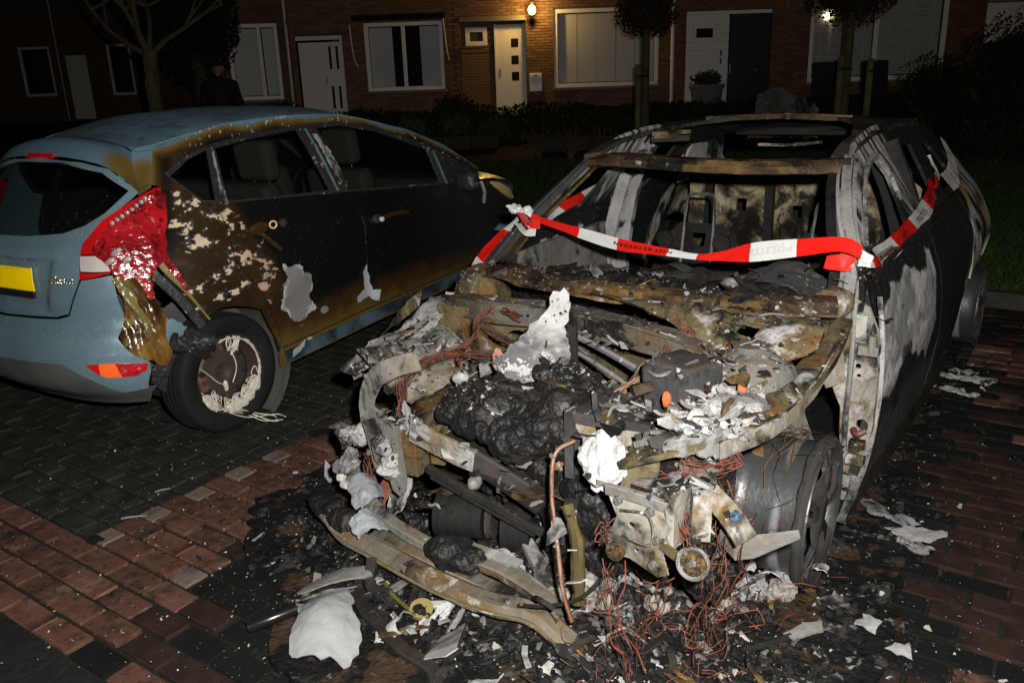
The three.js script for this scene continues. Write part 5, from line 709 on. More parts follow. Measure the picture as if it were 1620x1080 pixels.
  P('dash_frame_sheet', rough(panel(ragged([[0.38, 2.98], [0.70, 2.95], [0.74, 3.1], [0.6, 3.16], [0.42, 3.12]], 0.012, 0.03, 5), [], (x, v) => W(x, 0.88 + 0.25 * (v - 2.95) + 0.03 * Math.sin(x * 14), v), { max: 0.03, th: 0.004 }), 0.012, 18, 6), darkGreyM);
  // scuttle, beams across the engine bay, bulkhead
  P('scuttle_panel', rough(sweep(Wl([[-0.80, 0.80, 2.98], [-0.60, 0.865, 2.90], [-0.33, 0.875, 2.78], [0.0, 0.89, 2.69], [0.3, 0.905, 2.64], [0.6, 0.915, 2.66], [0.84, 0.92, 2.74]]), [[-0.075, -0.012], [0.055, -0.03], [0.075, -0.026], [0.072, -0.018], [0.058, -0.014], [0.03, 0.012], [-0.03, 0.018], [-0.072, 0.010], [-0.075, -0.012]], V3(0, 1, 0), 90), 0.012, 10, 6), rustM);
  P('bulkhead_beam', rough(sweep(Wl([[-0.76, 0.735, 2.72], [-0.60, 0.765, 2.64], [-0.41, 0.785, 2.57], [-0.10, 0.80, 2.56], [0.21, 0.815, 2.46], [0.45, 0.82, 2.37], [0.62, 0.82, 2.28]]), [[-0.035, -0.05], [0.030, -0.05], [0.036, -0.046], [0.022, -0.036], [0.026, 0.026], [0.042, 0.032], [0.044, 0.040], [-0.03, 0.044], [-0.035, 0.036], [-0.035, -0.05]], V3(0, 1, 0), 90, (t) => 1 - 0.25 * sst(0.7, 1, t)), 0.008, 11, 12), texMat(512, burnt(711, { b0: [0.03, 0.028, 0.024], b1: [0.15, 0.14, 0.115], rust: [0.10, 0.05, 0.015], rustK: 0.4, soot: 0.55, white: 0.3, dir: 1 }), 0.005));
  { const g = []; for (let i = 0; i < 11; i++) { const t = i / 10; g.push(cyl(0.006, 0.006, 0.004, mix(-0.30, 0.42, t), mix(0.772, 0.80, t) + (i % 2) * 0.02, VC - mix(2.535, 2.335, t * t * 0.6 + t * 0.4) + 0.003, Math.PI / 2, 0.1, 0, 10)); } stuff(P('rivet_hole', join(g), darkM)); }
  P('plenum_sheet', rough(panel(ragged([[0.0, 2.68], [0.3, 2.62], [0.84, 2.72], [0.86, 2.45], [0.72, 2.36], [0.5, 2.42], [0.25, 2.52], [0.0, 2.60]], 0.006, 0.05, 6), [[[0.60, 2.46], [0.66, 2.45], [0.67, 2.50], [0.61, 2.51]]], (x, v) => W(x, 0.865 + 0.04 * Math.sin((v - 2.4) * 12) - 0.25 * (2.6 - v), v), { max: 0.035, th: 0.004 }), 0.014, 14, 3), oliveSteelM);
  P('plenum_edge', [rough(sweep(Wl([[0.02, 0.87, 2.66], [0.3, 0.868, 2.58], [0.6, 0.872, 2.55], [0.84, 0.876, 2.6]]), rectProf(0.012, 0.014, 0.002), V3(0, 1, 0), 30), 0.004, 14, 4), tube(Wl([[0.2, 0.862, 2.60], [0.42, 0.875, 2.52], [0.62, 0.872, 2.50]]), 0.006, 20, 6)], sootSteelM);
  P('bulkhead', rough(panel([[-0.74, 0.30], [0.72, 0.30], [0.72, 0.80], [-0.74, 0.76]], [Array.from({ length: 12 }, (_, i) => { const a = i / 12 * 6.283; return [0.135 + 0.062 * Math.cos(a), 0.715 - 0.045 * Math.sin(a)]; }), Array.from({ length: 12 }, (_, i) => { const a = i / 12 * 6.283; return [-0.33 + 0.06 * Math.cos(a), 0.66 - 0.04 * Math.sin(a)]; })], (x, y) => W(x, y, 2.60 + 0.08 * (0.8 - y) - 0.18 * sst(0.2, 0.7, x)), { max: 0.06, th: 0.006 }), 0.014, 9, 17), oliveSteelM);
  P('alloy_pipe', [tube(Wl([[-0.04, 0.787, 2.46], [0.12, 0.772, 2.40], [0.33, 0.752, 2.30], [0.42, 0.74, 2.26]]), 0.009, 30, 8), tube(Wl([[-0.05, 0.775, 2.47], [0.12, 0.758, 2.41], [0.33, 0.738, 2.31]]), 0.007, 30, 8), tube(Wl([[-0.06, 0.735, 2.45], [0.1, 0.725, 2.38], [0.3, 0.70, 2.28], [0.38, 0.685, 2.24]]), 0.008, 30, 8)], alloyM);
  P('upright_bracket', rough(bx(0.035, 0.15, 0.012, 0.05, 0.755, VC - 2.385, -0.1, 0, 0.08), 0.004, 16, 3), sootSteelM);
  P('heater_core', [0, 1, 2, 3, 4, 5].map((i) => bx(0.008, 0.07, 0.03, 0.10 + i * 0.014, 0.715, VC - 2.62)), greySteelM);
  // hanging sheet of white burnt aluminium
  P('white_sheet_remnant', rough(panel(ragged([[-0.16, 0.02], [-0.06, -0.02], [0.03, -0.02], [0.07, 0.03], [0.085, 0.12], [0.08, 0.22], [0.05, 0.275], [0.02, 0.265], [0.01, 0.20], [-0.03, 0.14], [-0.10, 0.08]], 0.010, 0.02, 7), [], (a, b) => W(a, 0.70 + b, 2.22 + 0.18 * b + 0.06 * Math.sin(a * 14) + 0.03 * Math.sin(b * 30)), { max: 0.012, th: 0.006 }), 0.010, 16, 9), whiteAshM);
  // left inner wing, wing edge, lamp frame
  P('inner_wing', rough(panel(ragged([[2.12, 0.0], [2.5, -0.02], [3.0, -0.04], [3.0, 0.25], [2.72, 0.30], [2.4, 0.32], [2.15, 0.26]], 0.01, 0.05, 8), [], (v, t) => W(-0.76 + 0.85 * t + 0.05 * Math.sin(v * 9), 0.685 + 0.05 * (v - 2.5) - 0.55 * t + 0.03 * Math.sin(v * 7 + t * 12), v), { max: 0.03, th: 0.005 }), 0.028, 10, 21), creamM);
  P('wing_edge', rough(panel(ragged([[-0.06, 2.14], [0.03, 2.12], [0.09, 2.35], [0.10, 2.6], [0.09, 3.02], [-0.03, 3.02], [-0.03, 2.6], [-0.03, 2.35]], 0.014, 0.03, 9), [], (t, v) => W(-0.81 + t, pw(v, [[2.12, 0.60], [2.35, 0.655], [2.6, 0.715], [3.0, 0.79]]) + 0.02 * Math.sin(v * 17) - 0.1 * t, v), { max: 0.02, th: 0.006 }), 0.016, 20, 25), ashMat);
  P('wing_flap', rough(panel(ragged([[2.38, 0], [2.62, 0], [2.66, 0.11], [2.56, 0.10]], 0.01, 0.03, 11), [], (v, t) => W(-0.86 - 0.1 * t, 0.665 + 0.24 * (v - 2.38) + t * 0.55, v), { max: 0.02, th: 0.005 }), 0.010, 22, 27), oliveSteelM);
  P('wing_rail', rough(sweep(Wl([[-0.72, 0.655, 2.25], [-0.77, 0.70, 2.6], [-0.81, 0.77, 3.0]]), rectProf(0.03, 0.018, 0.003), V3(0, 1, 0), 24), 0.004, 20, 5), creamM);
  P('pillar_foot', [lump(0.11, 0.12, 0.12, 0.05, 9, 31, 4, 0.6).translate(-0.74, 0.75, VC - 2.92), rough(sweep(Wl([[-0.74, 0.62, 2.72], [-0.72, 0.72, 2.82], [-0.76, 0.80, 2.95]]), rectProf(0.10, 0.03), V3(1, 0, 0), 14), 0.012, 12, 32)], oliveSteelM);
  P('lamp_frame', [rough(sweep(Wl([[-0.44, 0.70, 2.12], [-0.54, 0.665, 2.06], [-0.605, 0.60, 2.04], [-0.63, 0.50, 2.03], [-0.605, 0.41, 2.02], [-0.53, 0.36, 2.0]]), rectProf(0.075, 0.012, 0.002), V3(0, 0, 1), 36), 0.010, 16, 33), rough(sweep(Wl([[-0.62, 0.50, 2.03], [-0.53, 0.47, 2.02], [-0.47, 0.42, 2.0]]), rectProf(0.06, 0.01, 0.002), V3(0, 0, 1), 14), 0.008, 18, 34), rough(sweep(Wl([[-0.60, 0.41, 2.02], [-0.58, 0.46, 1.98], [-0.50, 0.50, 1.95]]), rectProf(0.05, 0.01, 0.002), V3(0, 0, 1), 12), 0.01, 18, 35)], greySteelM);
  P('lamp_remnant', [[-0.66, 0.42, 1.98, 0.05, 0.035, 0.04, 1], [-0.70, 0.39, 1.97, 0.02, 0.05, 0.03, 2], [-0.63, 0.34, 1.93, 0.03, 0.05, 0.03, 3], [-0.66, 0.30, 1.92, 0.03, 0.03, 0.03, 4], [-0.46, 0.44, 1.94, 0.04, 0.05, 0.04, 5], [-0.43, 0.38, 1.92, 0.03, 0.06, 0.03, 6], [-0.38, 0.50, 1.98, 0.035, 0.05, 0.03, 7], [-0.41, 0.55, 2.0, 0.02, 0.05, 0.02, 8]].map(([x, y, v, a, b, c, s]) => lump(a, b, c, 0.045, 26, s * 3, 4, 0.5).translate(x, y, VC - v)), ashMat);
  P('lamp_plastic', [[-0.64, 0.25, 1.9, 0.03, 0.018, 0.02, 1], [-0.60, 0.255, 1.9, 0.03, 0.018, 0.02, 2], [-0.67, 0.27, 1.91, 0.02, 0.02, 0.02, 3]].map(([x, y, v, a, b, c, s]) => lump(a, b, c, 0.008, 20, s * 3, 2).translate(x, y, VC - v)), whiteLensM);
  // crash plates
  const bolt = (x, y, v, r = 0.011) => cyl(r, r * 0.85, 0.014, x, y, VC - v + 0.006, Math.PI / 2, 0, 0, 6);
  { const c = P('crash_plate', rough(panel([[-0.555, 0.51], [-0.50, 0.535], [-0.385, 0.53], [-0.365, 0.34], [-0.375, 0.28], [-0.40, 0.255], [-0.43, 0.27], [-0.44, 0.305], [-0.51, 0.315]], [Array.from({ length: 10 }, (_, i) => [-0.405 + 0.011 * Math.cos(i * 0.628), 0.283 + 0.011 * Math.sin(-i * 0.628)])], (x, y) => W(x, y, 1.93 + 0.25 * (0.5 - y) * 0), { max: 0.03, th: 0.008 }), 0.005, 16, 41), greySteelM);
    P('pressed_rim', tube(Wl([[-0.515, 0.455, 1.922], [-0.42, 0.46, 1.922], [-0.405, 0.38, 1.922], [-0.49, 0.37, 1.922], [-0.515, 0.455, 1.922]]), 0.005, 40, 6), creamM, c);
    P('bolt', join([bolt(-0.46, 0.42, 1.92), bolt(-0.40, 0.47, 1.92), bolt(-0.52, 0.40, 1.92), bolt(-0.42, 0.33, 1.92)]), greySteelM, c);
    P('front_member', rough(bx(0.15, 0.17, 0.6, -0.44, 0.42, VC - 2.25, 0, 0.1), 0.01, 9, 43), oliveSteelM); }
  { const c = P('crash_plate', rough(panel([[0.535, 0.615], [0.69, 0.61], [0.705, 0.56], [0.695, 0.47], [0.71, 0.42], [0.68, 0.405], [0.60, 0.435], [0.55, 0.435], [0.535, 0.47], [0.56, 0.55]], [Array.from({ length: 10 }, (_, i) => [0.605 + 0.010 * Math.cos(i * 0.628), 0.535 - 0.010 * Math.sin(i * 0.628)]), Array.from({ length: 10 }, (_, i) => [0.62 + 0.006 * Math.cos(i * 0.628), 0.465 - 0.006 * Math.sin(i * 0.628)])], (x, y) => W(x, y, 1.735), { max: 0.03, th: 0.008 }), 0.003, 16, 45), creamM);
    P('plate_lip', rough(sweep(Wl([[0.53, 0.618, 1.74], [0.62, 0.622, 1.735], [0.70, 0.612, 1.74]]), rectProf(0.02, 0.03, 0.003), V3(0, 1, 0), 12), 0.003, 20, 4), greySteelM, c);
    P('pressed_rim', tube(Wl([[0.575, 0.575, 1.727], [0.655, 0.58, 1.727], [0.665, 0.50, 1.727], [0.64, 0.492, 1.727], [0.58, 0.50, 1.727]]), 0.004, 40, 6), creamM, c);
    for (const [x, y, r] of [[0.572, 0.605, 0.013], [0.662, 0.595, 0.013], [0.682, 0.52, 0.011], [0.672, 0.445, 0.012]]) P('bolt', bolt(x, y, 1.727, r), greySteelM, c);
    P('bolt_boss', [cyl(0.024, 0.026, 0.03, 0.565, 0.452, VC - 1.73, Math.PI / 2, 0, 0, 16), bolt(0.565, 0.452, 1.712, 0.015)], rustM, c);
    P('front_member', [rough(bx(0.13, 0.15, 0.34, 0.67, 0.56, VC - 1.93, 0.0, -0.12), 0.008, 9, 47), rough(bx(0.05, 0.13, 0.16, 0.735, 0.575, VC - 1.86, 0, 0.5), 0.006, 12, 48)], creamM);
    P('post', rough(panel([[0.555, 0.56], [0.64, 0.56], [0.625, 0.70], [0.575, 0.74], [0.545, 0.68]], [], (x, y) => W(x, y, 1.79 + 0.5 * (x - 0.56) + 0.03 * Math.sin(y * 30)), { max: 0.02, th: 0.006 }), 0.008, 16, 49), oliveSteelM);
    const arm = P('horn_arm', rough(sweep(Wl([[0.69, 0.51, 1.73], [0.73, 0.502, 1.715], [0.765, 0.498, 1.705]]), rectProf(0.03, 0.006, 0.001), V3(0, 0, 1), 8), 0.001, 20, 2), oliveSteelM);
    const hm = P('horn', new THREE.LatheGeometry([[0, 0.006], [0.008, 0.008], [0.01, 0.002], [0.03, -0.002], [0.036, 0.004], [0.039, 0.010], [0.043, 0.008], [0.043, -0.006], [0.034, -0.02], [0, -0.022]].map(([a, b]) => V2(a, b)), 36), greySteelM); hm.position.copy(W(0.792, 0.505, 1.695)); hm.rotation.set(1.35, -0.25, 0); mesh('horn_disc', cyl(0.033, 0.033, 0.003, 0, 0.002, 0, 0, 0, 0, 30), rustM, hm); mesh('horn_nut', cyl(0.009, 0.008, 0.012, 0, 0.008, 0, 0, 0, 0, 6), greySteelM, hm); }
  { const c = P('white_cap', lump(0.070, 0.076, 0.028, 0.022, 24, 51, 5, 0.5).rotateX(-0.35).rotateY(-0.15).translate(0.487, 0.675, VC - 1.785), whiteAshM); P('cap_hole', cyl(0.009, 0.009, 0.01, 0.475, 0.642, VC - 1.738, 1.2, 0, 0, 12), darkGreyM, c); P('cap_frill', rough(panel(ragged(blob(0.075, 0.075, 26, 0.12, 3), 0.008, 0.012, 5), [], (a, b) => W(0.487 + a, 0.66 + b, 1.80 + 0.2 * b), { max: 0.02, th: 0.012 }), 0.01, 30, 6), whiteAshM, c); }
  // front cross bar, radiator rail and shroud
  P('cross_bar', [rough(sweep(Wl([[-0.33, 0.52, 1.94], [-0.2, 0.495, 1.935], [-0.06, 0.47, 1.94]]), rectProf(0.022, 0.085, 0.006), V3(0, 1, 0), 24), 0.005, 14, 53)], creamM);
  P('cross_bar_end', [rough(sweep(Wl([[-0.07, 0.465, 1.945], [0.02, 0.435, 1.95], [0.12, 0.39, 1.96]]), rectProf(0.02, 0.085, 0.006), V3(0, 1, 0), 18), 0.005, 14, 54)], darkGreyM);
  P('latch', [cyl(0.012, 0.012, 0.05, -0.25, 0.525, VC - 1.915, 0, 0, 1.2), cyl(0.015, 0.015, 0.03, -0.285, 0.545, VC - 1.92, 1.2, 0, 0.3), cyl(0.014, 0.014, 0.03, -0.30, 0.515, VC - 1.92, 0, 0, 1.1), lump(0.02, 0.02, 0.015, 0.004, 30, 2, 2).translate(-0.31, 0.56, VC - 1.935)], alloyM);
  P('radiator_rail', [rough(sweep(Wl([[-0.26, 0.40, 1.93], [-0.1, 0.36, 1.93], [0.06, 0.315, 1.94], [0.18, 0.27, 1.96]]), rectProf(0.02, 0.03, 0.003), V3(0, 1, 0), 24), 0.004, 14, 55), rough(sweep(Wl([[-0.25, 0.365, 1.935], [0.0, 0.30, 1.94], [0.15, 0.25, 1.96]]), rectProf(0.012, 0.012, 0.002), V3(0, 1, 0), 24), 0.003, 14, 56)], sootSteelM);
  P('shroud', rough(panel([[-0.26, 0.0], [0.20, -0.08], [0.22, 0.22], [-0.22, 0.26]], [], (x, t) => W(x, 0.47 + 0.16 * t - 0.2 * (x + 0.2), 1.97 + t * 0.9), { max: 0.05, th: 0.006 }), 0.008, 9, 57), std({ color: col(0.012, 0.008, 0.006), roughness: 0.6 }));
  P('shroud_side', rough(bx(0.05, 0.14, 0.2, -0.29, 0.47, VC - 2.08, 0.2, 0.2), 0.006, 12, 3), oliveSteelM);
  // engine: charred block and melted covers
  const eng = P('engine', [[0.0, 0.60, 2.14, 0.27, 0.085, 0.21, 61], [-0.13, 0.595, 2.08, 0.15, 0.075, 0.14, 62], [0.08, 0.60, 2.02, 0.18, 0.08, 0.11, 68]].map(([x, y, v, a, b, c, s]) => lump(a, b, c, 0.07, 9.5, s, 5, 0.5).translate(x, y, VC - v)), coalM);
  P('melted_cover', [[0.18, 0.63, 2.16, 0.15, 0.11, 0.13, 63], [0.26, 0.62, 2.05, 0.11, 0.11, 0.11, 64], [0.02, 0.64, 2.30, 0.2, 0.07, 0.1, 65]].map(([x, y, v, a, b, c, s]) => lump(a, b, c, 0.075, 9, s, 5, 0.5).translate(x, y, VC - v)), coalM, eng);
  P('engine_block', [[0.15, 0.42, 2.14, 0.24, 0.12, 0.12, 66], [0.37, 0.42, 2.04, 0.13, 0.13, 0.11, 67], [0.3, 0.27, 2.06, 0.18, 0.13, 0.11, 69], [0.05, 0.3, 2.2, 0.3, 0.14, 0.14, 70]].map(([x, y, v, a, b, c, s]) => lump(a, b, c, 0.06, 13, s, 4, 0.4).translate(x, y, VC - v)), coalM, eng);
  P('cylinder_cover', [rough(cyl(0.035, 0.035, 0.12, -0.16, 0.655, VC - 2.28, 0.2, 0, 0.1), 0.006, 16, 3), rough(cyl(0.035, 0.035, 0.12, -0.07, 0.665, VC - 2.29, 0.2, 0, 0.1), 0.006, 16, 5), rough(bx(0.07, 0.1, 0.05, 0.0, 0.67, VC - 2.32), 0.01, 14, 6)], darkGreyM, eng);
  P('pulley', [place(new THREE.LatheGeometry([[0, 0.03], [0.03, 0.03], [0.035, 0.015], [0.075, 0.02], [0.085, 0.03], [0.085, -0.03], [0.075, -0.02], [0, -0.02]].map(([a, b]) => V2(a, b)), 28), 0.03, 0.31, VC - 2.10, 1.1, 0.2), place(new THREE.LatheGeometry([[0, 0.03], [0.05, 0.02], [0.06, 0.03], [0.06, -0.03], [0, -0.02]].map(([a, b]) => V2(a, b)), 24), 0.15, 0.34, VC - 2.12, 1.1, 0.3)], sootSteelM, eng);
  P('belt_fragment', rough(panel(ragged(blob(0.13, 0.10, 20, 0.25, 8), 0.01, 0.03, 3), [], (a, b) => W(0.11 + a, 0.40 + b * 0.8, 2.04 + 0.3 * b + 0.1 * a), { max: 0.03, th: 0.008 }), 0.02, 12, 4), darkGreyM, eng);
  const al = P('alternator', [cyl(0.075, 0.075, 0.17, -0.16, 0.225, VC - 1.98, 0, 0.35, Math.PI / 2, 28), cyl(0.08, 0.08, 0.02, -0.23, 0.225, VC - 1.955, 0, 0.35, Math.PI / 2, 28)], rubberM); P('alternator_cap', cyl(0.07, 0.076, 0.02, -0.06, 0.225, VC - 2.02, 0, 0.35, Math.PI / 2, 28), darkGreyM, al);
  P('dark_drum', cyl(0.085, 0.085, 0.1, 0.03, 0.20, VC - 2.05, 0, 0.35, Math.PI / 2, 28), rubberM, eng);
  P('hose', rough(tube(Wl([[-0.20, 0.565, 2.12], [-0.31, 0.56, 2.08], [-0.335, 0.50, 2.02], [-0.34, 0.40, 1.99]]), 0.017, 30, 8), 0.006, 24, 3), (() => texMat(128, (u, v) => { const a = tf(u, v, 8, 721, 4); return [...lerp3([0.012, 0.011, 0.010], [0.09, 0.07, 0.045], a), a]; }, 0.002))());
  // control box, battery
  { const b = P('control_box', rough(new RoundedBoxGeometry(0.17, 0.17, 0.19, 4, 0.03).rotateY(-0.25).translate(0.555, 0.775, VC - 2.16), 0.014, 11, 71), darkGreyM); P('box_clip', [bx(0.02, 0.05, 0.02, 0.50, 0.73, VC - 2.06), bx(0.03, 0.09, 0.02, 0.58, 0.71, VC - 2.05)].map((g, i) => rough(g, 0.008, 20, i)), greySteelM, b); P('box_seam', tube(Wl([[0.455, 0.83, 2.11], [0.53, 0.835, 2.05], [0.57, 0.85, 2.09], [0.60, 0.86, 2.16]]), 0.006, 20, 6), greySteelM, b); }
  { const b = P('battery_tray', rough(new THREE.BoxGeometry(0.26, 0.025, 0.20, 8, 1, 6).rotateY(0.12).translate(0.43, 0.705, VC - 2.05), 0.012, 10, 72), darkGreyM); P('tray_front', rough(panel([[0.30, 0.60], [0.565, 0.60], [0.56, 0.70], [0.30, 0.70]], [], (x, y) => W(x, y + 0.06 * (x - 0.3) * 0.2, 1.945 + 0.1 * (x - 0.3)), { max: 0.03, th: 0.006 }), 0.008, 12, 73), creamM, b); P('tray_side', rough(bx(0.012, 0.12, 0.18, 0.555, 0.645, VC - 2.05, 0, 0.12), 0.008, 14, 74), rustM, b); P('tray_bracket', [rough(bx(0.03, 0.22, 0.012, 0.305, 0.62, VC - 1.93), 0.004, 20, 75), rough(panel([[0.30, 0.52], [0.42, 0.54], [0.32, 0.68]], [], (x, y) => W(x, y, 1.93), { max: 0.04, th: 0.004 }), 0.006, 14, 76)], darkGreyM, b); P('tray_lever', rough(sweep(Wl([[0.40, 0.735, 2.02], [0.46, 0.765, 2.07], [0.52, 0.775, 2.12]]), rectProf(0.035, 0.01, 0.002), V3(0, 1, 0), 12), 0.003, 20, 5), darkGreyM, b); P('ash_chip', lump(0.022, 0.006, 0.012, 0.004, 40, 5, 2).translate(0.435, 0.727, VC - 2.01), whiteAshM, b); }
  // right inner wing: rail, strut dome, ash heap, inner panel
  P('strut_dome', [lump(0.14, 0.085, 0.13, 0.02, 10, 81, 4, 1.0).translate(0.685, 0.765, VC - 2.36), rough(cyl(0.05, 0.055, 0.02, 0.68, 0.85, VC - 2.38), 0.004, 20, 3)], texMat(512, burnt(731, { b0: [0.04, 0.038, 0.034], b1: [0.19, 0.185, 0.165], rustK: 0.2, soot: 0.45, white: 0.35 }), 0.006));
  P('coil_remnant', Array.from({ length: 9 }, (_, i) => cyl(0.012, 0.012, 0.012, 0.645, 0.66 + i * 0.017, VC - 2.13, 0, 0, 0, 8)), rustM);
  P('wing_rail', rough(sweep(Wl([[0.83, 0.84, 2.82], [0.845, 0.79, 2.6], [0.835, 0.755, 2.35], [0.80, 0.745, 2.12], [0.72, 0.735, 1.94], [0.62, 0.71, 1.82], [0.54, 0.68, 1.79]]), [[-0.045, -0.012], [0.045, -0.014], [0.05, 0.006], [0.0, 0.02], [-0.045, 0.012], [-0.045, -0.012]], V3(0, 1, 0), 60, (t) => 1 - 0.25 * sst(0.5, 1, t)), 0.006, 14, 83), oliveSteelM);
  P('rail_lip', rough(sweep(Wl([[0.875, 0.80, 2.62], [0.875, 0.745, 2.36], [0.845, 0.722, 2.1], [0.765, 0.712, 1.91]]), rectProf(0.01, 0.05, 0.002), V3(0, 1, 0), 40), 0.004, 18, 84), creamM);
  P('inner_wing', rough(panel([[2.30, 0.72], [2.92, 0.82], [2.92, 0.30], [2.75, 0.35], [2.62, 0.50], [2.5, 0.57], [2.35, 0.6]], [], (v, y) => W(0.76 + 0.05 * Math.sin(y * 9), y, v), { max: 0.04, th: 0.006 }), 0.016, 9, 85), creamM);
  P('inner_wing_top', rough(panel(ragged([[0.52, 2.32], [0.84, 2.5], [0.84, 2.08], [0.73, 1.92], [0.60, 1.84], [0.56, 2.0]], 0.01, 0.04, 3), [], (x, v) => W(x, 0.72 + 0.03 * Math.sin(v * 13) + 0.02 * Math.sin(x * 21), v), { max: 0.03, th: 0.006 }), 0.022, 11, 87), oliveSteelM);
  P('ash_heap', [rough(panel(ragged(blob(0.15, 0.075, 40, 0.25, 5), 0.012, 0.018, 7), [], (a, b) => W(0.715 + a * 0.62 + b * 0.5, 0.762 + 0.02 * Math.sin(a * 30), 2.02 + a * 1.15 - b * 0.35), { max: 0.014, th: 0.02 }), 0.022, 26, 5), rough(panel(ragged(blob(0.10, 0.045, 30, 0.3, 9), 0.01, 0.014, 3), [], (a, b) => W(0.745 + a * 0.7, 0.735 + b * 0.9, 1.90 + a * 0.8), { max: 0.012, th: 0.014 }), 0.02, 30, 9)], texMat(512, burnt(741, { b0: [0.09, 0.089, 0.086], b1: [0.25, 0.245, 0.235], rustK: 0, soot: 0.4, white: 0.4, wc: [0.36, 0.36, 0.35] }), 0.012));
  { const r = rng(87), g = []; for (let i = 0; i < 60; i++) { const a = r() * 6.28, q = r(); g.push(jag(i, 0.010 + r() * 0.016, 0.006 + r() * 0.008, 0.008 + r() * 0.014).translate(0.72 + 0.12 * q * Math.cos(a), 0.775 + r() * 0.01, VC - 2.05 - 0.22 * q * Math.sin(a))); } stuff(P('ash_crumb', join(g), ashMat)); }
  P('orange_scrap', [lump(0.014, 0.022, 0.008, 0.006, 30, 2, 2).translate(0.735, 0.80, VC - 2.16), lump(0.014, 0.026, 0.010, 0.008, 30, 4, 2).translate(0.585, 0.80, VC - 1.98)], std({ color: col(0.38, 0.085, 0.022), roughness: 0.6 }));
  // hinge pillar facing forward, with hinges and cable holes
  { const circ = (x, y, r) => Array.from({ length: 14 }, (_, i) => [x + r * Math.cos(i * 0.4488), y - r * Math.sin(i * 0.4488)]);
    const hp = P('hinge_pillar', rough(panel([[0.80, 0.905], [0.855, 0.90], [0.905, 0.87], [0.935, 0.80], [0.955, 0.65], [0.955, 0.45], [0.935, 0.28], [0.90, 0.16], [0.855, 0.13], [0.86, 0.22], [0.84, 0.5], [0.80, 0.6]], [circ(0.885, 0.655, 0.009), circ(0.89, 0.62, 0.006), circ(0.918, 0.44, 0.022), circ(0.88, 0.83, 0.007)], (x, y) => W(x, y, 2.915 + 0.05 * Math.sin(x * 30) * 0.3), { max: 0.025, th: 0.012 }), 0.005, 14, 91), creamM);
    P('pillar_bead', [rough(tube(Wl([[0.862, 0.88, 2.90], [0.868, 0.7, 2.895], [0.866, 0.5, 2.895], [0.872, 0.3, 2.90]]), 0.010, 30, 7), 0.003, 20, 4)], greySteelM, hp);
    P('hinge', [rough(bx(0.065, 0.035, 0.05, 0.925, 0.735, VC - 2.885), 0.004, 20, 3), rough(cyl(0.013, 0.013, 0.06, 0.935, 0.76, VC - 2.865), 0.002, 20, 5)], greySteelM, hp); P('hinge', [rough(bx(0.06, 0.04, 0.05, 0.915, 0.33, VC - 2.885), 0.004, 20, 7), rough(bx(0.05, 0.04, 0.03, 0.915, 0.375, VC - 2.89), 0.003, 20, 9), bolt(0.915, 0.372, 2.87, 0.013)], oliveSteelM, hp);
    P('check_strap', rough(tube(Wl([[0.895, 0.43, 2.90], [0.915, 0.425, 2.87], [0.94, 0.44, 2.88]]), 0.011, 12, 7), 0.003, 30, 2), std({ color: col(0.10, 0.025, 0.018), roughness: 0.6 }), hp);
    P('pillar_plate', rough(bx(0.045, 0.10, 0.012, 0.885, 0.80, VC - 2.90), 0.003, 20, 3), creamM, hp); P('lower_bracket', rough(bx(0.05, 0.10, 0.03, 0.885, 0.21, VC - 2.89), 0.012, 16, 3), greySteelM, hp);
    P('door_edge', rough(sweep(Wl([[0.925, 0.90, 2.97], [0.95, 0.75, 2.96], [0.962, 0.55, 2.94], [0.95, 0.35, 2.915], [0.925, 0.2, 2.89]]), rectProf(0.018, 0.012, 0.002), V3(0, 0, 1), 30), 0.002, 16, 4), pillarM);
    P('melted_trickle', rough(tube(Wl([[0.925, 0.26, 2.87], [0.915, 0.18, 2.86], [0.895, 0.09, 2.84]]), 0.018, 14, 7), 0.008, 24, 4), ashMat, hp);
    P('scuttle_side', [rough(panel([[0.70, 0.92], [0.84, 0.90], [0.86, 0.62], [0.80, 0.58], [0.76, 0.75]], [], (x, y) => W(x, y, 2.80 + 0.2 * (0.9 - y)), { max: 0.04, th: 0.006 }), 0.014, 11, 93), lump(0.07, 0.05, 0.07, 0.03, 14, 4, 3, 0.6).translate(0.80, 0.90, VC - 2.82)], creamM);
    P('diagonal_brace', rough(sweep(Wl([[0.70, 0.84, 2.56], [0.76, 0.86, 2.68], [0.81, 0.90, 2.80]]), rectProf(0.03, 0.02, 0.003), V3(0, 1, 0), 14), 0.004, 20, 2), greySteelM); }
  // bare wheels: rims with the steel cords of their tyres
  const barrel = new THREE.LatheGeometry([[0.245, 0.10], [0.25, 0.092], [0.242, 0.082], [0.234, 0.078], [0.232, 0.06], [0.228, 0.03], [0.226, -0.10], [0.232, -0.12], [0.236, -0.135], [0.246, -0.142], [0.248, -0.15], [0.24, -0.15], [0.215, -0.11], [0.205, 0.04], [0.225, 0.085], [0.238, 0.10], [0.245, 0.10]].map(([a, b]) => V2(a, b)), 64).rotateZ(-Math.PI / 2);
  const rimMat = texMat(512, (u, v) => { const a = tf(u, v * 0.5 % 1, 6, 751, 4), b = tf(u, v, 24, 753, 4); let r = lerp3([0.022, 0.022, 0.022], [0.10, 0.10, 0.102], a); r = lerp3(r, [0.30, 0.31, 0.325], sst(0.52, 0.70, tn2(u, v, 26, 3, 755) * 0.6 + tf(u, v, 6, 757, 5) * 0.4) * 0.8); return [...r, b]; }, 0.003, { roughness: 0.38, metalness: 0.5 });
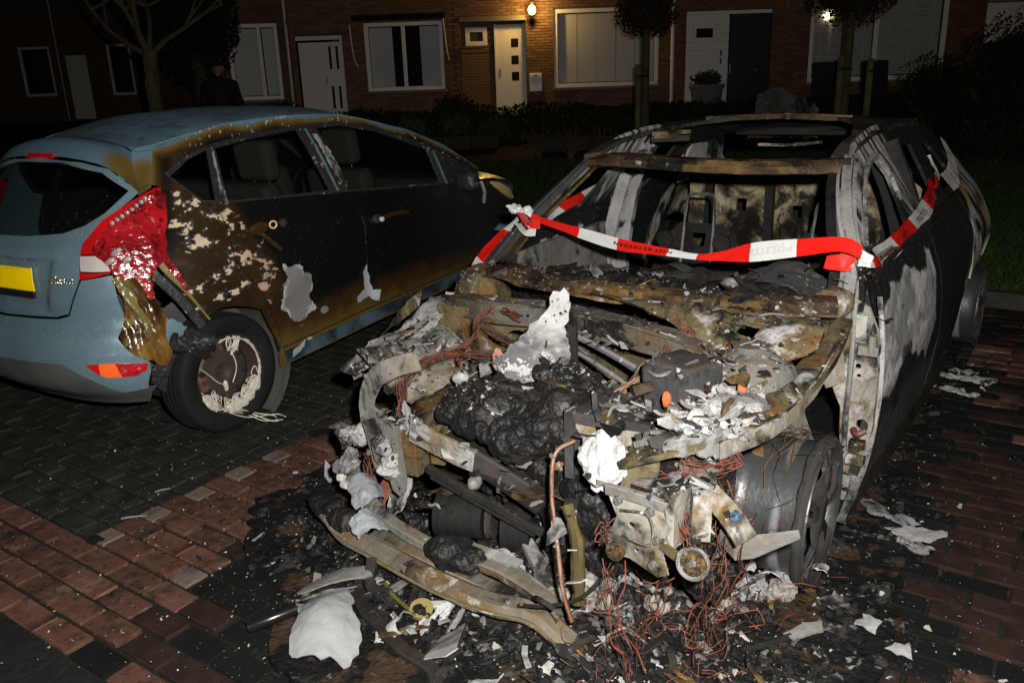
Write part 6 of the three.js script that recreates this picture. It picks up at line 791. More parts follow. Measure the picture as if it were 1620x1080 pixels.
  for (const [x, y, v, s, st] of [[0.80, 0.262, 2.55, 1, -0.015], [-0.76, 0.21, 2.62, -1, 0.0], [0.93, 0.25, 5.58, 1, 0], [-0.80, 0.25, 5.55, -1, 0]]) {
    const w = new THREE.Group(); w.name = 'wheel'; w.position.copy(W(x, y, v)); w.rotation.y = (s < 0 ? Math.PI : 0) - st; K.add(w);
    mesh('rim', boxUV(barrel.clone()), rimMat, w);
    for (let i = 0; i < 5; i++) { const a = i * Math.PI * 0.4 + 0.45, sp = []; for (const o of [-0.13, 0.13]) sp.push(sweep([[0.085, 0.05, a], [0.095, 0.12, a + o * 0.6], [0.085, 0.19, a + o * 1.2], [0.08, 0.235, a + o * 1.5]].map(([px, r, t]) => V3(px, r * Math.sin(t), r * Math.cos(t))), rectProf(0.035, 0.02, 0.005), V3(1, 0, 0), 12)); mesh('spoke', rough(join(sp), 0.006, 14, i + x), darkGreyM, w); }
    mesh('hub', [rough(cyl(0.06, 0.05, 0.04, 0.075, 0, 0, 0, 0, Math.PI / 2), 0.006, 16, 3), cyl(0.14, 0.14, 0.02, -0.02, 0, 0, 0, 0, Math.PI / 2, 30)], v > 5 ? rimRust : sootSteelM, w);
    if (v < 3 && s > 0) mesh('rubber_crust', [rough(place(new THREE.TorusGeometry(0.235, 0.022, 10, 50, 4.6).rotateY(Math.PI / 2).rotateX(0.6), 0.075, 0, 0), 0.012, 16, 5), rough(panel(ragged(blob(0.10, 0.17, 30, 0.3, 4), 0.01, 0.03, 3), [], (a, b) => V3(0.085 + 0.02 * Math.sin(a * 30 + b * 12), b - 0.02, a + 0.03), { max: 0.02, th: 0.008 }), 0.016, 16, 8)], (() => texMat(256, (u, v) => { const a = tf(u, v, 8, 761, 4); return [...lerp3([0.014, 0.013, 0.012], [0.05, 0.047, 0.044], a), a]; }, 0.004))(), w);
    if (v < 3) { const r = rng(61), g = [], h = [];
      for (let i = 0; i < 24; i++) { const x0 = -0.10 + r() * 0.16, a0 = r() * 2.6 + 0.2, da = (r() - 0.3) * 1.6, R = 0.235 + r() * 0.03; g.push(tube(Array.from({ length: 6 }, (_, k) => { const t = k / 5, a = a0 + da * t, rr = R + 0.018 * Math.sin(t * 3 + i); return V3(x0 + 0.06 * Math.sin(t * 2.5 + i) + (r() - 0.5) * 0.008, rr * Math.sin(a), rr * Math.cos(a)); }), 0.0011, 14, 4)); }
      for (let i = 0; i < 9; i++) { const a0 = 1.4 + (r() - 0.5) * 0.9, x0 = -0.08 + r() * 0.12; h.push(tube([V3(x0, 0.25 * Math.sin(a0), 0.25 * Math.cos(a0)), V3(x0 + (r() - 0.5) * 0.03, 0.262 * Math.sin(a0 - 0.2), 0.262 * Math.cos(a0 - 0.2)), V3(x0 + (r() - 0.5) * 0.06, 0.25 * Math.sin(a0 - 0.45), 0.27 * Math.cos(a0 - 0.45) + 0.01)], 0.0012, 8, 4)); }
      stuff(mesh('tyre_cord', join(g), tyreWireM, w)); stuff(mesh('rusty_cord', join(h), rustWireM, w)); }
  }
  // bits round the right corner: lower arm, bent splash plate
  P('lower_bracket', rough(sweep(Wl([[0.66, 0.645, 1.95], [0.73, 0.615, 1.90], [0.80, 0.585, 1.86], [0.85, 0.56, 1.83], [0.88, 0.53, 1.82]]), rectProf(0.065, 0.012, 0.002), V3(0, 1, 0.4), 26), 0.008, 14, 97), creamM);
  P('splash_plate', rough(panel([[0, 0], [0.165, 0.045], [0.17, 0.02], [0.05, -0.075], [0.0, -0.09], [-0.055, -0.06], [-0.05, 0.0]], [], (a, b) => W(0.835 + a * 0.9, 0.505 + b * 0.85, 1.86 + 0.35 * a - 0.2 * b + (a < 0 ? -a * 0.8 : 0)), { max: 0.02, th: 0.004 }), 0.004, 14, 98), greySteelM);
  P('blue_cap', lump(0.015, 0.013, 0.015, 0.003, 40, 4, 2).translate(0.845, 0.585, VC - 1.83), std({ color: col(0.05, 0.09, 0.14), roughness: 0.5 }));
  P('front_strut', rough(panel(ragged([[0.69, 0.46], [0.73, 0.47], [0.74, 0.62], [0.78, 0.68], [0.73, 0.70], [0.69, 0.62]], 0.006, 0.03, 8), [], (x, y) => W(x, y, 2.02 + 0.8 * (x - 0.7) + 0.03 * Math.sin(y * 24)), { max: 0.02, th: 0.006 }), 0.01, 16, 4), oliveSteelM);
  P('suspension', [rough(bx(0.5, 0.06, 0.12, 0.5, 0.22, VC - 2.5), 0.012, 10, 5), rough(bx(1.2, 0.1, 0.3, 0, 0.2, VC - 2.45), 0.02, 8, 9), rough(cyl(0.04, 0.04, 0.4, 0.66, 0.42, VC - 2.48), 0.004, 20, 2), rough(cyl(0.04, 0.04, 0.4, -0.66, 0.4, VC - 2.5), 0.004, 20, 2)], sootSteelM);
  // wiring: bare copper and red-brown strands
  const bundle = (name, pts, n, spread, r0, m, seed, par = K) => { const r = rng(seed), g = []; n = Math.round(n * 1.9); r0 *= r0 > 0.004 ? 0.62 : 0.5; const dark = []; for (let i = 0; i < n; i++) { const ox = (r() - 0.5) * spread, oy = (r() - 0.5) * spread, oz = (r() - 0.5) * spread; (i % 5 > 2 ? dark : g).push(tube(pts.flatMap(([x, y, v], k) => { const nx = pts[Math.min(k + 1, pts.length - 1)], out = []; for (const t of k < pts.length - 1 ? [0, 0.5] : [0]) out.push(W(mix(x, nx[0], t) + ox + (r() - 0.5) * spread * 1.0, mix(y, nx[1], t) + oy + (r() - 0.5) * spread * 0.8, mix(v, nx[2], t) + oz + (r() - 0.5) * spread * 1.0)); return out; }), r0 * (0.6 + r() * 0.8), 30, 4)); } if (dark.length) stuff(mesh('sooty_wire', join(dark), tyreWireM, par)); return stuff(mesh(name, join(g), m, par)); };
  bundle('wire_loom', [[-0.13, 0.70, 2.30], [-0.24, 0.695, 2.30], [-0.38, 0.70, 2.26], [-0.47, 0.665, 2.18], [-0.52, 0.60, 2.12], [-0.475, 0.53, 2.06], [-0.46, 0.47, 2.02], [-0.53, 0.40, 1.98]], 9, 0.024, 0.0032, copperM, 3);
  bundle('wire_loom', [[-0.37, 0.81, 2.50], [-0.41, 0.765, 2.44], [-0.39, 0.72, 2.40], [-0.41, 0.68, 2.34], [-0.40, 0.64, 2.30]], 8, 0.022, 0.0035, copperM, 5);
  bundle('wire_loom', [[-0.38, 0.755, 2.44], [-0.30, 0.725, 2.42], [-0.20, 0.715, 2.40], [-0.13, 0.67, 2.36], [-0.06, 0.665, 2.33]], 8, 0.02, 0.0035, std({ color: col(0.10, 0.045, 0.025), roughness: 0.6 }), 7);
  bundle('wire_loom', [[-0.35, 0.80, 2.52], [-0.29, 0.80, 2.50], [-0.24, 0.795, 2.48]], 7, 0.02, 0.0035, copperM, 8);
  P('pink_scrap', [rough(panel(ragged(blob(0.07, 0.032, 16, 0.2, 3), 0.004, 0.02, 2), [], (a, b) => W(-0.155 + a * 0.8, 0.70 - a * 0.5 + b * 0.5, 2.24 + b * 0.8 - a * 0.3), { max: 0.02, th: 0.006 }), 0.006, 20, 2), rough(panel(ragged(blob(0.07, 0.016, 16, 0.2, 5), 0.003, 0.02, 3), [], (a, b) => W(-0.08 + a, 0.715 + b * 0.6 - a * 0.15, 2.29), { max: 0.02, th: 0.006 }), 0.004, 20, 3)], pinkM);
  bundle('wire_loom', [[0.30, 0.62, 2.02], [0.31, 0.665, 2.10], [0.36, 0.72, 2.18], [0.42, 0.755, 2.22], [0.47, 0.78, 2.22]], 7, 0.022, 0.006, copperPaleM, 9);
  bundle('wire_loom', [[0.36, 0.70, 2.16], [0.38, 0.775, 2.26], [0.43, 0.80, 2.30], [0.48, 0.795, 2.27]], 5, 0.016, 0.006, copperPaleM, 11);
  bundle('wire_loom', [[0.20, 0.605, 1.95], [0.24, 0.655, 2.02], [0.31, 0.675, 2.08]], 5, 0.014, 0.005, copperPaleM, 13);
  bundle('wire_loom', [[0.42, 0.80, 2.34], [0.435, 0.845, 2.40], [0.46, 0.86, 2.42], [0.49, 0.83, 2.40]], 7, 0.02, 0.004, copperM, 15);
  P('copper_pipe', tube(Wl([[0.345, 0.655, 1.89], [0.30, 0.62, 1.86], [0.32, 0.52, 1.80], [0.38, 0.40, 1.73], [0.42, 0.30, 1.69], [0.44, 0.2, 1.70]]), 0.0065, 40, 8), copperPaleM);
  P('black_cable', tube(Wl([[0.24, 0.16, 1.73], [0.34, 0.2, 1.72], [0.45, 0.26, 1.73], [0.53, 0.36, 1.78]]), 0.006, 30, 7), sootSteelM);
  P('frayed_hose', rough(tube(Wl([[0.355, 0.48, 1.83], [0.40, 0.40, 1.80], [0.43, 0.29, 1.76], [0.425, 0.22, 1.76]]), 0.018, 24, 8), 0.012, 22, 4), (() => texMat(128, (u, v) => { const a = tf(u, v, 10, 771, 4); return [...lerp3([0.015, 0.012, 0.006], [0.11, 0.085, 0.032], a), a]; }, 0.004))());
  bundle('wire_loom', [[0.585, 0.58, 1.80], [0.63, 0.625, 1.84], [0.69, 0.635, 1.86], [0.73, 0.63, 1.90]], 9, 0.03, 0.003, copperM, 17);
  bundle('wire_loom', [[0.655, 0.70, 1.92], [0.69, 0.655, 1.90], [0.705, 0.60, 1.86], [0.72, 0.55, 1.80], [0.755, 0.50, 1.78]], 10, 0.03, 0.003, copperM, 19);
  bundle('wire_loom', [[0.72, 0.69, 1.98], [0.76, 0.69, 2.0], [0.79, 0.665, 1.98], [0.74, 0.64, 1.93], [0.69, 0.66, 1.90]], 12, 0.035, 0.0032, copperM, 21);
  bundle('wire_loom', [[0.80, 0.60, 1.92], [0.80, 0.48, 1.88], [0.79, 0.36, 1.84], [0.77, 0.20, 1.84]], 3, 0.05, 0.0026, copperM, 23);
  bundle('wire_loom', [[0.86, 0.55, 1.90], [0.855, 0.44, 1.88], [0.85, 0.34, 1.88], [0.80, 0.24, 1.90], [0.78, 0.1, 1.95]], 3, 0.05, 0.0024, copperM, 25);
  bundle('wire_loom', [[0.555, 0.41, 1.73], [0.565, 0.30, 1.71], [0.59, 0.2, 1.72], [0.62, 0.08, 1.74]], 5, 0.04, 0.003, copperM, 27);
  bundle('wire_loom', [[0.70, 0.40, 1.75], [0.68, 0.30, 1.75], [0.62, 0.2, 1.76], [0.60, 0.10, 1.80]], 3, 0.035, 0.0024, copperM, 29);
  bundle('wire_loom', [[0.535, 0.50, 1.75], [0.52, 0.48, 1.74], [0.525, 0.455, 1.73]], 10, 0.03, 0.003, copperM, 31);
  bundle('wire_loom', [[-0.56, 0.36, 1.96], [-0.565, 0.3, 1.95], [-0.54, 0.22, 1.95], [-0.555, 0.12, 1.96]], 8, 0.035, 0.0026, copperM, 33);
  bundle('spring_wire', [[0.80, 0.60, 1.97], [0.765, 0.52, 1.94], [0.74, 0.44, 1.90]], 9, 0.06, 0.0013, rustWireM, 35);
  bundle('wire_loom', [[0.845, 0.97, 3.05], [0.87, 0.985, 3.2], [0.875, 0.985, 3.4], [0.88, 0.96, 3.55]], 6, 0.012, 0.0025, copperM, 39);
  { const r = rng(71), g = []; for (let i = 0; i < 44; i++) { const cx = 0.72 + (r() + r() - 1) * 0.32, cv = 1.90 + (r() + r() - 1) * 0.3, p = []; let x = cx, y = 0.05 + r() * r() * 0.5, v = cv, a = r() * 6.28; for (let k = 0; k < 4 + r() * 5; k++) { p.push([x, Math.max(0.015, y), v]); a += (r() - 0.5) * 2.4; x += 0.035 * Math.cos(a); v += 0.035 * Math.sin(a); y += (r() - 0.6) * 0.06; } g.push(tube(Wl(p), 0.0007 + r() * 0.0011, 20, 4)); } stuff(P('loose_wire', join(g), copperM)); }
  P('gearbox', [[0.52, 0.30, 2.0, 0.13, 0.13, 0.14, 101], [0.62, 0.38, 1.96, 0.09, 0.10, 0.1, 102], [0.70, 0.28, 2.0, 0.1, 0.12, 0.12, 103]].map(([x, y, v, a, b, c, s]) => lump(a * 0.9, b * 0.9, c * 0.8, 0.065, 15, s, 4, 0.4).translate(x, y, VC - v - 0.06)), coalM);
  P('loose_clutter', Array.from({ length: 60 }, (_, i) => { const r = rng(i + 200), x = -0.35 + r() * 0.95, v = 1.9 + r() * 0.5; return rough(r() < 0.5 ? bx(0.02 + r() * 0.07, 0.01 + r() * 0.02, 0.02 + r() * 0.05, 0, 0, 0, r() * 3, r() * 3, r()) : lump(0.015 + r() * 0.03, 0.01 + r() * 0.02, 0.015 + r() * 0.03, 0.012, 30, i, 2, 0.5), 0.004, 30, i).translate(x, 0.30 + r() * 0.12 + 0.42 * sst(1.85, 2.35, v) * 0.7, VC - v); }), greySteelM);
  // the finished metalwork as one search tree, so that scraps and flakes can be dropped onto it
  wreck.updateMatrixWorld(true); const inv = wreck.matrixWorld.clone().invert(), solid = []; wreck.traverse((o) => { if (o.isMesh && !o.isInstancedMesh && !/wire|cord|loom/.test(o.name)) { const g = new THREE.BufferGeometry(); g.setAttribute('position', o.geometry.attributes.position.clone()); g.applyMatrix4(inv.clone().multiply(o.matrixWorld)); solid.push(g); } });
  const tree = new MeshBVH(mergeGeometries(solid)), down = V3(0, -1, 0);
  const drop = (x, v, y) => { const q = W(x, y, v), hit = tree.raycastFirst(new THREE.Ray(q, down), THREE.DoubleSide); return hit && hit.point.y > 0.06 ? hit : null; };
  // torn scraps, brackets, strips and crumbs through the whole engine bay and the cabin
  const kinds = [[], [], [], [], [], []], mats = [ashMat, greySteelM, sootSteelM, creamM, rustM, darkGreyM];
  const zones = [ // centre, spread, count, size, weights over the materials
    [[0.55, 0.60, 1.95], [0.22, 0.12, 0.2], 130, 0.045, [3, 3, 3, 2, 1, 2]], [[-0.55, 0.46, 2.05], [0.13, 0.15, 0.12], 34, 0.032, [4, 3, 2, 3, 1, 1]], [[0.68, 0.42, 1.92], [0.09, 0.2, 0.10], 80, 0.04, [3, 2, 3, 2, 1, 2]],
    [[0.1, 0.68, 2.42], [0.5, 0.06, 0.14], 120, 0.04, [3, 3, 3, 2, 2, 1]], [[0.05, 0.62, 2.05], [0.3, 0.07, 0.22], 60, 0.035, [1, 1, 5, 0, 0, 2]], [[0.1, 0.34, 1.98], [0.4, 0.12, 0.14], 120, 0.05, [2, 2, 5, 1, 1, 2]],
    [[-0.66, 0.66, 2.55], [0.09, 0.05, 0.3], 26, 0.035, [4, 2, 1, 3, 1, 0]], [[0.70, 0.77, 2.2], [0.12, 0.03, 0.26], 90, 0.03, [5, 2, 2, 1, 2, 1]], [[0.4, 0.89, 2.62], [0.45, 0.02, 0.1], 60, 0.03, [2, 1, 3, 2, 2, 1]],
    [[0.0, 0.815, 3.08], [0.7, 0.03, 0.2], 130, 0.05, [1, 1, 6, 0, 1, 3]], [[0.0, 0.5, 4.0], [0.7, 0.15, 0.6], 60, 0.05, [1, 1, 6, 0, 1, 2]], [[0.88, 0.25, 2.85], [0.05, 0.12, 0.06], 24, 0.03, [4, 2, 1, 2, 0, 0]]];
  zones.forEach(([c, sp, n, size, wt], zi) => { const r = rng(900 + zi), G = () => (r() + r() + r() - 1.5) * 1.3, tot = wt.reduce((a, b) => a + b); for (let i = 0; i < n; i++) {
    const x = c[0] + G() * sp[0], y = Math.max(0.05, c[1] + G() * sp[1]), v = c[2] + G() * sp[2], s = size * (0.35 + r() * r() * 1.3), q = r(), hit = drop(x, v, Math.max(y, c[1]) + 0.12); if (!hit) continue; let g;
    if (q < 0.52) { const k1 = 20 + r() * 40, k2 = r() * 30, ph = r() * 6; g = panel(ragged(blob(s, s * (0.35 + r() * 0.5), 9, 0.5, i + zi * 50), s * 0.12, s * 0.5, i), [], (a, b) => V3(a, 0.22 * s * Math.sin(a * k1 + ph) + 0.18 * s * Math.sin(b * k2), b), { max: s * 0.55, th: 0.002 + 0.002 * r(), crease: 0.7 }); }
    else if (q < 0.72) { const b = (r() - 0.5) * s * 1.6; g = sweep([[-s, 0, 0], [-s * 0.3, b * 0.4, s * 0.1 * r()], [s * 0.4, -b * 0.3, 0], [s * 1.3, b, s * 0.3]], rectProf(s * (0.2 + r() * 0.3), 0.004, 0.001), V3(0, 1, 0.2), 7); }
    else if (q < 0.82) g = rough(bx(s * (0.5 + r()), s * (0.2 + r() * 0.4), s * (0.5 + r() * 0.6)), s * 0.25, 20, i, 0.5);
    else if (q < 0.92) g = tube([[-s * 1.4, 0, 0], [0, (r() - 0.5) * s, (r() - 0.5) * s], [s * 1.4, (r() - 0.5) * s, 0]], 0.002 + r() * 0.007, 8, 6);
    else g = jag(i + zi * 31, s * 0.6, s * 0.4, s * 0.5);
    let k = r() * tot, m = 0; while (k > wt[m]) k -= wt[m++];
    kinds[m].push(boxUV(flat(g), r())); const p = hit.point; place(kinds[m][kinds[m].length - 1], p.x, p.y + s * 0.22, p.z, (r() - 0.5) * 0.9, r() * 6.3, (r() - 0.5) * 0.9);
  } });
  kinds.forEach((l, i) => stuff(P(['ash_scrap', 'metal_scrap', 'charred_scrap', 'primer_scrap', 'rusty_scrap', 'melted_scrap'][i], join(l), mats[i])));
  { const fl = panel(ragged(blob(1, 0.65, 10, 0.5, 16), 0.15, 0.3, 4), [], (a, b) => V3(a, 0.2 * Math.sin(a * 2.6) + 0.15 * Math.sin(b * 3 + 1), b), { max: 0.5, th: 0.06 }), N = 6500, im = new THREE.InstancedMesh(fl, std({ color: col(0.22, 0.217, 0.21), roughness: 0.95 }), N), r = rng(515), M = new THREE.Matrix4(), c = new THREE.Color(), up = V3(0, 1, 0); let n = 0;
    for (let t = 0; t < 30000 && n < N; t++) { const x = -0.86 + r() * 1.76, v = 1.72 + r() ** 1.3 * 1.6, hit = drop(x, v, 0.99); if (!hit || fbm3(x * 9, v * 9, 3, 3) < 0.46) continue; const s = 0.0015 + 0.009 * r() ** 4, nm = hit.face.normal.clone(); if (nm.y < 0) nm.negate(); if (nm.y < 0.25) continue;
      M.compose(hit.point.clone().addScaledVector(nm, s * 0.15), new THREE.Quaternion().setFromUnitVectors(up, nm).multiply(new THREE.Quaternion().setFromEuler(new THREE.Euler((r() - 0.5) * 0.7, r() * 6.3, (r() - 0.5) * 0.7))), V3(s, s, s)); im.setMatrixAt(n, M); const k = r() < 0.45 ? 0.03 + r() * 0.2 : 0.25 + r() * 1.1; c.setRGB(k, k * 0.985, k * 0.95); im.setColorAt(n++, c); }
    im.count = n; im.name = 'ash_dust'; im.castShadow = im.receiveShadow = true; stuff(im); K.add(im); }
}
// ---------------------------------------------------------------- what lies on the ground round the wreck
const heapH = (x, v) => { // rubble height over the paving
  const e = Math.max(0, 1 - Math.hypot((x - 0.15) / 0.95, (v - 2.2) / 0.55)), f = Math.max(0, 1 - Math.hypot((x - 0.5) / 0.55, (v - 2.05) / 0.4));
  return 0.014 + 0.10 * sst(0, 0.95, e) * (0.45 + fbm3(x * 6, v * 6, 3, 4)) + 0.035 * f * fbm3(x * 14, v * 14, 8, 3) + 0.016 * fbm3(x * 22, v * 22, 5, 3);
};
const residue = [[-1.224, 1.926], [-1.097, 1.792], [-0.954, 1.662], [-0.838, 1.584], [-0.725, 1.561], [-0.60, 1.54], [-0.50, 1.42], [-0.38, 1.30], [-0.05, 1.22], [0.25, 1.32], [0.5, 1.48], [0.72, 1.62], [0.95, 1.78], [1.12, 1.98], [1.20, 2.3], [1.12, 2.62], [1.20, 2.95], [1.0, 3.3], [0.97, 4.2], [1.06, 4.7], [1.0, 5.2], [0.4, 5.4], [-0.7, 5.2], [-0.98, 4.0], [-0.98, 3.0], [-1.12, 2.55], [-1.2, 2.317], [-1.14, 2.07]];
{ const m = texMat(1024, (u, v) => { const a = tf(u, v, 6, 801, 5), b = tf(u, v, 40, 803, 4), c = tf(u, v, 14, 805, 5); let r = lerp3([0.002, 0.002, 0.002], [0.010, 0.0098, 0.0092], a); r = lerp3(r, [0.055, 0.052, 0.05], sst(0.58, 0.74, c) * 0.55); r = lerp3(r, [0.2, 0.195, 0.19], sst(0.68, 0.76, b) * 0.55 * sst(0.4, 0.6, c)); r = lerp3(r, [0.06, 0.035, 0.02], sst(0.60, 0.7, tf(u, v, 9, 809, 4)) * 0.5); return [...r, b * 0.6 + c * 0.4]; }, 0.02, { roughness: 0.75 });
  const g = panel(ragged(residue, 0.03, 0.05, 77), [], (x, v) => { const p = WP(x, heapH(x, v), v); return p; }, { max: 0.028, th: 0.03, k: 1.1 });
  tag(stuff(mesh('burnt_residue', g, m)), 'black crust of burnt plastic and ash spread under and before the burnt-out car', 'residue'); }
{ // loose flakes and crumbs, far too many to count
  const mk = (geo, m, N, name, label, cat, place_, sz, cf, seed) => { const im = new THREE.InstancedMesh(geo, m, N), r = rng(seed), M = new THREE.Matrix4(), c = new THREE.Color(); for (let i = 0; i < N; i++) { const [x, v] = place_(r), on = 0.0; const s = sz(r); const g = (x > -1.15 && x < 1.1 && v > 1.5 && v < 5) ? heapH(x, v) : 0.003; M.compose(WP(x, g + s * 0.25, v), new THREE.Quaternion().setFromEuler(new THREE.Euler((r() - 0.5) * 1.2, r() * 6.3, (r() - 0.5) * 1.2)), V3(s, s * (0.4 + r() * 0.6), s * (0.5 + r() * 0.7))); im.setMatrixAt(i, M); cf(c, r); im.setColorAt(i, c); } im.name = numbered(name); im.castShadow = im.receiveShadow = true; stuff(im); scene.add(im); tag(im, label, cat); };
  const shard = jag(4, 1, 0.25, 0.7), crumb = jag(9, 1, 0.45, 0.7);
  const flakeP = panel(ragged(blob(1, 0.7, 14, 0.4, 6), 0.12, 0.3, 2), [], (a, b) => V3(a, 0.25 * Math.sin(a * 2.2) + 0.2 * Math.sin(b * 3 + 1), b), { max: 0.4, th: 0.05 });
  const G = (r) => { let s = 0; for (let i = 0; i < 4; i++) s += r(); return (s - 2); };
  const front = (r) => r() < 0.72 ? [0.25 + G(r) * 0.85, 1.92 + G(r) * 0.42] : r() < 0.75 ? [0.75 + G(r) * 0.6, 2.2 + G(r) * 0.8] : [1.0 + G(r) * 0.5, 3.0 + r() * 2.2];
  const wide = (r) => [-0.3 + G(r) * 2.2, 2.2 + G(r) * 1.4];
  mk(flakeP, std({ color: col(0.20, 0.196, 0.19), roughness: 0.9 }), 1000, 'ash_flakes', 'pale ash flakes strewn over the black crust before the burnt-out car', 'ash', front, (r) => 0.003 + 0.018 * r() ** 4, (c, r) => { const t = 0.25 + r() * 1.5; c.setRGB(t, t * 0.98, t * 0.95); }, 5);
  mk(shard, std({ color: col(0.28, 0.275, 0.265), roughness: 0.9 }), 4200, 'ash_specks', 'tiny white and grey ash specks scattered on the paving and the crust', 'ash', wide, (r) => 0.0015 + 0.0045 * r() ** 3, (c, r) => { const t = 0.3 + r() * 1.2; c.setRGB(t, t, t); }, 6);
  mk(crumb, std({ color: col(0.008, 0.008, 0.0077), roughness: 0.85 }), 9000, 'charcoal_crumbs', 'black charcoal crumbs lying all round the burnt-out car', 'charcoal', front, (r) => 0.003 + 0.014 * r() ** 3, (c, r) => { const t = 0.4 + r() * 1.9; c.setRGB(t, t, t); }, 7);
  mk(flakeP, std({ color: col(0.05, 0.049, 0.047), roughness: 0.8 }), 1500, 'clinker', 'grey clinker fragments mixed into the rubble under the open engine bay', 'clinker', (r) => [0.2 + G(r) * 0.7, 2.0 + G(r) * 0.36], (r) => 0.004 + 0.016 * r() ** 2.5, (c, r) => { const t = 0.2 + r() * 2.2; c.setRGB(t, t * 0.97, t * 0.92); }, 8);
}
const L = (l) => l.map((p) => WP(...p));
const loose = (name, g, m, label, cat, group) => tag(mesh(name, g, m), label, cat, group);
// a crumpled sheet on the ground: outline in (x, v), height y0 and bulge
const sheetOn = (poly, y0, amp, fr, seed, th = 0.004, rag = 0.006, max = 0.018) => rough(panel(ragged(poly, rag, 0.02, seed), [], (x, v) => WP(x, y0 + heapH(x, v) * 0.5 + amp * (fbm3(x * fr, v * fr, seed, 3)), v), { max, th }), 0.006, 24, seed);
const beamM = texMat(512, burnt(811, { b0: [0.055, 0.048, 0.036], b1: [0.20, 0.18, 0.14], rust: [0.11, 0.066, 0.022], rustK: 0.55, soot: 0.5, white: 0.28, dir: 1 }), 0.005, { roughness: 0.62 });
const blueAshM = texMat(512, burnt(821, { b0: [0.11, 0.12, 0.13], b1: [0.26, 0.275, 0.29], rustK: 0, soot: 0.32, white: 0.4, wc: [0.36, 0.37, 0.38] }), 0.01, { roughness: 0.85 });
const finM = texMat(256, (u, v) => { const a = tf(u, v, 10, 831, 4), s = 0.5 + 0.5 * Math.sin(u * Math.PI * 2 * 128 / 1); let r = lerp3([0.14, 0.14, 0.135], [0.55, 0.545, 0.53], a * 0.5 + s * 0.5); return [...r, s]; }, 0.006, { roughness: 0.6, metalness: 0.3 });
const whitePlateM = texMat(512, (u, v) => { const a = tf(u, v, 3, 841, 4), b = tf(u, v, 40, 843, 3), c = tf(u, v, 14, 845, 4); let r = lerp3([0.21, 0.215, 0.215], [0.30, 0.303, 0.30], a); r = lerp3(r, [0.05, 0.05, 0.05], clamp(sst(0.70, 0.78, c) * 0.9 + sst(0.5, 0.75, a) * 0.35)); return [...r, b]; }, 0.003, { roughness: 0.65 });

{ const t = thing('bumper_beam', 'long curved bumper beam of scorched brown metal lying before the wreck', 'bumper beam');
  const pts = [[-0.752, 0.155, 1.873], [-0.66, 0.15, 1.84], [-0.578, 0.125, 1.817], [-0.38, 0.12, 1.788], [-0.097, 0.12, 1.751], [0.131, 0.12, 1.748], [0.235, 0.125, 1.767], [0.292, 0.115, 1.775], [0.34, 0.085, 1.78], [0.385, 0.05, 1.79]];
  mesh('beam', rough(sweep(L(pts), [[-0.034, -0.02], [0.034, -0.02], [0.038, 0.0], [0.02, 0.016], [-0.02, 0.018], [-0.038, 0.0], [-0.034, -0.02]], V3(0, 1, 0.25), 70), 0.006, 10, 3), beamM, t);
  mesh('rolled_edge', rough(tube(L(pts.map(([x, y, v]) => [x, y - 0.02, v - 0.035])), 0.007, 60, 7), 0.004, 18, 5), beamM, t);
  mesh('split_end', [0, 1, 2].map((k) => rough(tube(L([[0.33, 0.09, 1.77 + k * 0.012], [0.39, 0.05, 1.78 + k * 0.02], [0.44, 0.03, 1.77 + k * 0.015]]), 0.007, 14, 6), 0.003, 24, k)), rustM, t);
  mesh('charred_end', [[-0.72, 0.155, 1.86, 0.09, 0.045, 0.05, 4], [-0.60, 0.14, 1.825, 0.08, 0.04, 0.045, 6]].map(([x, y, v, a, b, c, s]) => { const p = WP(x, y, v); return lump(a, b, c, 0.03, 14, s, 4, 0.5).rotateY(-PSI).translate(p.x, p.y, p.z); }), coalM, t); }
{ const t = thing('radiator_bar', 'grey ribbed radiator bar lying behind the long bumper beam', 'radiator part');
  mesh('left_bar', rough(sweep(L([[-0.685, 0.24, 1.979], [-0.56, 0.21, 1.92], [-0.42, 0.19, 1.87], [-0.25, 0.17, 1.845], [-0.14, 0.165, 1.84]]), rectProf(0.05, 0.035, 0.006), V3(0, 1, 0), 40), 0.005, 14, 3), greySteelM, t);
  mesh('right_bar', rough(sweep(L([[-0.05, 0.155, 1.855], [0.098, 0.15, 1.855], [0.266, 0.14, 1.82], [0.35, 0.11, 1.80]]), rectProf(0.05, 0.035, 0.006), V3(0, 1, 0), 40), 0.005, 14, 5), beamM, t);
  mesh('threaded_end', [...Array.from({ length: 9 }, (_, i) => { const p = WP(-0.70 + i * 0.014, 0.245 - i * 0.003, 1.985 - i * 0.007); return place(new THREE.TorusGeometry(0.022, 0.005, 6, 18), p.x, p.y, p.z, 0, Math.PI / 2 - PSI - 0.45); })], creamM, t);
  mesh('charred_clump', [[-0.12, 0.17, 1.84, 0.085, 0.05, 0.06, 14], [-0.04, 0.15, 1.85, 0.075, 0.045, 0.055, 16]].map(([x, y, v, a, b, c, s]) => { const p = WP(x, y, v); return lump(a, b, c, 0.035, 14, s, 4, 0.5).translate(p.x, p.y, p.z); }), coalM, t);
  mesh('lower_bar', rough(sweep(L([[-0.46, 0.13, 1.85], [-0.2, 0.125, 1.83], [0.03, 0.12, 1.815], [0.2, 0.115, 1.80], [0.33, 0.09, 1.77]]), rectProf(0.05, 0.02, 0.004), V3(0, 1, 0.3), 40), 0.005, 12, 7), beamM, t); }
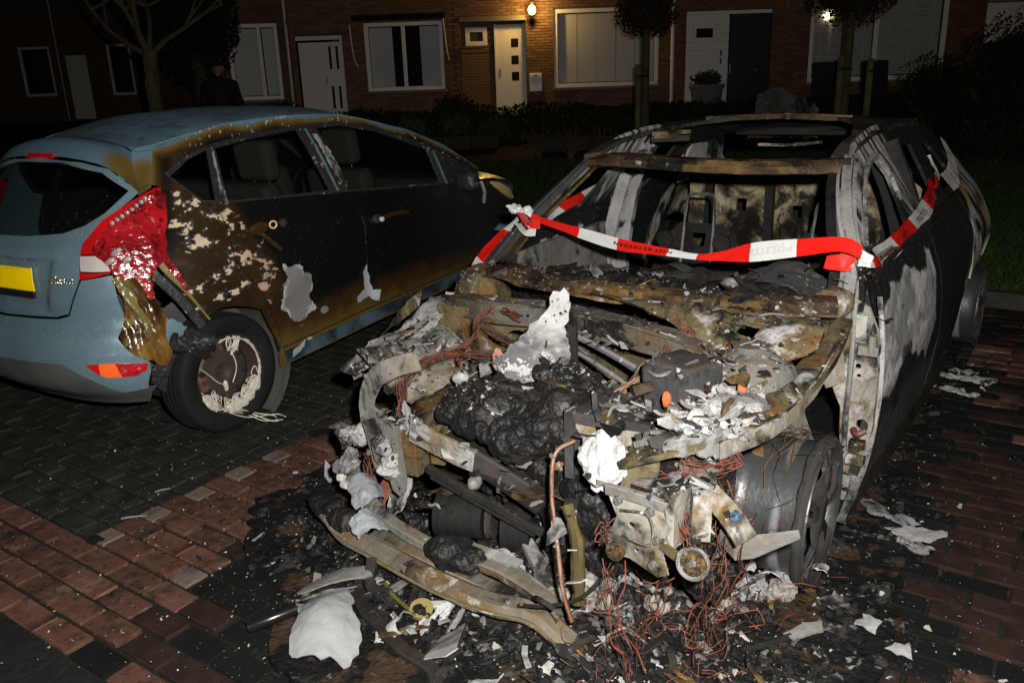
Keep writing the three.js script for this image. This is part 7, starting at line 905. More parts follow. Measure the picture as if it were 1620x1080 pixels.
loose('wrapped_sheet', [rough(panel(ragged([[-0.08, -0.13], [0.09, -0.12], [0.10, 0.0], [0.07, 0.12], [-0.05, 0.13], [-0.09, 0.03]], 0.012, 0.025, 4), [], (a, b) => { const p = WP(-0.52 + b * 0.55, 0.215 + 0.07 * Math.cos(a * 13) - 0.1 * b, 1.885 - b * 0.3 + a * 0.8); return p; }, { max: 0.016, th: 0.004 }), 0.014, 20, 5)], blueAshM, 'blue-grey burnt sheet wrapped round the left end of the ribbed bar', 'metal sheet');
loose('wrapped_sheet', [rough(panel(ragged([[-0.07, -0.08], [0.08, -0.09], [0.09, 0.05], [0.03, 0.10], [-0.07, 0.07]], 0.014, 0.025, 9), [], (a, b) => WP(-0.445 + b * 0.5 + a * 0.2, 0.155 + 0.055 * Math.cos(a * 15) - 0.15 * b, 1.80 - b * 0.2 + a * 0.75), { max: 0.016, th: 0.004 }), 0.016, 22, 8)], blueAshM, 'smaller crumpled blue-grey sheet below the wrapped one at the beam', 'metal sheet');
loose('torn_sheet', rough(panel(ragged([[-0.05, 0], [0.03, 0.0], [0.06, 0.12], [0.03, 0.22], [-0.02, 0.26], [-0.06, 0.12]], 0.012, 0.025, 3), [], (a, b) => WP(-0.50 + a - b * 0.2, 0.12 + 0.55 * b + 0.03 * Math.sin(a * 30), 2.0 + b * 0.5), { max: 0.016, th: 0.004 }), 0.014, 22, 4), ashMat, 'upright torn ash-grey sheet leaning behind the ribbed bar', 'metal sheet');
{ const t = thing('radiator_core', 'silvery finned radiator piece lying right of the charred clump', 'radiator part');
  mesh('fin_block', rough(panel([[-0.14, 1.92], [0.03, 1.965], [0.13, 1.93], [0.14, 1.88], [0.0, 1.87], [-0.13, 1.875]], [], (x, v) => WP(x, 0.155 + 0.01 * Math.sin(x * 40), v), { max: 0.02, th: 0.03, k: 1 }), 0.005, 30, 3), whiteAshM, t);
  mesh('fin', Array.from({ length: 5 }, (_, k) => sweep(L([[-0.13, 0.172, 1.878 + k * 0.009], [0.0, 0.176, 1.876 + k * 0.009], [0.13, 0.17, 1.885 + k * 0.008]]), rectProf(0.004, 0.014, 0.001), V3(0, 1, 0), 16)), greySteelM, t);
  const tb = mesh('finned_tube', rough(sweep(L([[0.105, 0.15, 1.875], [0.2, 0.13, 1.86], [0.30, 0.105, 1.84]]), rectProf(0.055, 0.035, 0.003), V3(0, 1, 0), 30), 0.003, 20, 5), greySteelM, t);
  stuff(mesh('tube_fin', join(Array.from({ length: 26 }, (_, i) => { const k = i / 25, p = WP(mix(0.11, 0.29, k), mix(0.149, 0.107, k), mix(1.872, 1.842, k)); return place(bx(0.003, 0.042, 0.06), p.x, p.y, p.z, 0, -PSI + 0.2, -0.2); })), greySteelM, tb)); }
{ const t = thing('grey_tube', 'pale grey square tube pointing down at the right end of the radiator pieces', 'tube'); mesh('shaft', rough(sweep(L([[0.02, 0.21, 2.04], [0.15, 0.15, 1.97], [0.31, 0.07, 1.87]]), rectProf(0.045, 0.03, 0.004), V3(0, 1, 0), 24), 0.003, 16, 4), greySteelM, t); mesh('scorched_cap', rough(bx(0.06, 0.06, 0.06).applyMatrix4(new THREE.Matrix4().setPosition(WP(0.0, 0.225, 2.06))), 0.015, 18, 4), sootSteelM, t); }
loose('white_plate', rough(panel(ragged([[-0.478, 1.489], [-0.42, 1.55], [-0.351, 1.607], [-0.29, 1.57], [-0.27, 1.54], [-0.204, 1.507], [-0.15, 1.46], [-0.124, 1.418], [-0.118, 1.348], [-0.165, 1.343], [-0.179, 1.319], [-0.253, 1.289], [-0.294, 1.296], [-0.353, 1.36], [-0.38, 1.415], [-0.42, 1.45]], 0.007, 0.022, 13), [], (x, v) => WP(x, 0.035 + 0.05 * Math.sin((x + 0.48) * 9) * Math.sin((v - 1.28) * 9.5) + 0.035 * (fbm3(x * 9, v * 9, 3, 4) - 0.3) + 0.03 * Math.abs(Math.sin(x * 13 + v * 8)), v), { max: 0.014, th: 0.004 }), 0.004, 26, 6), whitePlateM, 'large smooth white plate with torn edges lying at the front of the debris', 'plate');
loose('grey_sheet', rough(panel(ragged([[-0.507, 1.518], [-0.52, 1.57], [-0.508, 1.612], [-0.47, 1.683], [-0.369, 1.718], [-0.335, 1.70], [-0.347, 1.67], [-0.412, 1.598], [-0.458, 1.528]], 0.005, 0.03, 15), [], (x, v) => WP(x, 0.06 + 0.03 * Math.sin((x + 0.5) * 14), v), { max: 0.018, th: 0.006 }), 0.006, 20, 7), greySteelM, 'curved grey sheet just behind the large white plate', 'metal sheet');
{ const t = thing('trim_strip', 'dark glossy trim tube with a bright end left of the white plate', 'trim strip'); mesh('tube', tube(L([[-0.53, 0.03, 1.335], [-0.484, 0.045, 1.395], [-0.44, 0.05, 1.49], [-0.36, 0.055, 1.63]]), 0.020, 30, 12), new THREE.MeshPhysicalMaterial({ color: col(0.05, 0.05, 0.05), metalness: 0.85, roughness: 0.22, side: THREE.DoubleSide }), t); mesh('thin_edge', tube(L([[-0.45, 0.075, 1.485], [-0.40, 0.075, 1.56], [-0.34, 0.07, 1.65]]), 0.006, 20, 8), creamM, t); }
loose('charred_strip', rough(sweep(L([[-0.377, 0.05, 1.66], [-0.29, 0.045, 1.60], [-0.19, 0.035, 1.565], [-0.04, 0.03, 1.515], [0.095, 0.025, 1.495], [0.15, 0.015, 1.44]]), rectProf(0.045, 0.02, 0.004), V3(0, 1, 0), 50), 0.008, 18, 4), sootSteelM, 'black charred strip running right from behind the white plate', 'strip');
loose('olive_wire', tube(L([[-0.3, 0.05, 1.72], [-0.22, 0.05, 1.68], [-0.14, 0.045, 1.66], [-0.10, 0.045, 1.64]]), 0.007, 24, 7), oliveMelt, 'stiff yellowish wire lying above the charred strip', 'wire');
{ const t = thing('yellow_cap', 'small yellowish round cap beside a white shard below the bumper beam', 'cap'); const p = WP(-0.105, 0.045, 1.68); mesh('rim', rough(cyl(0.034, 0.038, 0.02, p.x, p.y, p.z, 0.3), 0.004, 30, 4), std({ color: col(0.21, 0.16, 0.06), roughness: 0.6 }), t); mesh('tab', rough(bx(0.05, 0.008, 0.025).applyMatrix4(new THREE.Matrix4().setPosition(p.x + 0.05, p.y + 0.006, p.z - 0.02)), 0.003, 30, 2), whiteLensM, t); }
const shardOf = (x, v, w, h, tilt, lean, seed, m = ashMat) => rough(panel(ragged([[-w, 0], [w * 0.9, 0.0], [w * 1.1, h * 0.5], [w * 0.4, h], [-w * 0.5, h * 0.8]], w * 0.15, w * 0.5, seed), [], (a, b) => WP(x + a * Math.cos(tilt) + b * 0.15, 0.015 + b * Math.sin(lean) + 0.01 * Math.sin(a * 40), v + a * Math.sin(tilt) + b * Math.cos(lean)), { max: 0.014, th: 0.005 }), 0.008, 30, seed);
loose('white_shard', shardOf(-0.055, 1.68, 0.035, 0.12, 0.6, 0.7, 3, whiteAshM), whiteAshM, 'upright white shard right of the yellowish cap', 'shard');
loose('grey_shard', shardOf(0.02, 1.66, 0.022, 0.11, 1.2, 0.8, 5), ashMat, 'narrow grey shard standing right of the white shard', 'shard');
{ const t = thing('scorched_plate', 'scorched light metal plate with brown edge leaning in front of the charred strip', 'plate'); mesh('sheet', rough(panel([[0.055, 1.50], [0.02, 1.62], [0.075, 1.68], [0.15, 1.545], [0.135, 1.505]], [], (x, v) => WP(x, 0.03 + 0.5 * (x - 0.02), v), { max: 0.02, th: 0.004 }), 0.004, 22, 3), (() => texMat(256, (u, v) => { const a = tf(u, v, 6, 851, 5); let r = lerp3([0.05, 0.045, 0.04], [0.27, 0.265, 0.255], sst(0.35, 0.6, a)); return [...r, a]; }, 0.003))(), t); mesh('brown_edge', tube(L([[0.08, 0.066, 1.68], [0.115, 0.085, 1.615], [0.153, 0.10, 1.545]]), 0.004, 12, 6), rustM, t); }
{ const t = thing('broken_trim', 'thin black bar with a grey blade end lying front right of the wheel', 'trim strip'); mesh('bar', rough(tube(L([[0.755, 0.03, 1.965], [0.83, 0.035, 2.05], [0.92, 0.04, 2.17]]), 0.011, 24, 8), 0.003, 24, 3), sootSteelM, t); mesh('blade', rough(panel(ragged([[0.90, 2.16], [0.935, 2.15], [0.995, 2.235], [0.98, 2.28], [0.935, 2.24]], 0.003, 0.03, 3), [], (x, v) => WP(x, 0.05, v), { max: 0.02, th: 0.008 }), 0.004, 24, 4), greySteelM, t); }
{ const t = thing('braided_hose', 'crumpled ribbed metal hose lying in the rubble under the copper pipe', 'hose'); for (const [pts, n] of [[[[0.06, 0.12, 2.12], [0.14, 0.15, 2.16], [0.22, 0.14, 2.14], [0.30, 0.10, 2.06]], 34], [[[0.20, 0.10, 2.05], [0.27, 0.12, 2.06], [0.34, 0.09, 2.02]], 22]]) { const c = curve(L(pts)), g = []; for (let i = 0; i < n; i++) { const p = c.getPoint(i / n), d = c.getTangent(i / n); g.push(new THREE.TorusGeometry(0.026, 0.0045, 5, 16).applyQuaternion(new THREE.Quaternion().setFromUnitVectors(V3(0, 0, 1), d)).translate(p.x, p.y, p.z)); } mesh('hose_rib', join(g), greySteelM, t); } }
loose('curved_bracket', rough(panel([[-1.128, 2.235], [-1.09, 2.19], [-1.052, 2.185], [-0.984, 2.208], [-0.95, 2.27], [-0.985, 2.30], [-1.02, 2.27], [-1.07, 2.24]], [], (x, v) => WP(x, 0.02 + 0.06 * sst(-1.05, -1.14, x) + 0.05 * sst(2.2, 2.3, v), v), { max: 0.02, th: 0.005 }), 0.006, 22, 3), blueAshM, 'curved pale bracket lying on the red bricks left of the wreck', 'bracket');
loose('copper_coil', tube(L([[-0.225, 0.10, 2.0], [-0.225, 0.16, 2.06], [-0.20, 0.185, 2.10], [-0.165, 0.17, 2.12], [-0.155, 0.12, 2.11]]), 0.010, 30, 8), copperPaleM, 'bent copper arc standing behind the charred clump', 'copper pipe');
loose('wire_block', [0, 1, 2, 3, 4, 5, 6, 7].map((k) => tube(L([[-0.59 + k * 0.008, 0.15, 1.99 - k * 0.004], [-0.575 + k * 0.008, 0.22, 2.02], [-0.545 + k * 0.008, 0.27, 2.06 - k * 0.003]]), 0.0045, 12, 5)), copperM, 'fused block of red copper wires behind the blue-grey sheet', 'wire');
// ash heaps and pieces right of the horn
[[0.666, 2.32, 0.10, 0.05, 'broad ash-grey slab lying among red wires below the horn'], [0.80, 2.385, 0.09, 0.05, 'ash-grey slab with a folded corner left of the bare wheel'], [0.56, 2.19, 0.11, 0.06, 'crumpled ash slab under the right crash plate'], [0.385, 1.97, 0.10, 0.055, 'pale crumpled ash lump in front of the braided hose'], [0.47, 2.09, 0.07, 0.04, 'cream ash lump between the braided hose and the red wires'], [0.33, 1.86, 0.08, 0.04, 'grey folded ash scrap beside a thin silver rod'], [0.73, 2.25, 0.05, 0.09, 'upright grey ash flake in the red wires'], [0.90, 2.50, 0.05, 0.03, 'small ash scrap against the foot of the bare wheel']].forEach(([x, v, a, b, label], i) =>
  loose('ash_piece', rough(panel(ragged(blob(a, b, 18, 0.3, i + 3), 0.010, 0.018, i + 4), [], (p, q) => WP(x + p * 0.9 + q * 0.3, heapH(x, v) + 0.045 + 0.03 * Math.sin(p * 30 + i) + 0.35 * Math.abs(q) * (i % 3), v + q * 0.9 - p * 0.2), { max: 0.014, th: 0.006 }), 0.012, 26, i * 3), i % 3 === 1 ? ashMat : i === 3 || i === 4 ? whiteLump() : ashMat, label, 'ash piece'));
function whiteLump() { return whiteLump.m ??= texMat(256, (u, v) => { const a = tf(u, v, 6, 861, 5), b = tf(u, v, 20, 863, 4); let r = lerp3([0.13, 0.12, 0.10], [0.32, 0.30, 0.265], a); r = lerp3(r, [0.06, 0.055, 0.05], sst(0.6, 0.72, b) * 0.8); return [...r, b]; }, 0.01); }
loose('silver_rod', tube(L([[0.30, 0.05, 1.80], [0.345, 0.09, 1.88], [0.37, 0.12, 1.95]]), 0.0035, 10, 6), alloyM, 'thin silver rod sticking out of the rubble before the copper pipe', 'rod');
loose('silver_rod', tube(L([[0.505, 0.03, 1.90], [0.56, 0.035, 1.965]]), 0.003, 6, 6), alloyM, 'short silver rod lying flat right of the crumpled ash', 'rod');
// on the right-hand side
[[[0.897, 3.144], [0.955, 3.06], [1.02, 3.09], [1.0, 3.16], [0.93, 3.18]], [[1.0, 3.06], [1.08, 3.02], [1.13, 3.07], [1.06, 3.11]], [[1.02, 2.98], [1.12, 2.93], [1.19, 2.97], [1.22, 3.05], [1.12, 3.03]], [[1.09, 2.9], [1.17, 2.86], [1.2, 2.91], [1.13, 2.94]], [[0.93, 2.40], [0.99, 2.38], [1.03, 2.43], [0.97, 2.47]], [[1.06, 2.35], [1.12, 2.33], [1.13, 2.40], [1.07, 2.41]], [[1.16, 2.27], [1.24, 2.26], [1.22, 2.32]], [[0.95, 2.27], [0.99, 2.25], [1.02, 2.29], [0.97, 2.31]]].forEach((poly, i) =>
  loose('ash_scrap', sheetOn(poly, 0.008, 0.03, 9, i + 40, 0.004, 0.012, 0.016), i === 1 ? blueAshM : ashMat, ['pale ash scrap beside the hinge pillar foot', 'smooth bluish ash flake right of the hinge pillar', 'streaky ash scrap behind the small white block', 'ash scrap right of the small white block', 'grey ash scrap right of the bare wheel foot', 'pale ash scrap farther right of the bare wheel', 'triangular grey ash chip at the lower right on the bricks', 'tiny ash chip just behind the bar with a blade end'][i], 'ash piece'));
loose('white_block', [0, 1, 2, 3].map((k) => { const p = WP(1.078 + k * 0.015, 0.022, 2.934 - k * 0.007); return rbox(0.0135, 0.03, 0.026, p.x, p.y, p.z, 0.002, 0, -PSI + 0.1); }), whitePlateM, 'small segmented white block on the ash right of the car', 'block');
[[1.04, 4.95, 0.04], [1.06, 4.83, 0.07], [1.12, 4.84, 0.07], [1.05, 4.62, 0.06]].forEach(([x, v, s], i) => loose('ash_drift', rough(panel(ragged(blob(s * 1.3, s * 0.55, 22, 0.4, i + 8), 0.008, 0.02, i), [], (a, b) => WP(x + a, 0.012 + 0.05 * fbm3(a * 20, b * 20, i, 3), v + b), { max: 0.016, th: 0.01 }), 0.014, 26, i), ashMat, ['ash drift nearest the rear door of the wreck', 'curled bright ash drift beside the rear door', 'outer end of the ash drift beside the rear door', 'thin ash patch in front of the bright drift'][i], 'ash piece'));
// scraps on the red bricks at the left
loose('black_scrap', sheetOn([[-1.53, 2.50], [-1.46, 2.48], [-1.40, 2.58], [-1.44, 2.63], [-1.50, 2.58]], 0.006, 0.03, 10, 61, 0.005, 0.012), coalM, 'flat black scrap on the red bricks near the rear tyre', 'scrap');
loose('black_scrap', sheetOn([[-1.52, 1.36], [-1.46, 1.355], [-1.45, 1.39], [-1.50, 1.40]], 0.004, 0.02, 10, 63, 0.004, 0.01), coalM, 'small black scrap on the front border bricks', 'scrap');
loose('white_stick', tube(L([[-1.575, 0.012, 1.535], [-1.555, 0.014, 1.558], [-1.51, 0.012, 1.605]]), 0.0035, 8, 6), whitePlateM, 'thin white stick on the grey pavers at the left', 'stick');
loose('white_stick', tube(L([[-1.665, 0.012, 1.745], [-1.65, 0.015, 1.775], [-1.635, 0.012, 1.80]]), 0.003, 8, 6), whitePlateM, 'bent white sliver farther back on the grey pavers', 'stick');
loose('white_crumb', lump(0.014, 0.008, 0.01, 0.006, 40, 4, 2).applyMatrix4(new THREE.Matrix4().setPosition(WP(-1.28, 0.012, 2.19))), whiteAshM, 'white crumb on the bricks left of the curved bracket', 'crumb');
[[-1.36, 3.02], [-1.30, 3.0], [-1.0, 2.36]].forEach(([x, v], i) => loose('white_crumb', lump(0.014, 0.006, 0.010, 0.005, 40, i + 8, 2).applyMatrix4(new THREE.Matrix4().setPosition(WP(x, 0.008, v))), whiteAshM, ['white crumb on the pavers right of the rear tyre', 'second white crumb on the pavers behind the rear tyre', 'white crumb on the paving under the wing tip'][i], 'crumb'));
// opened tail of the wreck, standing above the roof
{ const m = mesh('tailgate_remnant', rough(panel(ragged([[-0.56, 1.20], [-0.53, 1.38], [-0.505, 1.49], [-0.44, 1.535], [-0.38, 1.53], [-0.33, 1.495], [-0.237, 1.484], [-0.19, 1.43], [-0.17, 1.40], [-0.12, 1.44], [-0.085, 1.40], [-0.07, 1.20]], 0.012, 0.03, 6), [], (x, y) => W(x, y, 5.95 + 0.1 * Math.sin(x * 14)), { max: 0.03, th: 0.02 }), 0.03, 10, 9), sootSteelM, wreck); }

{ // scraps that can be told apart in the heap, one object each
  const r = rng(4242), defs = [['sheet_scrap', ashMat, 'small curled scrap of pale burnt sheet in the heap before the wreck', 'scrap', 'curled pale scraps in the heap before the wreck', 46], ['metal_strip', rustM, 'short bent strip of brown scorched metal in the heap before the wreck', 'strip', 'bent brown strips in the heap before the wreck', 22], ['charred_strip', sootSteelM, 'short black charred strip in the heap before the wreck', 'strip', 'black strips in the heap before the wreck', 34], ['grey_bracket', greySteelM, 'small bent grey metal piece in the heap before the wreck', 'metal piece', 'bent grey metal pieces in the heap before the wreck', 24], ['charred_lump', coalM, 'black charred lump in the heap before the wreck', 'lump', 'charred lumps in the heap before the wreck', 40]];
  const G = () => (r() + r() + r() - 1.5) * 1.25;
  for (const [name, m, label, cat, group, n] of defs) { const protos = [];
    for (let k = 0; k < 6; k++) { const s = 0.05; let g; if (name === 'sheet_scrap') g = rough(panel(ragged(blob(s, s * (0.4 + r() * 0.4), 12, 0.5, k + 3), s * 0.14, s * 0.35, k), [], (a, b) => V3(a, 0.016 * Math.sin(a * (30 + k * 9)) + 0.014 * Math.sin(b * 50 + k), b), { max: 0.014, th: 0.003 }), 0.006, 30, k); else if (name === 'charred_lump') g = lump(s * 0.8, s * 0.45, s * 0.6, 0.05, 22, k * 7, 4, 0.4); else if (name === 'grey_bracket') g = rough(sweep([[-s, 0, 0], [-s * 0.2, 0.012 * (k - 2), 0], [s * 0.5, -0.01, 0.01], [s, 0.03, 0.02]], rectProf(0.03, 0.006, 0.001), V3(0, 1, 0), 12), 0.006, 26, k); else g = rough(sweep([[-s * 2, 0, 0], [-s * 0.7, 0.015 * (k - 2) * r(), 0.02], [s * 0.6, -0.008, -0.01], [s * 2, 0.02 * r(), 0.03]], rectProf(0.014 + 0.004 * k, 0.005, 0.001), V3(0, 1, 0), 16), 0.005, 26, k); protos.push(g); }
    for (let i = 0; i < n; i++) { const x = 0.2 + G() * 0.85, v = name === 'sheet_scrap' ? 1.85 + G() * 0.42 : 1.9 + G() * 0.36; if (v < 1.36 || (x < -0.1 && v < 1.55)) { i--; continue; } const o = mesh(name, protos[Math.floor(r() * 6)], m); const p = WP(x, heapH(x, v) + 0.012 + r() * 0.02, v); o.position.copy(p); o.rotation.set((r() - 0.5) * 0.9, r() * 6.3, (r() - 0.5) * 0.9); const k = 0.45 + r() * r() * 1.1; o.scale.set(k, k, k); tag(o, label, cat, group); } }
}

{ // fluffy lumps of pale ash in the heap
  const r = rng(77), P6 = [0, 1, 2, 3].map((k) => lump(0.06, 0.028, 0.045, 0.05, 19 + k * 3, k * 5 + 2, 4, 0.45));
  for (const [x, v, k] of [[0.34, 1.95, 1.1], [0.42, 2.02, 0.9], [0.47, 1.93, 0.8], [0.30, 2.05, 0.7], [0.52, 2.12, 1.0], [0.58, 2.2, 0.9], [0.64, 2.26, 1.1], [0.74, 2.3, 1.0], [0.83, 2.36, 0.8], [0.70, 2.18, 0.7], [0.25, 1.9, 0.7], [0.18, 1.83, 0.6], [0.56, 2.02, 0.7], [0.14, 2.0, 0.7]]) { const o = mesh('ash_lump', P6[Math.floor(r() * 4)], r() < 0.5 ? whiteLump() : ashMat); o.position.copy(WP(x, heapH(x, v) + 0.018, v)); o.rotation.set((r() - 0.5) * 0.6, r() * 6.3, (r() - 0.5) * 0.6); o.scale.set(k, k, k); tag(o, 'fluffy pale ash lump in the heap below the horn and copper pipe', 'ash lump', 'fluffy ash lumps in the heap before the wreck'); } }
// ---------------------------------------------------------------- red and white barrier tape
function tapeMat(bands, texts, len) { // bands: [end in metres, 'r' | 'w']; texts: [at, string, size, turned, colour]
  const w = 1024, h = 64, c = document.createElement('canvas'); c.width = w; c.height = h; const x = c.getContext('2d'); let a = 0;
  for (const [e, k] of bands) { x.fillStyle = k === 'r' ? '#c81a12' : '#c4c4c2'; x.fillRect(a / len * w, 0, (e - a) / len * w + 1, h); a = e; }
  for (const [at, s, size, turn, ink] of texts) { x.save(); x.translate(at / len * w, h / 2); if (turn) x.rotate(Math.PI); x.fillStyle = ink ?? '#15110f'; x.font = 'bold ' + size + 'px sans-serif'; x.textAlign = 'center'; x.textBaseline = 'middle'; x.fillText(s, 0, 2); x.restore(); }
  const r = rng(bands.length * 7 + texts.length); for (let i = 0; i < 160; i++) { x.fillStyle = 'rgba(30,25,20,' + (0.05 + r() * 0.25) + ')'; x.fillRect(r() * w, r() * h, 1 + r() * 5, 1 + r() * 2); }
  const t = new THREE.CanvasTexture(c); t.colorSpace = THREE.SRGBColorSpace; t.magFilter = THREE.LinearFilter;
  return std({ map: t, roughness: 0.35, bumpMap: ashTex[1], bumpScale: 0.001 });
}
function ribbon(name, top, bot, m, parent, seg = 90, crink = 0.004, seed = 1) { // two edges, each a list of world points
  const a = curve(top), b = curve(bot), nw = 6, len_ = a.getLength(), pos = [], uv = [], idx = [];
  for (let i = 0; i <= seg; i++) for (let j = 0; j <= nw; j++) { const t = i / seg, s = j / nw, p = a.getPointAt(t).lerp(b.getPointAt(t), s), d = b.getPointAt(t).sub(a.getPointAt(t)).cross(a.getTangentAt(t)).normalize(); p.addScaledVector(d, crink * (Math.sin(s * 4 + t * len_ * 16 + seed) * 0.6 + 2.4 * (fbm3(t * len_ * 14, s * 1.6, seed, 3) - 0.5))); pos.push(p.x, p.y, p.z); uv.push(t, 1 - s); }
  for (let i = 0; i < seg; i++) for (let j = 0; j < nw; j++) { const k = i * (nw + 1) + j, l = k + nw + 1; idx.push(k, k + 1, l, l, k + 1, l + 1); }
  const g = new THREE.BufferGeometry(); g.setAttribute('position', new THREE.Float32BufferAttribute(pos, 3)); g.setAttribute('uv', new THREE.Float32BufferAttribute(uv, 2)); g.setIndex(idx); g.computeVertexNormals(); return mesh(name, g, m, parent);
}
const redTapeM = std({ color: col(0.52, 0.02, 0.012), roughness: 0.35 }), whiteTapeM = std({ color: col(0.5, 0.5, 0.49), roughness: 0.4, bumpMap: ashTex[1], bumpScale: 0.002 });
{ const t = thing('barrier_tape', 'red and white barrier tape knotted across the windscreen opening of the wreck', 'barrier tape');
  const len = 1.74, m = tapeMat([[0.04, 'w'], [0.36, 'r'], [0.60, 'w'], [0.88, 'r'], [1.03, 'w'], [1.28, 'r'], [1.48, 'w'], [1.74, 'r']], [[0.74, 'NIET BETREDEN', 26, true], [1.37, 'POLITIE', 30, true, 'rgba(150,150,150,0.35)']], len);
  ribbon('tape', L([[-0.79, 1.045, 3.36], [-0.73, 1.022, 3.365], [-0.55, 1.0, 3.325], [-0.368, 0.983, 3.285], [-0.204, 0.967, 3.245], [0.065, 0.955, 3.18], [0.20, 0.952, 3.15], [0.30, 0.975, 3.13], [0.426, 1.024, 3.10], [0.623, 1.064, 3.05], [0.80, 1.090, 2.995], [0.85, 1.07, 2.985]]), L([[-0.79, 1.03, 3.36], [-0.73, 0.995, 3.36], [-0.56, 0.965, 3.32], [-0.40, 0.938, 3.28], [-0.221, 0.916, 3.24], [0.049, 0.925, 3.175], [0.19, 0.930, 3.14], [0.30, 0.938, 3.12], [0.43, 0.953, 3.09], [0.632, 1.002, 3.04], [0.793, 1.040, 2.99], [0.85, 1.02, 2.98]]), m, t, 120, 0.003, 3);
  const kp = WP(-0.82, 1.04, 3.36); mesh('knot', [lump(0.042, 0.020, 0.028, 0.028, 34, 4, 4, 0.4).rotateZ(-0.3).translate(kp.x - 0.03, kp.y + 0.01, kp.z), lump(0.024, 0.018, 0.024, 0.022, 40, 6, 4, 0.4).translate(kp.x + 0.035, kp.y - 0.005, kp.z + 0.01)], whiteTapeM, t);
  mesh('wrap', [rough(sweep(L([[-0.80, 1.03, 3.34], [-0.735, 0.99, 3.31], [-0.69, 0.985, 3.34]]), rectProf(0.05, 0.006, 0.001), V3(0.6, 0.5, 0.6), 12), 0.005, 30, 3)], redTapeM, t); mesh('wrap', [rough(sweep(L([[-0.79, 0.985, 3.30], [-0.735, 0.955, 3.275], [-0.69, 0.95, 3.30]]), rectProf(0.04, 0.006, 0.001), V3(0.6, 0.5, 0.6), 12), 0.004, 30, 5)], whiteTapeM, t);
  mesh('pillar_wrap', rough(panel([[-0.055, -0.015], [0.04, -0.018], [0.05, 0.03], [0.01, 0.045], [-0.045, 0.03]], [], (a, b) => { const p = WP(0.785 + a, 0.995 + b, 2.985 - 0.02 * Math.cos(a * 22)); return p; }, { max: 0.015, th: 0.004 }), 0.008, 26, 3), redTapeM, t);
  mesh('white_fold', [rough(panel([[-0.012, -0.02], [0.03, -0.025], [0.036, 0.015], [0.0, 0.04]], [], (a, b) => WP(0.85 + a, 1.015 + b, 2.99 + 0.2 * a), { max: 0.01, th: 0.004 }), 0.012, 40, 5)], whiteTapeM, t); }
{ const t = thing('barrier_tape', 'red and white barrier tape hanging down outside the left front door of the wreck', 'barrier tape');
  ribbon('tape', L([[-0.86, 1.03, 3.42], [-0.90, 0.98, 3.42], [-0.91, 0.923, 3.27], [-0.915, 0.86, 3.13], [-0.915, 0.80, 3.06], [-0.91, 0.76, 3.02]]), L([[-0.86, 1.02, 3.47], [-0.90, 0.95, 3.50], [-0.91, 0.86, 3.33], [-0.915, 0.80, 3.20], [-0.915, 0.74, 3.12], [-0.91, 0.72, 3.07]]), tapeMat([[0.16, 'w'], [0.42, 'r'], [0.56, 'w']], [], 0.56), t, 60, 0.006, 5); }
{ const t = thing('barrier_tape', 'red and white barrier tape running back along the far side windows of the wreck', 'barrier tape');
  ribbon('tape', L([[-0.80, 1.0, 3.52], [-0.83, 1.02, 3.66], [-0.83, 1.035, 3.85], [-0.83, 1.065, 4.07], [-0.83, 1.093, 4.42], [-0.80, 1.16, 5.25], [-0.79, 1.21, 5.75], [-0.78, 1.22, 5.95]]), L([[-0.80, 0.95, 3.62], [-0.83, 0.962, 3.74], [-0.83, 0.985, 3.90], [-0.83, 1.003, 4.14], [-0.83, 1.031, 4.44], [-0.80, 1.10, 5.25], [-0.79, 1.14, 5.78], [-0.78, 1.15, 5.98]]), tapeMat([[0.20, 'w'], [0.46, 'r'], [0.74, 'w'], [1.0, 'r'], [1.3, 'w'], [1.6, 'r'], [1.75, 'w'], [2.06, 'r'], [2.42, 'w']], [[1.45, 'NIET BETREDEN', 26, false]], 2.42), t, 110, 0.004, 7); }
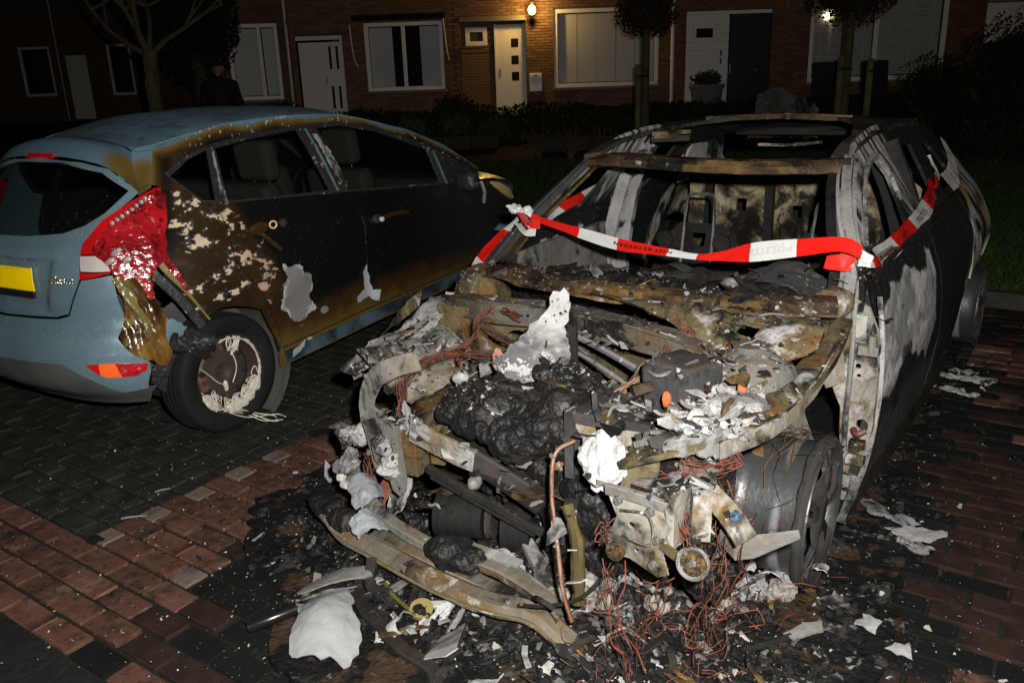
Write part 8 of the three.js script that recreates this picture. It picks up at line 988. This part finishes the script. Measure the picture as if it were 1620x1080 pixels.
{ const t = thing('barrier_tape', 'red and white barrier tape with black lettering along the right-hand side of the wreck', 'barrier tape');
  const S = (v, y, o = 0.012) => WP(sideX(y, v) + o, y, v), o = 0.014;
  ribbon('tape', [WP(0.86, 1.045, 2.99), WP(0.875, 1.02, 3.08), S(3.22, 1.015, 0.02), S(3.45, 1.01, 0.02), S(4.11, 1.03, 0.02), S(4.45, 1.055, 0.02), S(4.62, 1.075, 0.02), S(4.72, 1.10, 0.02)], [WP(0.875, 0.99, 3.0), WP(0.885, 0.975, 3.09), S(3.28, 0.945, o), S(3.55, 0.945, o), S(4.16, 0.965, o), S(4.52, 0.995, o), S(4.70, 1.04, o), S(4.80, 1.075, o)], tapeMat([[0.06, 'w'], [0.2, 'r'], [0.56, 'w'], [0.97, 'r'], [1.42, 'w'], [1.8, 'r']], [[0.38, 'BETREDEN', 30, false], [0.78, 'NIET (', 30, false], [1.2, 'POLITIE §', 32, false], [1.6, 'BETREDEN', 28, false]], 1.8), t, 110, 0.003, 9);
  ribbon('twisted_end', [S(4.68, 1.06, 0.03), S(4.80, 1.10, 0.035), S(4.93, 1.14, 0.03), S(5.02, 1.19, 0.02)], [S(4.76, 1.045, 0.02), S(4.90, 1.06, 0.025), S(5.02, 1.10, 0.02), S(5.04, 1.185, 0.02)], tapeMat([[0.14, 'r'], [0.3, 'w']], [], 0.3), t, 30, 0.007, 11); 
  ribbon('loose_strip', [S(5.0, 1.09, 0.025), S(5.28, 1.10, 0.025), S(5.48, 1.135, 0.02)], [S(5.05, 1.0, 0.03), S(5.3, 1.015, 0.03), S(5.52, 1.06, 0.025)], tapeMat([[0.5, 'w']], [[0.25, 'NIET B', 36, false]], 0.5), t, 30, 0.004, 13);
  ribbon('loose_strip', [S(5.46, 1.13, 0.02), S(5.56, 1.18, 0.02), S(5.66, 1.24, 0.015)], [S(5.54, 1.07, 0.02), S(5.66, 1.12, 0.02), S(5.74, 1.19, 0.015)], tapeMat([[0.36, 'w']], [[0.18, 'BETREDEN', 32, false]], 0.36), t, 30, 0.003, 15); }
// ---------------------------------------------------------------- gardens, trees and the bystander
const barkM = texMat(256, (u, v) => { const a = tf(u, v * 0.5 % 1, 10, 871, 5); let r = lerp3([0.022, 0.019, 0.010], [0.085, 0.074, 0.036], a); return [...r, a]; }, 0.008, { roughness: 0.95 });
const stakeM = texMat(128, (u, v) => { const a = tf(u, v, 8, 873, 4); return [...lerp3([0.05, 0.045, 0.02], [0.14, 0.12, 0.055], a), a]; }, 0.004);
const leafCol = (r, g, b) => std({ color: col(r, g, b), roughness: 0.8 });
const leafG = (() => { const g = new THREE.BufferGeometry(); g.setAttribute('position', new THREE.Float32BufferAttribute([-0.5, 0, 0, 0, 0.08, -0.28, 0.5, 0, 0, 0, 0.08, 0.28], 3)); g.setIndex([0, 1, 2, 0, 2, 3]); g.computeVertexNormals(); return flat(g); })();
// leaves spread through a volume: fn(rng) -> [x, y, z] in the thing's own axes
function leaves(parent, name, n, fn, size, m, seed, flatUp = 0) {
  const im = new THREE.InstancedMesh(leafG, m, n), r = rng(seed), M = new THREE.Matrix4(), c = new THREE.Color();
  for (let i = 0; i < n; i++) { const p = fn(r), s = size * (0.6 + r() * 0.8); M.compose(V3(...p), new THREE.Quaternion().setFromEuler(new THREE.Euler(r() * 6.3, r() * 6.3, r() * 6.3)), V3(s, s, s)); im.setMatrixAt(i, M); const t = 0.5 + r(); c.setRGB(t, t * (0.9 + r() * 0.2), t * 0.9); im.setColorAt(i, c); }
  im.name = name; im.castShadow = im.receiveShadow = true; stuff(im); parent.add(im);
}
const inBall = (rx, ry, rz, cx, cy, cz, seed, rag = 0.35) => (r) => { for (;;) { const x = r() * 2 - 1, y = r() * 2 - 1, z = r() * 2 - 1, d = Math.hypot(x, y, z); if (d > 1) continue; const n = fbm3(x * 3.1 + seed, y * 3.1, z * 3.1, 4); if ((d > 1 - rag * n * 1.5 && r() > 0.10) || n < 0.36) continue; return [cx + x * rx, cy + y * ry, cz + z * rz]; } };
function branchTree(seed, h, r0, spread, parent) {
  const r = rng(seed), g = [], limbs = [];
  const grow = (p, d, len, rad, lev) => { const pts = [p.clone()], q = p.clone(), dir = d.clone(); for (let i = 0; i < 4; i++) { dir.add(V3((r() - 0.5) * 0.45, (r() - 0.35) * 0.35, (r() - 0.5) * 0.45)).normalize(); q.addScaledVector(dir, len / 4); pts.push(q.clone()); }
    const c = curve(pts), t = new THREE.TubeGeometry(c, 8, 1, lev > 2 ? 4 : 7, false), pa = t.attributes.position, nr = lev > 2 ? 5 : 8; for (let i = 0; i <= 8; i++) { const cc = c.getPoint(i / 8), k = rad * (1 - 0.5 * i / 8); for (let j = 0; j < nr; j++) { const o = i * nr + j, v = V3().fromBufferAttribute(pa, o).sub(cc).multiplyScalar(k).add(cc); pa.setXYZ(o, v.x, v.y, v.z); } } t.computeVertexNormals(); (lev === 1 ? limbs : g).push(boxUV(t));
    if (lev < 5) { const n = lev === 1 ? 4 : 3; for (let i = 0; i < n; i++) { const k = pts[2 + Math.floor(r() * 3)], nd = dir.clone().multiplyScalar(0.55).add(V3((r() - 0.5) * 1.6, r() * 0.7 - 0.1, (r() - 0.5) * 1.6)).normalize(); grow(k, nd, len * (0.6 + r() * 0.25), rad * 0.52, lev + 1); } } };
  mesh('trunk', rough(sweep([[0, 0, 0], [0.02, h * 0.4, 0.0], [-0.02, h * 0.75, 0.02], [0.0, h, 0]], Array.from({ length: 11 }, (_, i) => [r0 * Math.cos(i * 0.6283), r0 * Math.sin(i * 0.6283)]), V3(1, 0, 0), 24, (t) => 1.15 - 0.25 * t), 0.02, 9, seed), barkM, parent);
  for (const [a, e] of spread) grow(V3(0, h * 0.97, 0), V3(Math.cos(a), e, Math.sin(a)).normalize(), 1.15, r0 * 0.42, 1);
  limbs.forEach((l) => mesh('limb', l, barkM, parent)); stuff(mesh('twig', join(g), barkM, parent));
}
{ const t = thing('street_tree', 'bare tree with mossy trunk and spreading limbs behind the blue car', 'tree', [-4.40, groundY(0, -11) - 0.03, -11]); branchTree(12, 2.1, 0.092, [[0.1, 0.8], [1.7, 1.1], [3.1, 0.55], [4.6, 1.2], [2.4, 1.6]], t); }
{ const t = thing('evergreen_tree', 'dark drooping evergreen behind the bystander on the left', 'tree', [-5.62, groundY(0, -16), -16.2]); mesh('trunk', cyl(0.14, 0.08, 3.2, 0, 1.6, 0), barkM, t); leaves(t, 'foliage', 9000, inBall(0.85, 1.3, 0.8, 0.0, 2.35, 0, 3, 0.5), 0.11, leafCol(0.010, 0.014, 0.008), 31); }
const ballTree = (x, z, y0, yc, r, stakes, label, seed) => { const t = thing('ball_tree', label, 'tree', [x, y0, z]); mesh('trunk', rough(cyl(0.075, 0.06, yc - y0, 0, (yc - y0) / 2, 0), 0.008, 8, seed), barkM, t); leaves(t, 'crown', 7000, inBall(r * 1.12, r * 0.8, r * 1.12, 0, yc - y0 + r * 0.35, 0, seed, 0.5), 0.055, leafCol(0.022, 0.016, 0.011), seed); return t; };
const stake = (x, z, y0, h, label) => { const t = thing('tree_stake', label, 'stake', [x, y0, z]); mesh('post', rough(cyl(0.05, 0.05, h, 0, h / 2, 0), 0.004, 9, x * 7), stakeM, t); mesh('rubber_tie', rbox(0.2, 0.03, 0.02, 0.06, h - 0.18, 0.05), darkM, t); return t; };
const gy = (z) => groundY(0, z);
ballTree(2.30, -14, gy(-14), 2.42, 0.46, 1, 'clipped ball-headed tree in front of the wide blind-hung window', 41); stake(2.17, -13.93, gy(-14), 1.42, 'wooden stake beside the ball-headed tree before the blind-hung window');
ballTree(5.15, -13, gy(-13), 2.47, 0.56, 2, 'clipped ball-headed tree in front of the venetian-blind window', 43); stake(5.02, -12.9, gy(-13), 1.55, 'left wooden stake of the tree before the venetian-blind window'); stake(5.46, -12.9, gy(-13), 1.50, 'right wooden stake of the tree before the venetian-blind window');
const bush = (name, label, x, z, r, n, c, seed, size = 0.06, sq = 0.7) => { const t = thing(name, label, 'shrub', [x, gy(z) - 0.05, z]); const g = []; const q = rng(seed); for (let i = 0; i < 9; i++) { const a = q() * 6.3; g.push(tube([[0, 0, 0], [Math.cos(a) * r * 0.3, r * 0.5, Math.sin(a) * r * 0.3], [Math.cos(a) * r * 0.7, r * (0.8 + q() * 0.4), Math.sin(a) * r * 0.7]], 0.012, 8, 5)); } mesh('stems', join(g), barkM, t); leaves(t, 'foliage', n, inBall(r, r * sq, r, 0, r * sq, 0, seed, 0.45), size, leafCol(...c), seed); return t; };
bush('shrub', 'dark rounded shrub between the corner window and the white entrance', -4.40, -17, 0.55, 3000, [0.012, 0.015, 0.009], 51);
bush('shrub', 'dark shrub left of the lamp-lit door under the two-light window', -1.05, -18, 0.5, 2600, [0.018, 0.020, 0.010], 53);
bush('shrub', 'tall dark bush in front of the right end of the venetian-blind window', 7.5, -15, 0.75, 5200, [0.013, 0.016, 0.009], 55, 0.06, 0.95);
bush('shrub', 'large dark bush at the right edge of the photo', 8.6, -14.2, 1.15, 9000, [0.012, 0.014, 0.009], 57, 0.07, 0.95);
bush('shrub', 'low dark bush at the far right behind the rear of the wreck', 7.2, -12.4, 0.7, 4200, [0.012, 0.013, 0.008], 59, 0.06, 0.7);
for (const [x, z, r, s, l] of [[-0.9, -15.9, 0.38, 61, 'yellow-green low shrub left of the middle garden'], [-0.2, -15.8, 0.34, 63, 'yellow-green low shrub in the middle garden below the lit door'], [-1.7, -15.6, 0.4, 65, 'yellow-green low shrub behind the bonnet of the blue car']]) bush('shrub', l, x, z, r, 1700, [0.045, 0.05, 0.018], s, 0.05, 0.75);
for (const [x, z, s, l] of [[0.55, -13.9, 71, 'leafless young shrub nearest the lit door'], [1.05, -13.7, 72, 'leafless young shrub right of the first one'], [1.6, -13.6, 73, 'leafless young shrub left of the staked ball tree'], [2.6, -13.7, 74, 'leafless young shrub right of the staked ball tree'], [3.1, -13.9, 75, 'leafless young shrub below the downpipe']]) { const t = thing('bare_shrub', l, 'shrub', [x, gy(z) - 0.02, z]), r = rng(s), g = []; for (let i = 0; i < 16; i++) { const a = r() * 6.3, h = 0.25 + r() * 0.35; g.push(tube([[0, 0, 0], [Math.cos(a) * 0.06, h * 0.5, Math.sin(a) * 0.06], [Math.cos(a) * (0.1 + r() * 0.2), h, Math.sin(a) * (0.1 + r() * 0.2)]], 0.006, 6, 4)); } stuff(mesh('twig', join(g), stakeM, t)); }
{ const t = thing('potted_plant', 'large grey tapered pot with a low dark plant before the white boarded entrance', 'plant pot', [4.36, 0.72, -18.5]);
  mesh('pot', boxUV(new THREE.LatheGeometry([[0, 0], [0.24, 0], [0.34, 0.62], [0.37, 0.63], [0.37, 0.70], [0.33, 0.70], [0.31, 0.58], [0, 0.56]].map(([a, b]) => V2(a, b)), 36)), std({ color: col(0.13, 0.13, 0.125), roughness: 0.7 }), t); leaves(t, 'foliage', 900, inBall(0.38, 0.2, 0.34, 0, 0.80, 0, 5, 0.4), 0.06, leafCol(0.03, 0.035, 0.018), 81); }
{ const t = thing('garden_ornament', 'round dark ornament standing right of the big grey pot', 'ornament', [4.84, 0.72, -18.4]); mesh('ring', new THREE.TorusGeometry(0.12, 0.04, 10, 24).translate(0, 0.17, 0), greySteelM, t); mesh('foot', rbox(0.16, 0.05, 0.1, 0, 0.025, 0), darkM, t); }
for (const [x, l] of [[6.42, 'dark garden chair under the left half of the venetian-blind window'], [7.38, 'dark garden chair under the right half of the venetian-blind window']]) { const t = thing('garden_chair', l, 'chair', [x, gy(-17), -17.2], 0.1, undefined); mesh('backrest', rbox(0.56, 0.66, 0.035, 0, 0.72, 0, 0.01, -0.12), std({ color: col(0.02, 0.022, 0.025), roughness: 0.7 }), t); mesh('seat', rbox(0.54, 0.04, 0.5, 0, 0.42, 0.27), std({ color: col(0.02, 0.022, 0.025), roughness: 0.7 }), t); for (const [a, b] of [[-0.25, 0.5], [0.25, 0.5], [-0.25, 0.04], [0.25, 0.04]]) mesh('leg', cyl(0.014, 0.014, 0.42, a, 0.21, b), darkM, t); }
{ // low brick garden walls, of separate courses
  const wm = std({ color: col(0.035, 0.026, 0.022), roughness: 0.95 });
  for (const [x0, x1, z, l] of [[-3.6, 0.2, -15.05, 'low dark garden edging left of the path to the lit door'], [0.5, 4.2, -14.6, 'low dark garden edging before the leafless shrubs']]) { const t = thing('garden_edging', l, 'edging', [(x0 + x1) / 2, gy(z), z]); for (let i = 0; i < Math.floor((x1 - x0) / 0.5); i++) mesh('edging_block', rbox(0.49, 0.24, 0.1, -(x1 - x0) / 2 + 0.25 + i * 0.5, 0.08, 0, 0.01), wm, t); }
  { const N = 26000, im = new THREE.InstancedMesh(leafG, leafCol(0.014, 0.015, 0.008), N), r = rng(333), M = new THREE.Matrix4(), c = new THREE.Color(); for (let i = 0; i < N; i++) { const x = -5 + r() * 14, z = -18.9 + r() * 3.4, h = 0.05 + 0.42 * fbm3(x * 1.3, z * 1.3, 9, 3) * r(), s = 0.05 + r() * 0.06; M.compose(V3(x, groundY(x, z) + h, z), new THREE.Quaternion().setFromEuler(new THREE.Euler(r() * 6.3, r() * 6.3, r() * 6.3)), V3(s, s, s)); im.setMatrixAt(i, M); const t = 0.4 + r() * 1.2; c.setRGB(t, t * (0.85 + r() * 0.3), t * 0.9); im.setColorAt(i, c); } im.name = 'ground_cover'; im.castShadow = im.receiveShadow = true; stuff(im); scene.add(im); tag(im, 'low leafy ground cover filling the front gardens', 'ground cover'); }
  const s = new THREE.PlaneGeometry(22, 3.6, 40, 8).rotateX(-Math.PI / 2), p = s.attributes.position; for (let i = 0; i < p.count; i++) { const x = p.getX(i), z = p.getZ(i) - 17.2; p.setXYZ(i, x, groundY(x, z) + 0.0 + 0.05 * fbm3(x * 2, z * 2, 5, 3), z); } s.computeVertexNormals(); struct(mesh('garden_soil', boxUV(s), texMat(256, (u, v) => { const a = tf(u, v, 20, 881, 4); return [...lerp3([0.012, 0.010, 0.008], [0.045, 0.037, 0.026], a), a]; }, 0.02)));
}
{ // the bystander: one continuous body in dark clothes, cap, head with face and hands
  const t = thing('person', 'person in a dark jacket and dark cap standing on the verge behind the blue car', 'person', [-4.36, gy(-13.4), -13.4], 0.15);
  const field = (n, lo, hi, bones, k) => { const mc = new MarchingCubes(n, std(), false, false, 60000); mc.isolation = 0; const f = mc.field, c = V3(), s = (hi - lo);
    for (let z = 0; z < n; z++) for (let y = 0; y < n; y++) for (let x = 0; x < n; x++) { const px = lo + s * x / n, py = lo + s * y / n, pz = lo + s * z / n; let acc = 0; for (const [a, b, ra, rb] of bones) { const bx_ = b[0] - a[0], by = b[1] - a[1], bz = b[2] - a[2], h = clamp(((px - a[0]) * bx_ + (py - a[1]) * by + (pz - a[2]) * bz) / (bx_ * bx_ + by * by + bz * bz + 1e-9)); const d = Math.hypot(px - a[0] - bx_ * h, py - a[1] - by * h, pz - a[2] - bz * h) - mix(ra, rb, h); acc += Math.exp(-d / k); } f[x + y * n + z * n * n] = k * Math.log(acc + 1e-30); }
    mc.update(); const cnt = mc.count, pa = mc.positionArray.slice(0, cnt * 3), g = new THREE.BufferGeometry(); for (let i = 0; i < cnt * 3; i++) pa[i] = lo + (pa[i] + 1) / 2 * s; g.setAttribute('position', new THREE.BufferAttribute(pa, 3)); g.computeVertexNormals(); return flat(mergeVertices(g, 1e-4)); };
  const B = []; // body, y measured from 0.9 so that the grid is a cube round it
  const o = -0.9, q = (x, y, z) => [x, y + o, z];
  B.push([q(0, 0.95, 0), q(0, 1.22, -0.01), 0.15, 0.16], [q(-0.09, 1.30, 0), q(0.09, 1.30, 0), 0.145, 0.145], [q(-0.17, 1.40, 0), q(0.17, 1.40, 0), 0.075, 0.075], [q(0, 1.40, 0), q(0, 1.52, 0.01), 0.062, 0.055]);
  for (const s of [-1, 1]) B.push([q(s * 0.10, 0.92, 0), q(s * 0.11, 0.50, 0.01), 0.105, 0.07], [q(s * 0.11, 0.50, 0.01), q(s * 0.115, 0.09, -0.02), 0.07, 0.05], [q(s * 0.115, 0.05, -0.04), q(s * 0.13, 0.04, 0.15), 0.05, 0.04], [q(s * 0.21, 1.39, 0), q(s * 0.27, 1.12, -0.02), 0.065, 0.052], [q(s * 0.27, 1.12, -0.02), q(s * 0.25, 0.88, 0.06), 0.052, 0.042]);
  const body = mesh('body', boxUV(field(96, -1.0, 1.0, B, 0.022).translate(0, 0.9, 0)), std({ color: col(0.010, 0.010, 0.012), roughness: 0.8 }), t);
  const H = [[[0, 0.0, 0], [0, 0.03, -0.01], 0.078, 0.082], [[0, -0.055, 0.03], [0, -0.085, 0.05], 0.045, 0.03], [[0, -0.005, 0.08], [0, -0.035, 0.098], 0.012, 0.017], [[-0.075, -0.01, 0], [-0.08, -0.03, 0], 0.014, 0.012], [[0.075, -0.01, 0], [0.08, -0.03, 0], 0.014, 0.012], [[-0.03, 0.012, 0.072], [0.03, 0.012, 0.072], 0.014, 0.014], [[-0.02, -0.062, 0.07], [0.02, -0.062, 0.07], 0.010, 0.010]];
  const skin = std({ color: col(0.16, 0.085, 0.06), roughness: 0.6 }); const head = mesh('head', boxUV(field(64, -0.16, 0.16, H, 0.010).translate(0, 1.635, 0.015)), skin, t);
  for (const s of [-1, 1]) mesh('eye', new THREE.SphereGeometry(0.010, 10, 8).translate(s * 0.03, 1.632, 0.088), darkM, head);
  mesh('mouth', rbox(0.042, 0.006, 0.008, 0, 1.573, 0.092, 0.002), std({ color: col(0.10, 0.035, 0.03) }), head);
  mesh('cap', [new THREE.SphereGeometry(0.098, 24, 12, 0, 6.3, 0, 1.35).scale(1, 0.92, 1.08).translate(0, 1.668, 0.005), rbox(0.14, 0.012, 0.09, 0, 1.69, 0.115, 0.005, 0.2)], std({ color: col(0.008, 0.008, 0.010), roughness: 0.9 }), t);
  for (const s of [-1, 1]) { const hb = [[[0, 0, 0], [0, -0.07, 0.01], 0.030, 0.034]]; [[-0.027, 0.062], [-0.009, 0.075], [0.010, 0.070], [0.027, 0.055]].forEach(([z, l]) => hb.push([[0, -0.075, z + 0.01], [-s * 0.008, -0.075 - l * 0.55, z + 0.014], 0.0095, 0.0088], [[-s * 0.008, -0.075 - l * 0.55, z + 0.014], [-s * 0.022, -0.075 - l, z + 0.016], 0.0088, 0.0075])); hb.push([[0, -0.02, 0.03], [-s * 0.012, -0.06, 0.06], 0.012, 0.010], [[-s * 0.012, -0.06, 0.06], [-s * 0.02, -0.09, 0.066], 0.010, 0.008]); mesh('hand', boxUV(field(56, -0.17, 0.11, hb, 0.004).translate(s * 0.25, 0.86, 0.065)), skin, t); }
}
{ // street lamp across the road, whose glint shows in the venetian-blind window
  const t = thing('street_lamp', 'street lamp across the road, seen only as a warm glint in a window', 'street lamp', [17.46, 0, 6.59]); mesh('post', cyl(0.07, 0.05, 4.4, 0, 2.2, 0), zincM, t); mesh('lamp_head', new THREE.CylinderGeometry(0.28, 0.1, 0.12, 20).translate(0, 4.62, 0), zincM, t); mesh('lamp_glass', new THREE.SphereGeometry(0.16, 20, 14).translate(0, 4.40, 0), std({ color: col(0.9, 0.8, 0.6), emissive: col(1, 0.72, 0.4), emissiveIntensity: 14 }), t);
  const L2 = new THREE.PointLight(new THREE.Color(1, 0.72, 0.42), 26, 0, 2); L2.name = 'street_lamp_light'; L2.position.set(-0.35, 4.3, -0.35); L2.castShadow = true; L2.shadow.radius = 6; t.add(L2); }
renderer.render(scene, camera);
